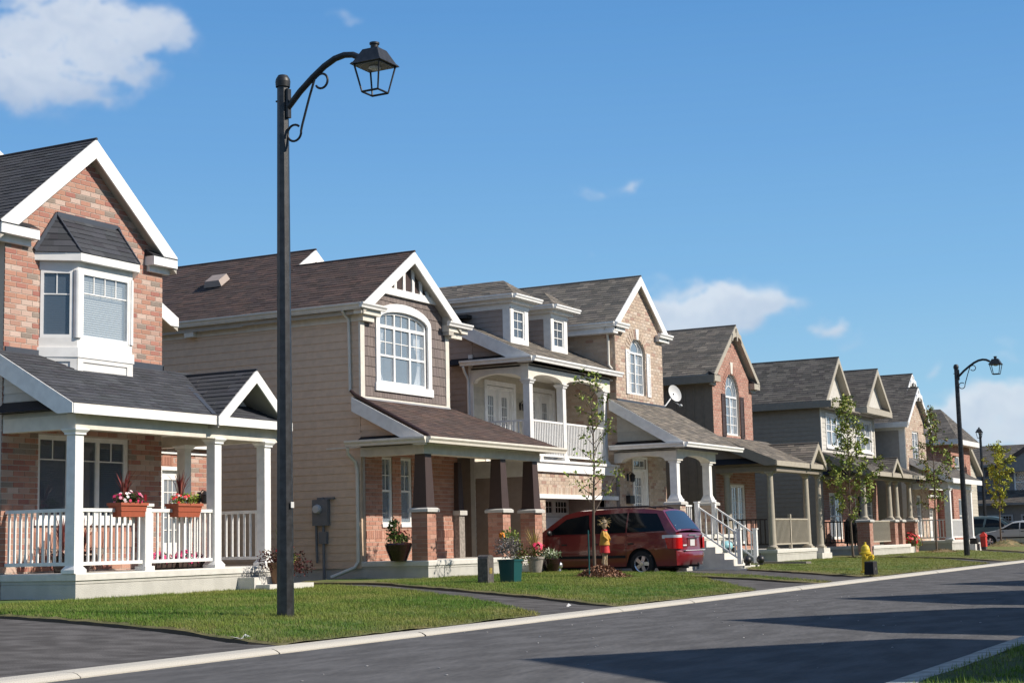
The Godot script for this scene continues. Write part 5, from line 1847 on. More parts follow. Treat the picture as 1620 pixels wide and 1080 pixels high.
func house_six() -> void:
	var h := thing("white_porch_house", "house with a pale stone gable with white scalloped peak and square white porch columns", "house", Vector3(75.0, 0.3, -18.46), "houses along the street")
	var zW := -18.1
	var xL := 71.76
	var m: MB
	T = fr(Vector3(xL, 0, 0), Vector3.BACK)
	siding(h, [rect(-30, zW - 0.014, 0.2, 5.95)], [], "siding_grey", 0.18, 45)
	box_part(h, "frieze", [[-30, zW - 0.3, 5.75, 5.95, 0, 0.03], [zW - 0.3, zW - 0.02, 0.2, 5.9, 0, 0.035]], "greytrim")
	T = fr(Vector3(0, 0, zW))
	var cx := 73.7
	brick_wall(h, [[Vector2(xL + 0.006, 0.2), Vector2(75.5, 0.2), Vector2(75.5, 6.0), Vector2(cx, 7.5), Vector2(xL + 0.006, 5.95)]], [rect(72.95, 74.15, 4.3, 5.75), rect(73.2, 74.1, 0.9, 2.8)], P_BRICK3, 0, "mortar_pale")
	window(h, 72.95, 74.15, 4.3, 5.75, {"w": -0.05, "sash": 2, "mid": 0.5, "nx": 2, "ny": 2, "frame": 0.08, "behind": "curtain"})
	window(h, 73.2, 74.1, 0.9, 2.8, {"w": -0.05, "sash": 1, "mid": 0.5, "nx": 2, "ny": 2, "frame": 0.09})
	T = Transform3D()
	gable(h, 71.45, 75.85, 6.1, 73.65, 7.8, -17.88, -18.75, 0.2, 0.2, "white", P_ROOF5)
	peak_ornament(h, 73.65, 7.8, 0.77, -17.85, "white", 1.0)
	gable(h, 71.46, 77.7, 6.095, 74.6, 8.55, -18.35, -30, 0.2, 0.2, "white", P_ROOF5)
	peak_ornament(h, 74.6, 8.55, 0.78, -18.31, "white", 0.9)
	T = fr(Vector3(0, 0, -18.6))
	m = mb()
	m.slab([[Vector2(75.5, 5.9), Vector2(77.4, 5.9), Vector2(77.4, 6.1), Vector2(74.6, 8.3), Vector2(73.8, 7.6)]], [], -0.1, 0.0)
	part(h, "rear_gable_wall", m, M.siding_grey)
	T = Transform3D()
	eave_return(h, 75.25, 75.86, 5.86, 6.05, zW, -17.86, "white")
	box_part(h, "eave_fascia", [[71.4, 71.45, 5.86, 6.1, -30, -17.9], [71.45, xL, 5.86, 5.9, -30, -17.95]], "greytrim")
	box_part(h, "side_return", [[75.35, 75.5, 0.2, 6.0, -20, zW - 0.21], [75.5, 77.4, 0.2, 6.0, -20.1, -20.0]], "siding_grey")
	shell(h, xL, 77.4, 5.9, -30, -20.2, "siding_grey")
	# porch
	T = Transform3D()
	var zp := -16.45
	porch_floor(h, 72.5, 76.4, 0.2, 0.71, zW, zp)
	box_part(h, "porch_step", [[75.2, 76.5, 0.0, 0.5, -16.46, -16.0]], "concrete_lip")
	for x in [72.65, 77.05]:
		square_column(h, x, zp - 0.12, 0.71, 3.05, 0.26, "white")
	box_part(h, "column_base", [[76.8, 77.3, 0.1, 0.75, zp - 0.4, zp + 0.1]], "concrete_lip")
	box_part(h, "porch_beam", [[72.5, 77.3, 3.05, 3.35, zp - 0.3, zp - 0.02], [72.5, 72.8, 3.05, 3.35, zW, zp - 0.3]], "greytrim")
	box_part(h, "porch_ceiling", [[72.5, 77.3, 3.33, 3.36, zW, zp]], "greytrim")
	slope(h, Vector3(72.2, 3.5, -16.2), Vector3(78.3, 3.5, -16.2), Vector3(72.2, 4.5, -18.12), Vector3(78.3, 4.5, -18.12), P_ROOF5, 0.1, "greytrim")
	box_part(h, "fascia", [[72.2, 78.3, 3.28, 3.49, -16.22, -16.16]], "white")
	left_rake(h, 72.2, -16.2, 3.5, zW, 4.5, 0.3, "greytrim", "siding_grey", 72.45)
	railing(h, Vector3(72.8, 0, zp - 0.1), Vector3(75.2, 0, zp - 0.1), 1.66, 0.82, 0.11, 0.04, "white")
	railing(h, Vector3(72.6, 0, zW), Vector3(72.6, 0, zp - 0.3), 1.66, 0.82, 0.15, 0.04, "white")

func house_seven() -> void:
	var h := thing("corner_brick_house", "red brick house with a hipped roof and bay corner at the end of the row", "house", Vector3(86.0, 0.3, -19.5), "houses along the street")
	var m: MB
	# octagonal corner: faces listed by their foot points
	var F := [Vector2(82.4, -27.0), Vector2(82.4, -18.5), Vector2(86.9, -18.5), Vector2(88.6, -19.3), Vector2(88.6, -27.0)]
	for i in 3:
		var a: Vector2 = F[i]
		var b: Vector2 = F[i + 1]
		var L := (b - a).length()
		var u := Vector3(b.x - a.x, 0, b.y - a.y) / L
		T = fr(Vector3(a.x, 0, a.y), u)
		var holes := []
		if i == 1:
			holes = [rect(0.8, 2.0, 3.9, 5.0), rect(1.2, 2.2, 1.0, 2.8)]
		elif i == 2:
			holes = [rect(0.4, 1.4, 3.9, 5.0), arch(0.4, 1.4, 0.9, 2.5, 0.4)]
		brick_wall(h, [rect(0.012, L - 0.012, 0.1, 5.55)], holes, P_BRICK7, 0, "mortar_pale")
		if i == 1:
			window(h, 0.8, 2.0, 3.9, 5.0, {"w": -0.05, "mid": 0.5, "nx": 1, "ny": 1, "frame": 0.08})
			window(h, 1.2, 2.2, 1.0, 2.8, {"w": -0.05, "mid": 0.5, "nx": 1, "ny": 1, "frame": 0.08})
		elif i == 2:
			window(h, 0.4, 1.4, 3.9, 5.0, {"w": -0.05, "mid": 0.5, "nx": 1, "ny": 1, "frame": 0.08})
			window(h, 0.4, 1.4, 0.9, 2.9, {"w": -0.05, "mid": 0.5, "nx": 1, "ny": 1, "frame": 0.08, "rise": 0.4, "transom": 2.5})
	T = Transform3D()
	box_part(h, "side_wall", [[88.45, 88.6, 0.1, 5.55, -27, -19.4], [82.5, 88.6, 0.1, 5.55, -27.2, -27.0]], "siding_pale")
	var E := [Vector3(81.95, 5.8, -27.4), Vector3(81.95, 5.8, -18.0), Vector3(87.1, 5.8, -18.0), Vector3(89.1, 5.8, -19.0), Vector3(89.1, 5.8, -27.4)]
	var top := Vector3(85.4, 7.62, -19.6)
	var top2 := Vector3(85.4, 7.62, -25.0)
	shingles(h, E[0], E[1], top2, top, P_ROOF5, 0.32, 0.15, Vector3(-1, 1, 0))
	shingles(h, E[1], E[2], top, top + Vector3(0.02, 0, 0), P_ROOF5, 0.32, 0.15, Vector3(0, 1, 1))
	shingles(h, E[2], E[3], top, top + Vector3(0.02, 0, 0), P_ROOF5, 0.32, 0.15, Vector3(0.5, 1, 1))
	shingles(h, E[3], E[4], top, top2, P_ROOF5, 0.32, 0.15, Vector3(1, 1, 0))
	m = mb()
	for i in 4:
		var a: Vector3 = E[i]
		var b: Vector3 = E[i + 1]
		var mid := (a + b) / 2 - Vector3(85.4, 5.6, -22)
		mid.y = 0
		m.flat([a, b, b - Vector3(0, 0.26, 0), a - Vector3(0, 0.26, 0)], Color.WHITE, mid)
	m.face([E[0] - Vector3(0, 0.26, 0), E[1] - Vector3(0, 0.26, 0), E[2] - Vector3(0, 0.26, 0), E[3] - Vector3(0, 0.26, 0), E[4] - Vector3(0, 0.26, 0)], Vector3.DOWN)
	part(h, "eave_fascia", m, M.greytrim)
	# one-storey garage on its left
	T = fr(Vector3(0, 0, -19.3))
	brick_wall(h, [rect(78.6, 82.4, 0.1, 3.2)], [rect(79.3, 81.8, 0.1, 2.3)], P_BRICK7, 0, "mortar_pale")
	T = fr(Vector3(0, 0, -19.45))
	garage_door(h, 79.3, 81.8, 0.1, 2.3, 3)
	T = Transform3D()
	box_part(h, "garage_fascia", [[78.3, 82.4, 3.2, 3.4, -19.3, -18.9]], "white")
	box_part(h, "garage_fascia", [[78.3, 82.4, 2.85, 2.95, -19.3, -19.2]], "white")
	slope(h, Vector3(78.2, 3.42, -18.85), Vector3(82.4, 3.42, -18.85), Vector3(78.2, 4.6, -22), Vector3(82.4, 4.6, -22), P_ROOF5, 0.1, "greytrim")
	box_part(h, "garage_side", [[78.6, 78.8, 0.1, 4.2, -22, -19.5], [78.6, 82.4, 0.1, 4.4, -22.2, -22]], "siding_blue")
	box_part(h, "porch_step", [[83.2, 85.0, 0.0, 0.5, -18.5, -17.8]], "concrete_lip")

func far_houses() -> void:
	# across the end of the street, its front towards the camera and in shade
	var h := thing("grey_house", "grey-blue house across the end of the street with white-framed window and two garage doors", "house", Vector3(108.0, 0.2, -20.0))
	var X := 108.0
	T = fr(Vector3(X, 0, 0), Vector3.BACK)
	siding(h, [[Vector2(-34, 0), Vector2(-8, 0), Vector2(-8, 5.4), Vector2(-34, 5.4)]], [rect(-20.2, -18.2, 3.6, 4.95)], "siding_blue", 0.2)
	window(h, -20.2, -18.2, 3.6, 4.95, {"w": 0.0, "sash": 2, "mid": 0.45, "nx": 3, "ny": 2, "frame": 0.1})
	box_part(h, "corner_board", [[-20.95, -20.75, 3.0, 6.0, 0.0, 0.05], [-17.6, -17.4, 3.0, 6.0, 0.0, 0.05]], "siding_blue")
	T = fr(Vector3(X - 1.6, 0, 0), Vector3.BACK)
	var m := mb()
	m.slab([rect(-23.5, -15.0, 0, 2.75)], [rect(-22.9, -20.1, 0, 2.1), rect(-19.6, -16.8, 0, 2.1)], -1.5, 0.0)
	part(h, "garage_wall", m, M.siding_blue)
	T = fr(Vector3(X - 1.7, 0, 0), Vector3.BACK)
	mat("door_blue", Color(0.3, 0.32, 0.35), 0.6)
	garage_door(h, -22.9, -20.1, 0, 2.1, 3, "door_blue")
	garage_door(h, -19.6, -16.8, 0, 2.1, 3, "door_blue")
	T = Transform3D()
	slope(h, Vector3(X - 2.2, 2.85, -23.9), Vector3(X - 2.2, 2.85, -14.6), Vector3(X, 3.7, -23.9), Vector3(X, 3.7, -14.6), P_ROOF5, 0.15, "siding_blue")
	slope(h, Vector3(X - 0.5, 5.4, -34.4), Vector3(X - 0.5, 5.4, -7.6), Vector3(X + 4, 6.9, -34.4), Vector3(X + 4, 6.9, -7.6), P_ROOF5, 0.15, "siding_blue")
	slope(h, Vector3(X + 9, 5.4, -7.6), Vector3(X + 9, 5.4, -34.4), Vector3(X + 4, 6.9, -7.6), Vector3(X + 4, 6.9, -34.4), P_ROOF5, 0.15, "siding_blue")
	# front gable
	T = fr(Vector3(X - 0.6, 0, 0), Vector3.BACK)
	m = mb()
	m.slab([[Vector2(-21.6, 4.9), Vector2(-17.0, 4.9), Vector2(-19.3, 6.3)]], [], -0.5, 0.0)
	part(h, "gable_wall", m, M.siding_blue)
	m = mb()
	m.slab([[Vector2(-21.9, 4.9), Vector2(-19.3, 6.5), Vector2(-19.3, 6.2), Vector2(-21.9, 4.6)], [Vector2(-19.3, 6.5), Vector2(-16.7, 4.9), Vector2(-16.7, 4.6), Vector2(-19.3, 6.2)]], [], 0.0, 0.1)
	part(h, "rake_board", m, M.brown_paint)
	box_part(h, "rear_wall", [[-34, -8, 0, 5.3, -9.2, -9.0], [-34, -33.8, 0, 5.3, -9, -0.2], [-8.2, -8, 0, 5.3, -9, -0.2]], "siding_blue")
	# a house seen past the corner of the brick one
	h = thing("end_house", "pale-sided house with a grey gabled roof just showing behind the corner brick house", "house", Vector3(98.0, 0.2, -26.0))
	T = fr(Vector3(95.5, 0, 0), Vector3.BACK)
	siding(h, [rect(-34, -21.42, 0, 4.6)], [], "siding_pale", 0.2)
	T = fr(Vector3(0, 0, -21.4))
	siding(h, [[Vector2(95.5, 0), Vector2(102, 0), Vector2(102, 4.6), Vector2(98.7, 6.4), Vector2(95.5, 4.6)]], [rect(97.5, 99.0, 3.4, 4.6)], "siding_pale", 0.2)
	window(h, 97.5, 99.0, 3.4, 4.6, {"w": 0.0, "sash": 2, "mid": 0.5})
	T = Transform3D()
	gable(h, 95.0, 102.5, 4.7, 98.7, 6.7, -21.1, -34, 0.25, 0.2, "beige", P_ROOF5)
	shell(h, 95.5, 102, 4.6, -34, -22, "siding_pale")

# the row on the camera's side of the road, behind the photographer's right shoulder: it throws the shadows
func opposite_houses() -> void:
	var xs := [9.1, 16.15, 22.85, 29.6, 36.7, 44.6, 51.8, 59.0, 66.2, 73.4, 80.6]
	var zs := [4.3, 3.82, 3.35, 2.8, 2.9, 2.9, 2.8, 2.9, 2.8, 2.9, 2.8]
	var hues := ["siding_tan", "siding_slate", "siding_mauve", "siding_blue", "siding_taupe"]
	var words := ["tan", "slate grey", "mauve", "blue grey", "taupe"]
	for i in xs.size():
		var x: float = xs[i]
		var z: float = zs[i]
		var h := thing("opposite_house", "%s sided gabled house across the road from the row, number %s from the camera" % [words[i % 5], ["one", "two", "three", "four", "five", "six", "seven", "eight", "nine", "ten", "eleven"][i]], "house", Vector3(x, 0.1, z), "houses across the road")
		T = fr(Vector3(0, 0, z + 0.3), Vector3.LEFT)
		var P := [Vector2(-x - 2.65, 0), Vector2(-x + 2.65, 0), Vector2(-x + 2.65, 6.5), Vector2(-x, 8.45), Vector2(-x - 2.65, 6.5)]
		siding(h, [P], [rect(-x - 1.0, -x + 1.0, 4.3, 5.8), rect(-x - 0.4, -x + 1.8, 1.0, 2.6)], hues[i % 5], 0.2)
		window(h, -x - 1.0, -x + 1.0, 4.3, 5.8, {"w": 0.0, "sash": 2, "mid": 0.5, "nx": 2, "ny": 2, "frame": 0.09})
		window(h, -x - 0.4, -x + 1.8, 1.0, 2.6, {"w": 0.0, "sash": 2, "nx": 2, "ny": 3, "frame": 0.09})
		door(h, -x - 2.0, -x - 1.0, 0.3, 2.5, true)
		T = Transform3D()
		gable(h, x - 2.95, x + 2.95, 6.5, x, 8.7, z, z + 10.3, 0.25, 0.2, "white", P_ROOF5)
		box_part(h, "side_wall", [[x - 2.65, x - 2.5, 0, 6.5, z + 0.4, z + 10], [x + 2.5, x + 2.65, 0, 6.5, z + 0.4, z + 10], [x - 2.65, x + 2.65, 0, 6.5, z + 10, z + 10.15]], hues[i % 5])

# ---------------------------------------------------------------- street lamps
func lamps() -> void:
	var o := local_thing("street_lamp", "tall black street lamp on the near lawn, with scrolled bracket and lantern", "street lamp", Vector3(17.74, 0.19, -13.08), 0.0, "street lamps along the kerb")
	var m := mb()
	m.lathe(Vector3.ZERO, [Vector2(0.119, 0), Vector2(0.082, 7.5)], 8, Color.WHITE, true)
	var p := part(o, "pole", m, M.pole)
	m = mb()
	m.lathe(Vector3.ZERO, [Vector2(0.102, 7.44), Vector2(0.108, 7.52), Vector2(0.1, 7.56), Vector2(0.07, 7.61), Vector2(0.0, 7.63)], 12)
	part(p, "pole_cap", m, M.lamp_black)
	m = mb()
	m.box(-0.04, 0.04, 6.98, 7.4, 0.08, 0.115)
	m.tube([Vector3(0, 7.25, -0.12), Vector3(0, 7.25, -0.08)], [0.015, 0.015], 6)
	part(p, "bracket_plate", m, M.lamp_black)
	m = mb()
	m.box(-0.035, 0.035, 1.48, 1.56, 0.122, 0.128)
	part(p, "number_tag", m, M.dish)
	var ctrl := [Vector2(0.08, 7.12), Vector2(0.3, 7.33), Vector2(0.52, 7.5), Vector2(0.72, 7.63), Vector2(0.9, 7.71), Vector2(1.06, 7.735), Vector2(1.2, 7.715), Vector2(1.34, 7.64)]
	var pts := []
	var rr := []
	for q in ctrl:
		pts.append(Vector3(0, q.y, q.x)); rr.append(0.045)
	m = mb()
	m.tube(pts, rr, 10)
	var arm := part(o, "arm", m, M.lamp_black)
	pts = [Vector3(0, 7.53, 0.575)]
	for i in 19:
		var w := deg_to_rad(150.0 - i * 300.0 / 18.0)
		pts.append(Vector3(0, 7.425 + sin(w) * 0.105, 0.667 + cos(w) * 0.105))
	rr = []
	for q in pts:
		rr.append(0.017)
	m = mb()
	m.tube(pts, rr, 8)
	part(arm, "scroll", m, M.lamp_black)
	pts = [Vector3(0, 7.54, 0.575), Vector3(0, 7.2, 0.45), Vector3(0, 6.85, 0.335)]
	for i in 20:
		var w := deg_to_rad(8.0 - i * 320.0 / 19.0)
		pts.append(Vector3(0, 6.745 + sin(w) * 0.118, 0.195 + cos(w) * 0.118))
	rr = []
	for q in pts:
		rr.append(0.017)
	m = mb()
	m.tube(pts, rr, 8)
	part(arm, "scroll", m, M.lamp_black)
	var z := 1.56
	m = mb()
	m.taper([-0.25, 0.25, z - 0.25, z + 0.25], 7.5, [-0.23, 0.23, z - 0.23, z + 0.23], 7.53)
	m.taper([-0.22, 0.22, z - 0.22, z + 0.22], 7.53, [-0.12, 0.12, z - 0.12, z + 0.12], 7.72)
	m.lathe(Vector3(0, 0, z), [Vector2(0.055, 7.7), Vector2(0.055, 7.8), Vector2(0.07, 7.8), Vector2(0.07, 7.825), Vector2(0.0, 7.84)], 12)
	var l := part(o, "lantern", m, M.lamp_black)
	m = mb()
	for s in [[-1, -1], [1, -1], [1, 1], [-1, 1]]:
		m.tube([Vector3(s[0] * 0.205, 7.5, z + s[1] * 0.205), Vector3(s[0] * 0.13, 7.12, z + s[1] * 0.13)], [0.016, 0.014], 4)
	for k in 4:
		var a: float = PI / 4 + k * PI / 2
		var b: float = a + PI / 2
		m.tube([Vector3(cos(a) * 0.184, 7.12, z + sin(a) * 0.184), Vector3(cos(b) * 0.184, 7.12, z + sin(b) * 0.184)], [0.016, 0.016], 4)
	part(l, "lantern_cage", m, M.lamp_black)
	m = mb()
	m.box(-0.2, 0.2, 7.485, 7.497, z - 0.2, z + 0.2)
	part(l, "reflector", m, M.meter)
	m = mb()
	m.blob(Vector3(0, 7.47, z), Vector3(0.09, 0.035, 0.09), 10)
	part(l, "lens", m, M.dish)
	for q in [[Vector3(61.2, 0.2, -13.35), "black street lamp further along the lawn, in front of the white porch columns"], [Vector3(103.0, 0.2, -21.2), "farthest black street lamp beside the corner brick house"]]:
		var c := o.duplicate()
		c.name = numbered("street_lamp")
		add_child(c)
		c.position = q[0]
		c.scale = Vector3.ONE * (0.955 if q[0].x < 80 else 0.94)
		c.set_meta("label", q[1])
		if q[0].x > 90:
			c.rotation.y = -1.4

# ---------------------------------------------------------------- cars
# nose towards -z, wheels on y = 0; d.belt and d.roof are lists of Vector2(z, y)
func pl(L: Array, z: float) -> float:
	if z <= L[0].x:
		return L[0].y
	for i in range(1, L.size()):
		if z <= L[i].x:
			return lerpf(L[i - 1].y, L[i].y, (z - L[i - 1].x) / (L[i].x - L[i - 1].x))
	return L[-1].y

func car(o: Node3D, d: Dictionary) -> void:
	var hw: float = d.hw
	var belt: Array = d.belt
	var roof: Array = d.roof
	var z0: float = belt[0].x
	var z1: float = belt[-1].x
	var R: float = d.wheel
	var paint: Material = M[d.paint]
	var plan := func(z: float) -> float:
		var a := clampf((z0 + 0.75 - z) / 0.75, 0, 1)
		var b := clampf((z - z1 + 0.4) / 0.4, 0, 1)
		return 1.0 - 0.16 * a * a - 0.05 * b * b
	var side := func(z: float, y: float) -> float:
		var by := pl(belt, z)
		var t: float = y / maxf(by, 0.4)
		var s := 0.94 + 0.06 * sin(clampf((t - 0.1) / 0.75, 0, 1) * PI * 0.62) / sin(PI * 0.5)
		s -= 0.035 * smoothstep(0.72, 1.0, t)
		s += 0.008 * (smoothstep(0.56, 0.6, t) - smoothstep(0.6, 0.78, t))
		return hw * s * plan.call(z)
	var zs := []
	var z := z0
	while z < z1 + 0.001:
		zs.append(z)
		z += 0.06
	zs[-1] = z1
	var body := mb()
	for sg in [-1.0, 1.0]:
		var rows := []
		for zz in zs:
			var lo: float = d.sill
			for ax in [d.zf, d.zr]:
				var dz: float = absf(zz - ax)
				if dz < R + 0.07:
					lo = maxf(lo, R + sqrt(pow(R + 0.07, 2) - dz * dz))
			var hi := pl(belt, zz)
			var row := []
			for k in 9:
				var y := lerpf(lo, hi, k / 8.0)
				row.append(Vector3(sg * side.call(zz, y), y, zz))
			rows.append(row)
		body.grid(rows, Vector3(sg, 0, 0))
	# hood, nose and tail
	var rows := []
	for zz in zs:
		var y := pl(belt, zz)
		var row := []
		for k in 9:
			var u := k / 4.0 - 1.0
			row.append(Vector3(u * side.call(zz, y), y + 0.05 * (1 - u * u), zz))
		rows.append(row)
	body.grid(rows, Vector3.UP)
	for en in [0, 1]:
		var prof: Array = d.nose if en == 0 else d.tail
		var ze: float = z0 if en == 0 else z1
		rows = []
		for q in prof:
			var row := []
			for k in 17:
				var u := k / 8.0 - 1.0
				var w: float = side.call(ze, q.y)
				var rz: float = q.x - (q.x - ze) * pow(absf(u), 4.0)
				row.append(Vector3(u * w, q.y, rz))
			rows.append(row)
		body.grid(rows, Vector3(0, 0, -1 if en == 0 else 1))
	var b := part(o, "body", body, paint)
	# greenhouse
	var gx := func(zz: float, y: float) -> float:
		var by := pl(belt, zz)
		return lerpf(side.call(zz, by), hw * d.roofw, clampf((y - by) / (d.top - by), 0, 1) ** 1.25)
	var g := mb()
	var gz := []
	z = roof[0].x
	while z < roof[-1].x - 0.001:
		gz.append(z)
		z += 0.06
	gz.append(roof[-1].x)
	for sg in [-1.0, 1.0]:
		rows = []
		for zz in gz:
			var lo := pl(belt, zz) - 0.01
			var hi := maxf(pl(roof, zz), lo + 0.01)
			var row := []
			for k in 7:
				var y := lerpf(lo, hi, k / 6.0)
				row.append(Vector3(sg * gx.call(zz, y), y, zz))
			rows.append(row)
		g.grid(rows, Vector3(sg, 0.2, 0))
	rows = []
	for zz in gz:
		var y := pl(roof, zz)
		var row := []
		for k in 11:
			var u := k / 5.0 - 1.0
			row.append(Vector3(u * gx.call(zz, y), y + 0.045 * (1 - u * u), zz))
		rows.append(row)
	g.grid(rows, Vector3.UP)
	part(o, "roof", g, paint)
	# side windows, a thin sheet just proud of the sides
	for sg in [-1.0, 1.0]:
		for P in d.windows:
			var m := mb()
			var lo := 1e9
			var hi := -1e9
			for q in P:
				lo = minf(lo, q.x); hi = maxf(hi, q.x)
			rows = []
			for i in 13:
				var zz := lerpf(lo + 0.002, hi - 0.002, i / 12.0)
				var ys := []
				for k in P.size():
					var a: Vector2 = P[k]
					var c: Vector2 = P[(k + 1) % P.size()]
					if (a.x <= zz) != (c.x <= zz):
						ys.append(a.y + (c.y - a.y) * (zz - a.x) / (c.x - a.x))
				ys.sort()
				var row := []
				for k in 5:
					var y: float = lerpf(ys[0], ys[-1], k / 4.0)
					row.append(Vector3(sg * (gx.call(zz, y) + 0.007), y, zz))
				rows.append(row)
			m.grid(rows, Vector3(sg, 0.2, 0))
			part(o, "side_window", m, M.carglass)
		# mirror, trim strip, door lines
		var m := mb()
		var mz: float = d.mirror
		m.blob(Vector3(sg * (hw + 0.07), pl(belt, mz) + 0.1, mz), Vector3(0.11, 0.075, 0.06), 10)
		m.tube([Vector3(sg * (hw - 0.06), pl(belt, mz) + 0.05, mz), Vector3(sg * (hw + 0.04), pl(belt, mz) + 0.08, mz)], [0.03, 0.03], 6)
		part(o, "wing_mirror", m, M.black)
		m = mb()
		rows = []
		for i in 15:
			var zz: float = lerpf(d.zf + R + 0.12, d.zr - R - 0.12, i / 14.0)
			rows.append([Vector3(sg * (side.call(zz, 0.5) + 0.012), 0.485, zz), Vector3(sg * (side.call(zz, 0.56) + 0.014), 0.555, zz)])
		m.grid(rows, Vector3(sg, 0, 0))
		part(o, "rub_strip", m, M.black_matte)
		m = mb()
		for zz in d.lines:
			var row := []
			for k in 6:
				var y: float = lerpf(d.sill + 0.06, pl(belt, zz) - 0.02, k / 5.0)
				row.append(Vector3(sg * (side.call(zz, y) + 0.003), y, zz))
			m.tube(row, [0.004, 0.004, 0.004, 0.004, 0.004, 0.004], 4)
			m.box(sg * (side.call(zz, 0.85) + 0.01) - 0.012, sg * (side.call(zz, 0.85) + 0.01) + 0.012, 0.83, 0.87, zz + 0.06, zz + 0.22)
		part(o, "door_seam", m, M.black)
	# windscreens
	for en in [0, 1]:
		var a: Vector2 = roof[0] if en == 0 else roof[-1]
		var c: Vector2 = roof[1] if en == 0 else roof[-2]
		var m := mb()
		rows = []
		for i in 5:
			var t := lerpf(0.06, 0.93, i / 4.0)
			var zz := lerpf(a.x, c.x, t)
			var y := lerpf(a.y, c.y, t)
			var row := []
			for k in 11:
				var u := (k / 5.0 - 1.0) * 0.9
				row.append(Vector3(u * gx.call(zz, y), y + 0.045 * (1 - u * u) + 0.006, zz + (-0.006 if en == 0 else 0.006)))
			rows.append(row)
		m.grid(rows, Vector3(0, 0.5, -1 if en == 0 else 1))
		part(o, "windscreen" if en == 0 else "rear_window", m, M.carglass if en == 0 else M.rearglass)
	# wheels
	for ax in [d.zf, d.zr]:
		for sg in [-1.0, 1.0]:
			var w := Node3D.new()
			w.name = "wheel"
			o.add_child(w, true)
			T = Transform3D(Basis(Vector3.BACK, -sg * PI / 2), Vector3(sg * (hw - 0.13), R, ax))
			var m := mb()
			m.lathe(Vector3.ZERO, [Vector2(R * 0.6, -0.1), Vector2(R * 0.92, -0.1), Vector2(R, -0.07), Vector2(R, 0.07), Vector2(R * 0.92, 0.1), Vector2(R * 0.66, 0.105), Vector2(R * 0.63, 0.08)], 28)
			part(w, "tyre", m, M.tyre)
			m = mb()
			m.lathe(Vector3.ZERO, [Vector2(R * 0.64, 0.1), Vector2(R * 0.58, 0.085), Vector2(R * 0.57, 0.02)], 24)
			for k in 5:
				var th := TAU * k / 5.0 + 0.3
				var e := Vector3(cos(th), 0, sin(th))
				var f := Vector3(-sin(th), 0, cos(th))
				m.flat([e * R * 0.1 + f * R * 0.12 + Vector3(0, 0.09, 0), e * R * 0.1 - f * R * 0.12 + Vector3(0, 0.09, 0), e * R * 0.6 - f * R * 0.15 + Vector3(0, 0.075, 0), e * R * 0.6 + f * R * 0.15 + Vector3(0, 0.075, 0)], Color.WHITE, Vector3.UP)
				for q in [1.0, -1.0]:
					m.flat([e * R * 0.1 + f * R * 0.12 * q + Vector3(0, 0.09, 0), e * R * 0.6 + f * R * 0.15 * q + Vector3(0, 0.075, 0), e * R * 0.6 + f * R * 0.15 * q + Vector3(0, 0.02, 0), e * R * 0.1 + f * R * 0.12 * q + Vector3(0, 0.02, 0)], Color.WHITE, f * q)
			m.lathe(Vector3.ZERO, [Vector2(R * 0.2, 0.08), Vector2(R * 0.16, 0.105), Vector2(0, 0.108)], 14)
			part(w, "rim", m, M.chrome)
			m = mb()
			m.lathe(Vector3.ZERO, [Vector2(R * 0.6, 0.0), Vector2(0.0, 0.0)], 16)
			part(w, "brake_disc", m, M.black)
			T = Transform3D()
	# dark underside and wheel housings
	var u := mb()
	u.box(-hw * 0.88, hw * 0.88, 0.22, 0.72, z0 + 0.25, z1 - 0.2)
	part(o, "underbody", u, M.black_matte)

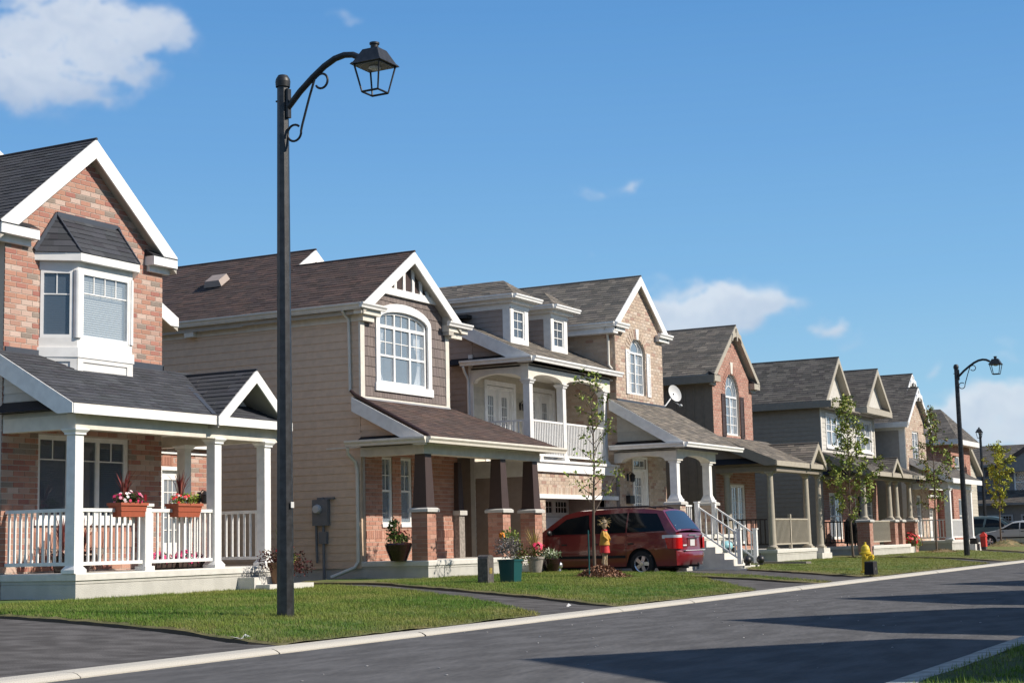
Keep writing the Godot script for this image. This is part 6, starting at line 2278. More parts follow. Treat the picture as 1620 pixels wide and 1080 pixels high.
func cars() -> void:
	var o := local_thing("minivan", "dark red minivan parked in the driveway, its rear towards the road", "minivan", Vector3(39.82, 0.115, -18.43))
	var top := 1.72
	var v := {"hw": 0.99, "sill": 0.27, "wheel": 0.335, "zf": -1.6, "zr": 1.43, "top": top, "roofw": 0.72, "paint": "carred", "mirror": -1.25,
		"belt": [Vector2(-2.45, 0.72), Vector2(-2.3, 0.86), Vector2(-1.4, 1.06), Vector2(-0.6, 1.08), Vector2(1.6, 1.12), Vector2(2.42, 1.1)],
		"roof": [Vector2(-1.78, 1.02), Vector2(-0.9, 1.63), Vector2(-0.5, 1.715), Vector2(0.5, 1.74), Vector2(1.5, 1.73), Vector2(2.0, 1.67), Vector2(2.42, 1.12)],
		"nose": [Vector2(-2.5, 0.25), Vector2(-2.62, 0.42), Vector2(-2.6, 0.58), Vector2(-2.5, 0.7), Vector2(-2.42, 0.76)],
		"tail": [Vector2(2.46, 0.28), Vector2(2.58, 0.38), Vector2(2.62, 0.5), Vector2(2.6, 0.62), Vector2(2.52, 0.665), Vector2(2.5, 0.67), Vector2(2.5, 0.75), Vector2(2.49, 0.95), Vector2(2.44, 1.1)],
		"windows": [[Vector2(-1.38, 1.12), Vector2(-0.06, 1.12), Vector2(-0.1, 1.63), Vector2(-0.82, 1.52)], [Vector2(0.0, 1.12), Vector2(0.98, 1.13), Vector2(0.98, 1.645), Vector2(-0.04, 1.61)], [Vector2(1.02, 1.13), Vector2(2.12, 1.16), Vector2(1.86, 1.6), Vector2(1.02, 1.645)]],
		"lines": [-0.98, -0.05, 1.0]}
	o.scale = Vector3(1.0, 1.04, 1.0)
	car(o, v)
	# tail: lights, plate, bumper step, badges, wiper, decals, roof rack, hitch
	for sg in [-1.0, 1.0]:
		var m := mb()
		var rows := []
		for i in 5:
			var y := lerpf(0.7, 0.98, i / 4.0)
			rows.append([Vector3(sg * 0.99, y, 2.12 + (0.98 - y) * 0.3), Vector3(sg * 0.99, y, 2.3), Vector3(sg * 0.955, y, 2.46), Vector3(sg * 0.86, y, 2.515), Vector3(sg * 0.72, y, 2.52)])
		m.grid(rows, Vector3(sg, 0, 1))
		var tl := part(o, "tail_light", m, M.taillight)
		m = mb()
		rows = []
		for i in 3:
			var y := lerpf(0.96, 1.05, i / 2.0)
			rows.append([Vector3(sg * 0.985, y, 2.05), Vector3(sg * 0.985, y, 2.28), Vector3(sg * 0.945, y, 2.45), Vector3(sg * 0.85, y, 2.51), Vector3(sg * 0.74, y, 2.515)])
		m.grid(rows, Vector3(sg, 0, 1))
		part(tl, "reverse_lens", m, M.clearlight)
	box_part(o, "bumper_step", [[-0.7, 0.7, 0.645, 0.66, 2.5, 2.6]], "clearlight")
	box_part(o, "plate_recess", [[-0.32, 0.32, 0.75, 0.97, 2.492, 2.507]], "carred")
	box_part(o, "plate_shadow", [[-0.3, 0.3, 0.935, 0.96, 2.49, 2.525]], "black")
	box_part(o, "licence_plate", [[-0.16, 0.16, 0.765, 0.925, 2.5, 2.515]], "dish")
	box_part(o, "tail_badge", [[-0.66, -0.42, 0.765, 0.8, 2.49, 2.515]], "dish")
	box_part(o, "tail_badge", [[0.2, 0.55, 0.99, 1.01, 2.485, 2.508]], "chrome")
	box_part(o, "door_handle", [[-0.2, 0.35, 1.03, 1.055, 2.465, 2.5]], "chrome")
	var mm := mb()
	mm.tube([Vector3(0.05, 1.16, 2.43), Vector3(0.3, 1.19, 2.41), Vector3(0.62, 1.2, 2.38)], [0.014, 0.01, 0.008], 5)
	part(o, "rear_wiper", mm, M.black)
	# three little white figures stuck to the rear window
	mm = mb()
	for q in [[-0.66, 0.12], [-0.55, 0.1], [-0.44, 0.075]]:
		var b0 := Vector3(q[0], 1.17, 2.405)
		var upv: Vector3 = Vector3(0, 0.54, -0.45).normalized()
		var s: Vector3 = Vector3.RIGHT * q[1] * 0.35
		mm.flat([b0 - s, b0 + s, b0 + s * 0.5 + upv * q[1], b0 - s * 0.5 + upv * q[1]], Color.WHITE, Vector3(0, 0.5, 1))
		mm.blob(b0 + upv * q[1] * 1.2, Vector3(0.02, 0.02, 0.008), 6)
	part(o, "window_decal", mm, M.dish)
	for sg in [-1.0, 1.0]:
		mm = mb()
		mm.tube([Vector3(sg * 0.6, 1.73, -0.1), Vector3(sg * 0.62, 1.79, 0.05), Vector3(sg * 0.62, 1.8, 1.5), Vector3(sg * 0.6, 1.74, 1.75)], [0.018, 0.022, 0.022, 0.018], 6)
		part(o, "roof_rail", mm, M.black)
	mm = mb()
	mm.tube([Vector3(-0.55, 0.24, 2.2), Vector3(-0.55, 0.24, 2.6)], [0.035, 0.035], 8)
	mm.tube([Vector3(0.0, 0.26, 2.3), Vector3(0.0, 0.26, 2.68)], [0.03, 0.03], 6)
	mm.blob(Vector3(0.0, 0.31, 2.66), Vector3(0.03, 0.03, 0.03), 8)
	part(o, "tow_hitch", mm, M.black)
	o = local_thing("sedan", "silver sedan parked side-on at the far end of the street", "car", Vector3(92.3, 0.16, -17.2))
	car(o, {"hw": 0.92, "sill": 0.24, "wheel": 0.32, "zf": -1.45, "zr": 1.35, "top": 1.42, "roofw": 0.64, "paint": "carsilver", "mirror": -0.75,
		"belt": [Vector2(-2.3, 0.6), Vector2(-2.1, 0.72), Vector2(-1.0, 0.92), Vector2(1.6, 0.98), Vector2(2.25, 0.94)],
		"roof": [Vector2(-1.05, 0.92), Vector2(-0.2, 1.36), Vector2(0.3, 1.42), Vector2(0.9, 1.38), Vector2(1.7, 0.98)],
		"nose": [Vector2(-2.32, 0.22), Vector2(-2.42, 0.4), Vector2(-2.36, 0.56), Vector2(-2.28, 0.63)],
		"tail": [Vector2(2.28, 0.25), Vector2(2.36, 0.45), Vector2(2.33, 0.7), Vector2(2.25, 0.94)],
		"windows": [[Vector2(-0.78, 0.97), Vector2(0.2, 0.98), Vector2(0.2, 1.35), Vector2(-0.2, 1.3)], [Vector2(0.26, 0.98), Vector2(1.2, 1.0), Vector2(0.9, 1.31), Vector2(0.26, 1.35)]],
		"lines": [-0.85, 0.23]})
	box_part(o, "headlight", [[-0.8, -0.5, 0.52, 0.64, -2.37, -2.28], [0.5, 0.8, 0.52, 0.64, -2.37, -2.28]], "clearlight")
	box_part(o, "tail_light", [[-0.85, -0.55, 0.7, 0.85, 2.22, 2.34], [0.55, 0.85, 0.7, 0.85, 2.22, 2.34]], "taillight")
	o = local_thing("green_minivan", "dark green minivan parked behind the silver sedan", "minivan", Vector3(97.5, 0.18, -20.0), PI)
	v.paint = "carteal"
	car(o, v)
	box_part(o, "headlight", [[-0.85, -0.5, 0.62, 0.76, -2.55, -2.45], [0.5, 0.85, 0.62, 0.76, -2.55, -2.45]], "clearlight")

# ---------------------------------------------------------------- plants
func leaf(m: MB, p: Vector3, d: Vector3, s: float, col: Color, wide := 0.5) -> void:
	var side := d.cross(Vector3(rng.randf_range(-1, 1), rng.randf_range(-1, 1), rng.randf_range(-1, 1))).normalized() * s * wide * 0.5
	var n := d.cross(side).normalized()
	if n.dot(Vector3(0.15, 0.7, 0.6)) < 0:
		n = -n
	var mid := p + d * s * 0.45
	var tip := p + d * s - n * s * 0.12
	m.tri(p, mid + side, mid - side, n, (n + side / s).normalized(), (n - side / s).normalized(), col)
	m.tri(tip, mid - side, mid + side, n, (n - side / s).normalized(), (n + side / s).normalized(), col)

func rdir(up := 0.0) -> Vector3:
	var w := rng.randf() * TAU
	var y := rng.randf_range(-1, 1)
	var r := sqrt(1 - y * y)
	return (Vector3(cos(w) * r, y, sin(w) * r) + Vector3(0, up, 0)).normalized()

func tuft(m: MB, c: Vector3, r: Vector3, n: int, s: float, pal: Array, up := 0.5) -> void:
	for i in n:
		var d := rdir()
		leaf(m, c + d * r * sqrt(rng.randf()), rdir(up), s * rng.randf_range(0.6, 1.3), rc(pal, 0.3))

func spikes(m: MB, p: Vector3, n: int, len: float, spread: float, pal: Array, w := 0.014) -> void:
	for i in n:
		var a := rng.randf() * TAU
		var o := Vector3(cos(a), 0, sin(a)) * spread * rng.randf_range(0.2, 1.0)
		var L := len * rng.randf_range(0.6, 1.0)
		var s := Vector3(-sin(a), 0, cos(a)) * w
		var q := p + o * 0.5 + Vector3(0, L * 0.62, 0)
		var t := p + o * 1.3 + Vector3(0, L, 0)
		var c := rc(pal, 0.25)
		m.flat([p - s * 0.6, p + s * 0.6, q + s, q - s], c, Vector3(o.z, 0.3, o.x + 1))
		m.flat([q - s, q + s, t], c, Vector3(o.z, 0.6, o.x + 1))

func flowers(m: MB, c: Vector3, r: Vector3, n: int, s: float, pal: Array) -> void:
	for i in n:
		var d := rdir(0.5)
		var p := c + d * r * rng.randf_range(0.7, 1.05)
		var col := rc(pal, 0.15)
		var nn := (d + Vector3(0, 0.3, 0.5)).normalized()
		var e := nn.cross(Vector3.UP).normalized()
		var f := e.cross(nn)
		for k in 5:
			var w := TAU * k / 5.0
			var w2 := w + 0.62
			var w3 := w - 0.62
			m.tri(p, p + (e * cos(w2) + f * sin(w2)) * s * 0.75 + nn * s * 0.1, p + (e * cos(w3) + f * sin(w3)) * s * 0.75 + nn * s * 0.1, nn, nn, nn, col)
			m.tri(p + (e * cos(w) + f * sin(w)) * s + nn * s * 0.1, p + (e * cos(w2) + f * sin(w2)) * s * 0.75 + nn * s * 0.1, p + (e * cos(w3) + f * sin(w3)) * s * 0.75 + nn * s * 0.1, nn, nn, nn, col)

const G_MID := [Color(0.2, 0.28, 0.06), Color(0.24, 0.3, 0.07), Color(0.15, 0.21, 0.05), Color(0.3, 0.32, 0.085)]
const G_DARK := [Color(0.035, 0.06, 0.018), Color(0.05, 0.08, 0.025), Color(0.03, 0.05, 0.015)]
const G_YEL := [Color(0.42, 0.4, 0.05), Color(0.33, 0.36, 0.06), Color(0.46, 0.4, 0.045), Color(0.24, 0.29, 0.045)]
const C_BURG := [Color(0.07, 0.02, 0.022), Color(0.1, 0.03, 0.03), Color(0.05, 0.02, 0.018)]

func tree(label: String, at: Vector3, H: float, prof: Array, nb: int, per: int, ls: float, pal: Array, tr := 0.045, lean := Vector3.ZERO, second := []) -> Node3D:
	var o := local_thing("young_tree", label, "tree", at, 0.0, "young street trees")
	var m := mb()
	var pts := []
	var rr := []
	for i in 11:
		var t := i / 10.0
		pts.append(Vector3(lerpf(0, lean.x, t) + 0.05 * sin(t * 7.0 + at.x), H * 0.97 * t, lerpf(0, lean.z, t) + 0.05 * cos(t * 6.0 + at.z)))
		rr.append(lerpf(tr, 0.006, pow(t, 0.8)))
	m.tube(pts, rr, 8)
	part(o, "trunk", m, M.bark)
	var cr := mb()
	for i in nb:
		var t := lerpf(prof[0].x, 0.99, pow((i + rng.randf()) / nb, 0.9))
		var L := pl(prof, t) * rng.randf_range(0.45, 1.15)
		var w := i * 2.39996 + rng.randf_range(-0.4, 0.4)
		var k := t * 10.0
		var p: Vector3 = pts[int(k)].lerp(pts[mini(int(k) + 1, 10)], k - int(k))
		var el := rng.randf_range(0.35, 0.95)
		var d := Vector3(cos(w) * cos(el), sin(el), sin(w) * cos(el))
		var q := p + d * L * 0.55 + Vector3(0, -0.03 * L, 0)
		var e := p + d * L + Vector3(0, 0.06 * L, 0)
		var br := mb()
		br.tube([p, q, e], [0.011, 0.007, 0.003], 5)
		part(o, "branch", br, M.bark)
		if rng.randf() < 0.12:
			continue
		for cl in 2 + int(L * 3.0):
			var s0 := rng.randf_range(0.3, 1.05)
			var c0 := p.lerp(q, s0 * 2.0) if s0 < 0.5 else q.lerp(e, s0 * 2.0 - 1.0)
			c0 += rdir() * 0.1
			var tone := rng.randf_range(0.75, 1.25)
			for j in int(per * 0.2 * rng.randf_range(0.4, 1.3)):
				var c := c0 + rdir() * 0.14 * rng.randf()
				var col := rc(pal, 0.3)
				if second.size() and rng.randf() < second[1]:
					col = rc(second[0], 0.3)
				leaf(cr, c, rdir(-0.1), ls * rng.randf_range(0.65, 1.25), Color(col.r * tone, col.g * tone, col.b * tone), 0.55)
	part(o, "crown", cr, M.leafv, true)
	return o

func mound(called: String, label: String, at: Vector3, rx: float, rz: float, hh: float, pal: Array, n: int, bits: bool) -> void:
	var o := local_thing(called, label, "mulch" if bits else "mound", at)
	var m := mb()
	var rows := []
	var cols := []
	for i in 9:
		var row := []
		var cr := []
		for k in 29:
			var w := TAU * k / 28.0
			var r := i / 8.0
			var y := hh * (0.5 + 0.5 * cos(PI * r)) + 0.02 * lawn_noise.get_noise_2d(cos(w) * r * 14 + at.x, sin(w) * r * 14) - 0.03 * r
			row.append(Vector3(cos(w) * r * rx * (1 + 0.12 * sin(w * 3)), y, sin(w) * r * rz))
			cr.append(rc(pal, 0.2))
		rows.append(row); cols.append(cr)
	m.grid(rows, Vector3.UP, Color.WHITE, cols)
	part(o, "heap", m, M.vc_matte)
	m = mb()
	for i in n:
		var w := rng.randf() * TAU
		var r := sqrt(rng.randf())
		var p := Vector3(cos(w) * r * rx * (1 + 0.12 * sin(w * 3)), hh * (0.5 + 0.5 * cos(PI * r)) - 0.03 * r + 0.008, sin(w) * r * rz)
		if bits:
			var d := rdir(0.1)
			var s := d.cross(Vector3(0.3, 1, 0.2)).normalized() * rng.randf_range(0.008, 0.02)
			d *= rng.randf_range(0.03, 0.075)
			m.flat([p - d - s, p + d - s, p + d + s, p - d + s], rc(pal, 0.45), Vector3.UP)
		else:
			leaf(m, p, rdir(1.2), rng.randf_range(0.05, 0.1), rc(pal, 0.3), 0.14)
	part(o, "bark_chips" if bits else "dry_grass", m, M.leafv, true)

func stake(at: Vector3, H: float, label: String) -> void:
	var o := local_thing("tree_stake", label, "stake", at, 0.0, "stakes beside the young tree")
	var m := mb()
	m.box(-0.015, 0.015, 0, H, -0.012, 0.012)
	m.box(-0.03, 0.03, 0.1, 0.28, -0.004, 0.004)
	part(o, "post", m, M.greenpot)

func trees() -> void:
	T = Transform3D()
	tree("sparse young tree with a thin crown on the bark mound before the red minivan", Vector3(33.45, 0.42, -15.8), 4.75, [Vector2(0.26, 1.0), Vector2(0.38, 1.05), Vector2(0.44, 0.4), Vector2(0.55, 0.5), Vector2(0.62, 0.85), Vector2(0.72, 0.45), Vector2(0.88, 0.55), Vector2(1.0, 0.14)], 34, 40, 0.1, G_MID, 0.045, Vector3.ZERO, [[Color(0.2, 0.2, 0.05)], 0.25])
	mound("mulch_mound", "mound of brown bark mulch round the foot of the sparse young tree", Vector3(33.5, 0.24, -15.7), 0.86, 0.8, 0.27, [Color(0.22, 0.12, 0.075), Color(0.16, 0.085, 0.055), Color(0.28, 0.16, 0.1)], 2200, true)
	stake(Vector3(33.0, 0.3, -15.75), 1.05, "green metal stake left of the sparse young tree")
	stake(Vector3(33.75, 0.38, -15.95), 0.85, "thin green stake right of the straw figure")
	tree("full young tree with a tall green crown in front of the twin gable house", Vector3(57.5, 0.24, -16.65), 6.1, [Vector2(0.2, 0.8), Vector2(0.28, 1.45), Vector2(0.5, 1.5), Vector2(0.66, 0.85), Vector2(0.85, 0.7), Vector2(1.0, 0.2)], 72, 95, 0.115, G_MID, 0.05, Vector3(-0.25, 0, 0), [[Color(0.2, 0.2, 0.04)], 0.3])
	mound("tree_bed", "low dark soil bed at the foot of the full young tree", Vector3(57.5, 0.2, -16.65), 0.9, 0.6, 0.07, [Color(0.06, 0.04, 0.03), Color(0.08, 0.05, 0.035)], 300, true)
	tree("loose young tree with some reddish leaves in front of the white porch house", Vector3(69.3, 0.26, -16.35), 6.3, [Vector2(0.25, 0.8), Vector2(0.4, 1.6), Vector2(0.55, 1.25), Vector2(0.75, 0.7), Vector2(0.9, 0.5), Vector2(1.0, 0.15)], 56, 72, 0.12, G_MID, 0.05, Vector3(-0.5, 0, 0.1), [[Color(0.16, 0.06, 0.03), Color(0.2, 0.16, 0.05)], 0.3])
	mound("grass_mound", "low mound of dry clippings below the loose young tree", Vector3(69.5, 0.24, -16.2), 1.4, 0.7, 0.1, [Color(0.3, 0.22, 0.11), Color(0.24, 0.18, 0.08)], 700, false)
	tree("yellowing young tree in front of the grey-blue house at the far end", Vector3(86.0, 0.4, -16.9), 5.4, [Vector2(0.28, 0.35), Vector2(0.4, 0.8), Vector2(0.58, 1.0), Vector2(0.75, 1.05), Vector2(0.9, 0.7), Vector2(1.0, 0.2)], 64, 85, 0.13, G_YEL, 0.05, Vector3(0.15, 0, 0))
	mound("grass_mound", "dry grass mound below the yellowing young tree", Vector3(86.2, 0.24, -16.7), 2.4, 1.2, 0.35, [Color(0.24, 0.19, 0.08), Color(0.16, 0.16, 0.06), Color(0.3, 0.22, 0.1)], 1500, false)
	tree_back()

func tree_back() -> void:
	pass

func pot(o: Node3D, prof: Array, material: String, sides := 20) -> void:
	var m := mb()
	m.lathe(Vector3.ZERO, prof, sides)
	part(o, "pot", m, M[material])
	m = mb()
	var t: Vector2 = prof[-1]
	m.lathe(Vector3.ZERO, [Vector2(t.x, t.y - 0.02), Vector2(0, t.y - 0.015)], sides)
	part(o, "potting_soil", m, M.soil)

func garden() -> void:
	var reds := [Color(0.6, 0.02, 0.03), Color(0.5, 0.015, 0.02)]
	var pinks := [Color(0.65, 0.04, 0.16), Color(0.7, 0.25, 0.35), Color(0.75, 0.65, 0.65), Color(0.55, 0.03, 0.12)]
	var cord := [Color(0.2, 0.045, 0.04), Color(0.14, 0.035, 0.035), Color(0.27, 0.09, 0.07)]
	for i in 2:
		var x := 21.67 if i == 0 else 23.2
		var o := local_thing("flower_box", ["terracotta flower box of pink and white flowers on the porch rail nearer the window", "terracotta flower box of red flowers on the porch rail nearer the front door"][i], "flower box", Vector3(x, 1.73, -19.45), 0.0, "flower boxes on the porch rail")
		var m := mb()
		m.taper([-0.3, 0.3, -0.1, 0.14], 0.0, [-0.34, 0.34, -0.13, 0.17], 0.2)
		m.box(-0.36, 0.36, 0.2, 0.25, -0.15, 0.19)
		m.box(-0.325, 0.325, 0.1, 0.115, -0.12, 0.166)
		part(o, "trough", m, M.terracotta)
		m = mb()
		tuft(m, Vector3(0, 0.3, 0.02), Vector3(0.36, 0.13, 0.2), 420, 0.06, G_DARK if i == 0 else G_MID)
		if i == 1:
			tuft(m, Vector3(0.18, 0.34, 0.06), Vector3(0.14, 0.1, 0.13), 120, 0.07, [Color(0.22, 0.27, 0.05)])
		part(o, "foliage", m, M.leafv, true)
		m = mb()
		spikes(m, Vector3(-0.08, 0.28, 0), 26, 0.62, 0.26, cord, 0.013)
		part(o, "spiky_leaves", m, M.leafv, true)
		m = mb()
		flowers(m, Vector3(0.0 if i == 0 else -0.1, 0.32, 0.03), Vector3(0.36 if i == 0 else 0.24, 0.15, 0.2), 70 if i == 0 else 34, 0.033, pinks if i == 0 else reds + [Color(0.75, 0.5, 0.5)])
		part(o, "flowers", m, M.vc, true)
		if i == 0:
			box_part(o, "plant_tag", [[0.33, 0.4, 0.28, 0.4, 0.1, 0.105]], "carred")
	for q in [[20.95, -20.3, "red-leaved spiky plant in a pot behind the porch's left railing"], [21.55, -20.4, "red-leaved spiky plant in a pot below the front window"]]:
		var o := local_thing("potted_cordyline", q[2], "potted plant", Vector3(q[0], 0.77, q[1]), 0.0, "spiky plants on the brick house porch")
		pot(o, [Vector2(0.13, 0), Vector2(0.2, 0.3), Vector2(0.19, 0.3)], "glaze")
		var m := mb()
		spikes(m, Vector3(0, 0.3, 0), 30, 0.75, 0.3, cord, 0.016)
		tuft(m, Vector3(0, 0.34, 0), Vector3(0.22, 0.1, 0.22), 120, 0.06, C_BURG)
		part(o, "leaves", m, M.leafv, true)
	for q in [[22.9, "trough of magenta flowers on the porch floor left of the middle rail post"], [23.75, "trough of magenta flowers on the porch floor beside the middle column"]]:
		var o := local_thing("flower_trough", q[1], "flower trough", Vector3(q[0], 0.77, -19.8), 0.0, "magenta flowers on the brick house porch")
		var m := mb()
		m.taper([-0.35, 0.35, -0.09, 0.09], 0, [-0.4, 0.4, -0.12, 0.12], 0.16)
		part(o, "trough", m, M.brown_paint)
		m = mb()
		tuft(m, Vector3(0, 0.2, 0), Vector3(0.42, 0.12, 0.16), 300, 0.05, G_DARK)
		part(o, "foliage", m, M.leafv, true)
		m = mb()
		flowers(m, Vector3(0, 0.2, 0.02), Vector3(0.42, 0.14, 0.17), 90, 0.035, [Color(0.5, 0.015, 0.12), Color(0.6, 0.03, 0.16)])
		part(o, "flowers", m, M.vc, true)
	var o := local_thing("clay_planter", "clay planter of burgundy foliage, red flowers and tall grass blades beside the brick house steps", "potted plant", Vector3(25.35, 0.42, -18.8))
	pot(o, [Vector2(0.16, 0), Vector2(0.24, 0.36), Vector2(0.26, 0.36), Vector2(0.26, 0.42), Vector2(0.23, 0.42)], "terracotta")
	o.get_node("pot").material_override = mat("clay", Color(0.2, 0.11, 0.06), 0.8, "soft", 3.0)
	var m := mb()
	tuft(m, Vector3(0, 0.46, 0), Vector3(0.52, 0.26, 0.46), 900, 0.06, C_BURG + [Color(0.09, 0.06, 0.03)])
	tuft(m, Vector3(0.5, 0.3, 0.1), Vector3(0.3, 0.2, 0.3), 240, 0.06, C_BURG)
	tuft(m, Vector3(0.1, 0.5, 0.1), Vector3(0.2, 0.14, 0.2), 160, 0.06, G_MID)
	spikes(m, Vector3(0, 0.5, 0), 16, 0.75, 0.16, [Color(0.16, 0.22, 0.04)], 0.008)
	part(o, "foliage", m, M.leafv, true)
	m = mb()
	flowers(m, Vector3(0, 0.68, 0.1), Vector3(0.16, 0.12, 0.16), 22, 0.035, reds)
	part(o, "flowers", m, M.vc, true)
	o = local_thing("glazed_pot", "round black glazed pot of red flowers on the porch by the front brick column", "potted plant", Vector3(31.72, 0.74, -20.1))
	pot(o, [Vector2(0.19, 0), Vector2(0.29, 0.24), Vector2(0.33, 0.38), Vector2(0.3, 0.42), Vector2(0.28, 0.41)], "glaze")
	m = mb()
	tuft(m, Vector3(0, 0.5, 0), Vector3(0.34, 0.14, 0.3), 420, 0.08, [Color(0.3, 0.33, 0.12), Color(0.1, 0.15, 0.03), Color(0.07, 0.1, 0.03)])
	tuft(m, Vector3(-0.22, 0.75, 0), Vector3(0.14, 0.26, 0.14), 200, 0.09, G_DARK)
	part(o, "foliage", m, M.leafv, true)
	m = mb()
	flowers(m, Vector3(0.1, 0.6, 0.05), Vector3(0.26, 0.14, 0.2), 18, 0.04, reds)
	part(o, "flowers", m, M.vc, true)
	o = local_thing("teal_planter", "tall square teal planter of grey bushy plants beside the brown utility post", "potted plant", Vector3(29.75, 0.26, -16.05))
	m = mb()
	m.taper([-0.16, 0.16, -0.16, 0.16], 0, [-0.19, 0.19, -0.19, 0.19], 0.46)
	m.box(-0.205, 0.205, 0.46, 0.5, -0.205, 0.205)
	part(o, "pot", m, M.greenpot)
	m = mb()
	tuft(m, Vector3(-0.12, 0.75, 0), Vector3(0.36, 0.26, 0.3), 900, 0.05, [Color(0.22, 0.2, 0.2), Color(0.16, 0.15, 0.14), Color(0.28, 0.25, 0.24)], 1.0)
	tuft(m, Vector3(0.02, 0.95, 0), Vector3(0.22, 0.2, 0.2), 260, 0.07, G_MID, 0.8)
	tuft(m, Vector3(0.27, 0.55, 0.08), Vector3(0.2, 0.28, 0.2), 380, 0.06, [Color(0.14, 0.17, 0.04), Color(0.1, 0.12, 0.03), Color(0.17, 0.09, 0.05)])
	for k in 14:
		spikes(m, Vector3(rng.randf_range(-0.3, 0.3), 0.6, rng.randf_range(-0.2, 0.2)), 3, 0.5, 0.12, [Color(0.2, 0.16, 0.14)], 0.005)
	part(o, "foliage", m, M.leafv, true)
	m = mb()
	flowers(m, Vector3(-0.36, 0.98, 0), Vector3(0.06, 0.1, 0.06), 8, 0.04, [Color(0.7, 0.25, 0.02)])
	part(o, "flowers", m, M.vc, true)
	o = local_thing("clay_pot", "clay pot of pink flowers and golden grass in front of the last brick column", "potted plant", Vector3(36.2, 0.33, -18.8))
	pot(o, [Vector2(0.15, 0), Vector2(0.21, 0.34), Vector2(0.23, 0.34), Vector2(0.23, 0.4), Vector2(0.2, 0.4)], "pale_side")
	m = mb()
	tuft(m, Vector3(0, 0.5, 0), Vector3(0.38, 0.2, 0.3), 480, 0.06, [Color(0.1, 0.12, 0.04), Color(0.12, 0.08, 0.04), Color(0.07, 0.08, 0.03)])
	spikes(m, Vector3(-0.05, 0.4, 0), 40, 0.85, 0.34, [Color(0.3, 0.24, 0.06), Color(0.22, 0.2, 0.05)], 0.007)
	part(o, "foliage", m, M.leafv, true)
	m = mb()
	flowers(m, Vector3(0, 0.66, 0.1), Vector3(0.2, 0.1, 0.16), 20, 0.05, [Color(0.75, 0.04, 0.12)])
	part(o, "flowers", m, M.vc, true)
	o = local_thing("dark_pot", "dark pot of white-edged leaves at the right end of the brown porch", "potted plant", Vector3(37.0, 0.33, -18.75))
	pot(o, [Vector2(0.16, 0), Vector2(0.23, 0.2), Vector2(0.25, 0.32), Vector2(0.22, 0.34)], "glaze")
	m = mb()
	tuft(m, Vector3(0, 0.42, 0), Vector3(0.34, 0.14, 0.28), 260, 0.09, [Color(0.3, 0.36, 0.22), Color(0.42, 0.45, 0.35), Color(0.08, 0.12, 0.04)])
	part(o, "foliage", m, M.leafv, true)
	o = local_thing("gazing_ball", "small shiny metal ball beside the pot of white-edged leaves", "garden ball", Vector3(37.45, 0.32, -18.75))
	m = mb()
	m.blob(Vector3(0, 0.16, 0), Vector3(0.1, 0.1, 0.1), 16)
	m.lathe(Vector3.ZERO, [Vector2(0.06, 0), Vector2(0.05, 0.08)], 10)
	part(o, "ball", m, M.chrome)
	o = local_thing("red_flower_bush", "round bush of red flowers and a small conifer beside the white porch steps", "bush", Vector3(69.6, 0.25, -17.6))
	m = mb()
	tuft(m, Vector3(0, 0.4, 0), Vector3(0.7, 0.4, 0.5), 900, 0.1, G_MID)
	part(o, "foliage", m, M.leafv, true)
	m = mb()
	for i in 420:
		var y := rng.randf()
		leaf(m, Vector3(0.25, 0.3 + y * 0.85, -0.2) + rdir() * 0.28 * (1.0 - y), rdir(1.0), 0.09, rc(G_MID, 0.3), 0.3)
	part(o, "conifer", m, M.leafv, true)
	m = mb()
	flowers(m, Vector3(-0.3, 0.55, 0.1), Vector3(0.36, 0.3, 0.4), 60, 0.07, reds)
	flowers(m, Vector3(0.5, 0.45, 0.1), Vector3(0.3, 0.25, 0.4), 40, 0.07, reds)
	part(o, "flowers", m, M.vc, true)

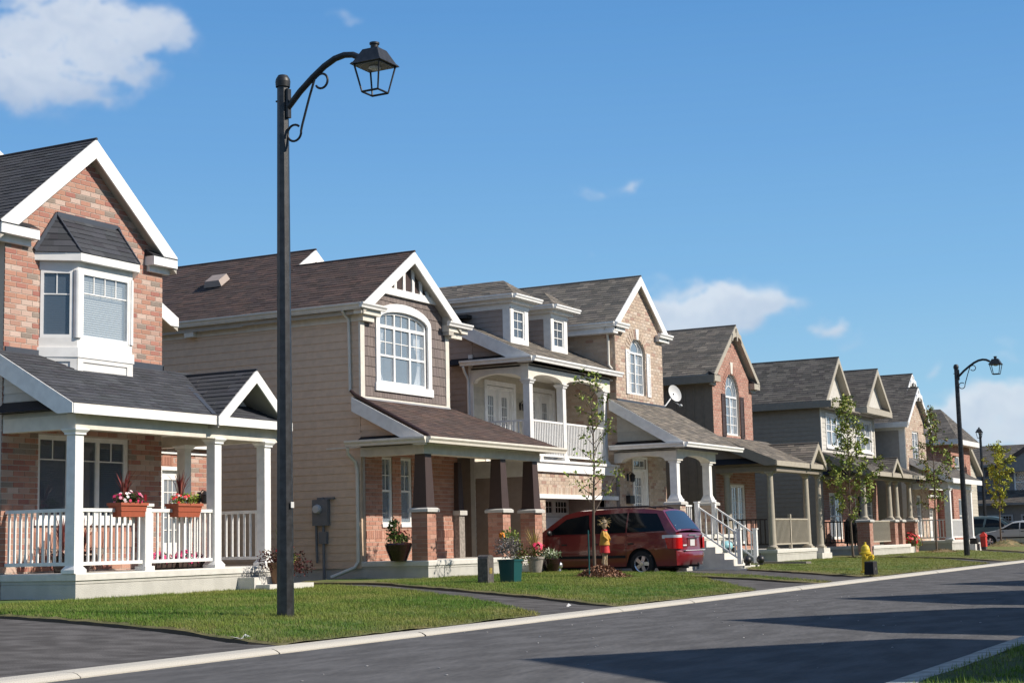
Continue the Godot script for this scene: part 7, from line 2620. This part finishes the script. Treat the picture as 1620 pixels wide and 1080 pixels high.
# ---------------------------------------------------------------- small things by the street
func street_things() -> void:
	var o := local_thing("utility_post", "brown plastic utility post with a rounded top on the lawn beside the teal planter", "utility post", Vector3(29.08, 0.26, -16.28))
	var m := mb()
	m.slab([[Vector2(-0.13, 0), Vector2(0.13, 0), Vector2(0.13, 0.53), Vector2(0.11, 0.58), Vector2(0.06, 0.61), Vector2(-0.06, 0.61), Vector2(-0.11, 0.58), Vector2(-0.13, 0.53)]], [], -0.12, 0.12)
	part(o, "housing", m, M.pedestal)
	m = mb()
	m.box(-0.06, 0.06, 0.22, 0.34, 0.121, 0.125)
	part(o, "warning_label", m, mat("label_yellow", Color(0.4, 0.3, 0.08), 0.7, "patch", 6.0))
	# hydrant
	o = local_thing("fire_hydrant", "yellow fire hydrant near the kerb behind a black box", "hydrant", Vector3(40.45, 0.12, -11.4))
	m = mb()
	m.lathe(Vector3.ZERO, [Vector2(0.15, 0), Vector2(0.15, 0.05), Vector2(0.11, 0.07), Vector2(0.105, 0.46), Vector2(0.15, 0.48), Vector2(0.15, 0.53), Vector2(0.115, 0.54), Vector2(0.115, 0.6), Vector2(0.09, 0.68), Vector2(0.04, 0.72), Vector2(0.03, 0.73), Vector2(0.03, 0.78), Vector2(0, 0.785)], 20)
	part(o, "barrel", m, M.hydrant)
	for q in [[Vector3(0, 0.4, 0.1), Vector3(0, 0.4, 0.2), 0.075], [Vector3(0.09, 0.43, 0), Vector3(0.18, 0.43, 0), 0.055], [Vector3(-0.09, 0.43, 0), Vector3(-0.18, 0.43, 0), 0.055]]:
		m = mb()
		var e: Vector3 = q[0] + (q[1] - q[0]) * 0.7
		m.tube([q[0], e], [q[2] * 0.85, q[2] * 0.85], 12)
		m.tube([e, q[1]], [q[2], q[2]], 6)
		m.tube([q[1], q[1] + (q[1] - q[0]) * 0.25], [0.02, 0.02], 5)
		part(o, "outlet_cap", m, M.hydrant)
	o = local_thing("black_box", "small black plastic box with a cross mark standing in front of the yellow hydrant", "box", Vector3(39.45, 0.1, -11.0))
	m = mb()
	m.taper([-0.2, 0.2, -0.12, 0.12], 0, [-0.18, 0.18, -0.11, 0.11], 0.3)
	m.taper([-0.19, 0.19, -0.12, 0.12], 0.3, [-0.17, 0.17, -0.1, 0.1], 0.33)
	part(o, "case", m, M.black_matte)
	m = mb()
	m.box(-0.05, 0.05, 0.135, 0.15, 0.112, 0.122)
	m.box(-0.0075, 0.0075, 0.1, 0.19, 0.113, 0.123)
	part(o, "cross_mark", m, M.meter)
	# red marker post with a dark box beside it
	o = local_thing("red_marker_post", "red plastic marker post with a ribbed cap on the far lawn", "marker post", Vector3(76.05, 0.24, -15.78))
	m = mb()
	m.taper([-0.17, 0.17, -0.12, 0.12], 0.12, [-0.17, 0.17, -0.12, 0.12], 0.62)
	m.taper([-0.2, 0.2, -0.15, 0.15], 0.6, [-0.12, 0.12, -0.1, 0.1], 0.74)
	m.box(-0.05, 0.05, 0.72, 0.8, -0.05, 0.05)
	part(o, "cover", m, M.redpaint)
	box_part(o, "foot", [[-0.15, 0.15, 0, 0.12, -0.11, 0.11]], "pedestal")
	o = local_thing("dark_utility_box", "dark green utility box just left of the red marker post", "utility box", Vector3(75.7, 0.22, -16.15))
	m = mb()
	m.box(-0.18, 0.18, 0, 0.55, -0.16, 0.16)
	part(o, "case", m, M.black_matte)
	# dish
	o = local_thing("satellite_dish", "pale grey satellite dish fixed at the corner of the pale brick gable", "satellite dish", Vector3(48.0, 5.45, -20.1))
	var c := Vector3(1.55, 0.5, -0.2)
	T = Transform3D(Basis.looking_at(Vector3(0.45, -0.35, -1.0).normalized() * -1.0), c)
	m = mb()
	var rows := []
	for i in 6:
		var row := []
		for k in 25:
			var w := TAU * k / 24.0
			var r := 0.28 * i / 5.0
			row.append(Vector3(cos(w) * r, sin(w) * r * 1.08, -(r * r) * 1.1))
		rows.append(row)
	m.grid(rows, Vector3(0, 0, -1))
	part(o, "reflector", m, M.dish)
	T = Transform3D()
	m = mb()
	m.tube([Vector3(-0.15, -0.1, 0), Vector3(0.6, 0.05, -0.1), c + Vector3(0.05, -0.05, -0.05)], [0.025, 0.025, 0.025], 6)
	m.tube([c + Vector3(0, -0.25, 0.0), c + Vector3(0.02, -0.4, 0.22)], [0.014, 0.014], 5)
	m.blob(c + Vector3(0.02, -0.4, 0.24), Vector3(0.05, 0.05, 0.07), 8)
	part(o, "dish_arm", m, M.dish)
	# straw figure tied to the tree
	scarecrow()
	# barbecue under its cover
	o = local_thing("covered_barbecue", "barbecue under a black cover on the porch of the twin gable house", "barbecue", Vector3(63.35, 0.62, -18.2))
	m = mb()
	rows = []
	for i in 12:
		var t := i / 11.0
		var row := []
		for k in 29:
			var w := TAU * k / 28.0
			var f := 0.035 * sin(w * 9.0 + 0.6 * sin(w * 2)) * (1.0 - t)
			var rx := (0.74 if t < 0.62 else 0.74 * sqrt(maxf(0.0, 1 - pow((t - 0.62) / 0.38, 2)))) + f
			var rz := (0.36 if t < 0.62 else 0.36 * sqrt(maxf(0.0, 1 - pow((t - 0.62) / 0.38, 2)))) + f
			var sx := signf(cos(w)) * pow(absf(cos(w)), 0.6)
			var sz := signf(sin(w)) * pow(absf(sin(w)), 0.6)
			row.append(Vector3(sx * rx, 0.1 + t * 1.15, sz * rz))
		rows.append(row)
	m.grid(rows, Vector3(0, 1, 0))
	part(o, "cover", m, M.black_matte)
	for s in [[-0.55, -0.22], [0.55, -0.22], [-0.55, 0.22], [0.55, 0.22]]:
		m = mb()
		m.lathe(Vector3(s[0], 0, s[1]), [Vector2(0.04, 0), Vector2(0.04, 0.14)], 8)
		part(o, "leg", m, M.black)
	# things left on the entry steps
	o = local_thing("ride_on_toy", "pale blue ride-on toy with dark wheels on the white entry steps", "toy", Vector3(45.85, 0.64, -17.2))
	m = mb()
	m.blob(Vector3(0, 0.2, 0), Vector3(0.24, 0.16, 0.17), 14)
	part(o, "shell", m, mat("toyblue", Color(0.25, 0.5, 0.55), 0.4))
	for s in [[-0.18, -0.14], [0.18, -0.14], [-0.18, 0.14], [0.18, 0.14]]:
		m = mb()
		m.tube([Vector3(s[0], 0.08, s[1] - 0.03), Vector3(s[0], 0.08, s[1] + 0.03)], [0.08, 0.08], 12)
		part(o, "wheel", m, M.tyre)
	m = mb()
	m.tube([Vector3(0.12, 0.3, 0), Vector3(0.28, 0.42, 0)], [0.02, 0.02], 6)
	m.tube([Vector3(0.28, 0.42, -0.14), Vector3(0.28, 0.42, 0.14)], [0.025, 0.025], 6)
	part(o, "handlebar", m, M.black)
	for q in [[45.12, -16.3, "black ball lantern at the foot of the left stair post"], [46.28, -16.3, "black ball lantern at the foot of the right stair post"]]:
		o = local_thing("ball_lantern", q[2], "garden lantern", Vector3(q[0], 0.25, q[1]), 0.0, "ball lanterns by the entry steps")
		m = mb()
		m.lathe(Vector3.ZERO, [Vector2(0.08, 0), Vector2(0.08, 0.05)], 12)
		m.blob(Vector3(0, 0.16, 0), Vector3(0.13, 0.13, 0.13), 12)
		m.tube([Vector3(0, 0.28, 0), Vector3(0, 0.36, 0)], [0.015, 0.015], 6)
		part(o, "globe", m, M.black)
	o = local_thing("plank", "weathered pale plank lying on the lawn in front of the red brick gable house", "plank", Vector3(48.0, 0.25, -16.4), 1.05)
	m = mb()
	m.box(-1.5, 1.5, 0, 0.06, -0.1, 0.1)
	part(o, "board", m, M.pale_side)
	for q in [[22.6, -11.2, 0.16, 0.07, "scrap of white paper at the lawn edge beside the near kerb"], [14.85, -11.6, 0.14, 0.12, "crumpled white paper where the near lawn meets the driveway"]]:
		o = local_thing("paper_scrap", q[4], "litter", Vector3(q[0], 0.1, q[1]), 0.7)
		m = mb()
		m.flat([Vector3(-q[2] / 2, 0.0, 0), Vector3(0, 0.03, -q[3]), Vector3(q[2] / 2, 0.0, 0.01), Vector3(0.02, 0.05, q[3] / 2)], Color.WHITE, Vector3.UP)
		m.flat([Vector3(-q[2] / 2, 0.0, 0), Vector3(0.02, 0.05, q[3] / 2), Vector3(-0.02, 0.02, q[3])], Color.WHITE, Vector3.UP)
		part(o, "sheet", m, M.dish)

func scarecrow() -> void:
	var o := local_thing("straw_figure", "small straw scarecrow in a yellow shirt and red skirt tied to the sparse young tree", "scarecrow", Vector3(33.66, 0.46, -15.66))
	o.scale = Vector3(0.78, 1.0, 0.85)
	var straw := [Color(0.45, 0.33, 0.17), Color(0.38, 0.27, 0.12), Color(0.52, 0.4, 0.24)]
	# straw legs and body in one, dressed
	var m := mb()
	m.lathe(Vector3(-0.06, 0, 0), [Vector2(0.035, 0), Vector2(0.03, 0.12), Vector2(0.045, 0.36), Vector2(0.06, 0.5)], 10)
	m.lathe(Vector3(0.06, 0, 0.02), [Vector2(0.035, 0), Vector2(0.03, 0.12), Vector2(0.045, 0.36), Vector2(0.06, 0.5)], 10)
	m.lathe(Vector3(0, 0, 0.01), [Vector2(0.11, 0.48), Vector2(0.1, 0.7), Vector2(0.08, 0.86), Vector2(0.035, 0.9), Vector2(0.035, 0.94)], 12)
	part(o, "body", m, mat("straw", Color(0.46, 0.36, 0.25), 0.9, "fine", 6.0))
	m = mb()
	for i in 70:
		var s := -0.06 if i % 2 else 0.06
		var w := rng.randf() * TAU
		var p := Vector3(s + cos(w) * 0.04, rng.randf_range(0.05, 0.45), sin(w) * 0.045)
		leaf(m, p, Vector3(cos(w) * 0.2, -1, sin(w) * 0.2).normalized(), 0.12, rc(straw, 0.2), 0.09)
	part(o, "straw_legs", m, M.leafv, true)
	m = mb()
	m.lathe(Vector3(0, 0, 0.01), [Vector2(0.15, 0.36), Vector2(0.13, 0.48), Vector2(0.115, 0.6)], 12, Color(0.5, 0.02, 0.025))
	part(o, "skirt", m, M.vc)
	m = mb()
	m.lathe(Vector3(0, 0, 0.01), [Vector2(0.15, 0.54), Vector2(0.125, 0.66), Vector2(0.11, 0.8), Vector2(0.06, 0.88)], 12, Color(0.48, 0.25, 0.03))
	for s in [-1.0, 1.0]:
		m.tube([Vector3(s * 0.08, 0.84, 0.01), Vector3(s * 0.17, 0.74, 0.06), Vector3(s * 0.08, 0.66, 0.14)], [0.042, 0.036, 0.028], 8, Color(0.48, 0.26, 0.03))
	part(o, "shirt", m, M.vc)
	m = mb()
	m.blob(Vector3(0, 1.0, 0.02), Vector3(0.075, 0.085, 0.075), 14, Color(0.5, 0.36, 0.24))
	var head := part(o, "head", m, M.vc)
	m = mb()
	for s in [-1.0, 1.0]:
		m.blob(Vector3(s * 0.03, 1.015, 0.088), Vector3(0.01, 0.012, 0.008), 6)
	m.box(-0.025, 0.025, 0.958, 0.967, 0.078, 0.088)
	part(head, "face", m, M.black)
	m = mb()
	m.blob(Vector3(0, 1.0, 0.098), Vector3(0.012, 0.014, 0.018), 6, Color(0.6, 0.2, 0.08))
	part(head, "nose", m, M.vc)
	m = mb()
	m.lathe(Vector3(0, 0, 0.02), [Vector2(0.105, 1.06), Vector2(0.075, 1.075), Vector2(0.06, 1.12), Vector2(0.0, 1.14)], 14)
	part(head, "straw_hat", m, M.straw)
	m = mb()
	for i in 60:
		var w := rng.randf() * TAU
		leaf(m, Vector3(cos(w) * 0.07, rng.randf_range(0.98, 1.16), 0.02 + sin(w) * 0.07), Vector3(cos(w), rng.randf_range(-0.5, 0.9), sin(w)).normalized(), 0.15, rc(straw, 0.25), 0.08)
	part(head, "straw_hair", m, M.leafv, true)
	m = mb()
	m.lathe(Vector3(0, 0, 0.02), [Vector2(0.07, 0.9), Vector2(0.08, 0.87)], 10, Color(0.55, 0.02, 0.02))
	part(o, "neckerchief", m, M.vc)
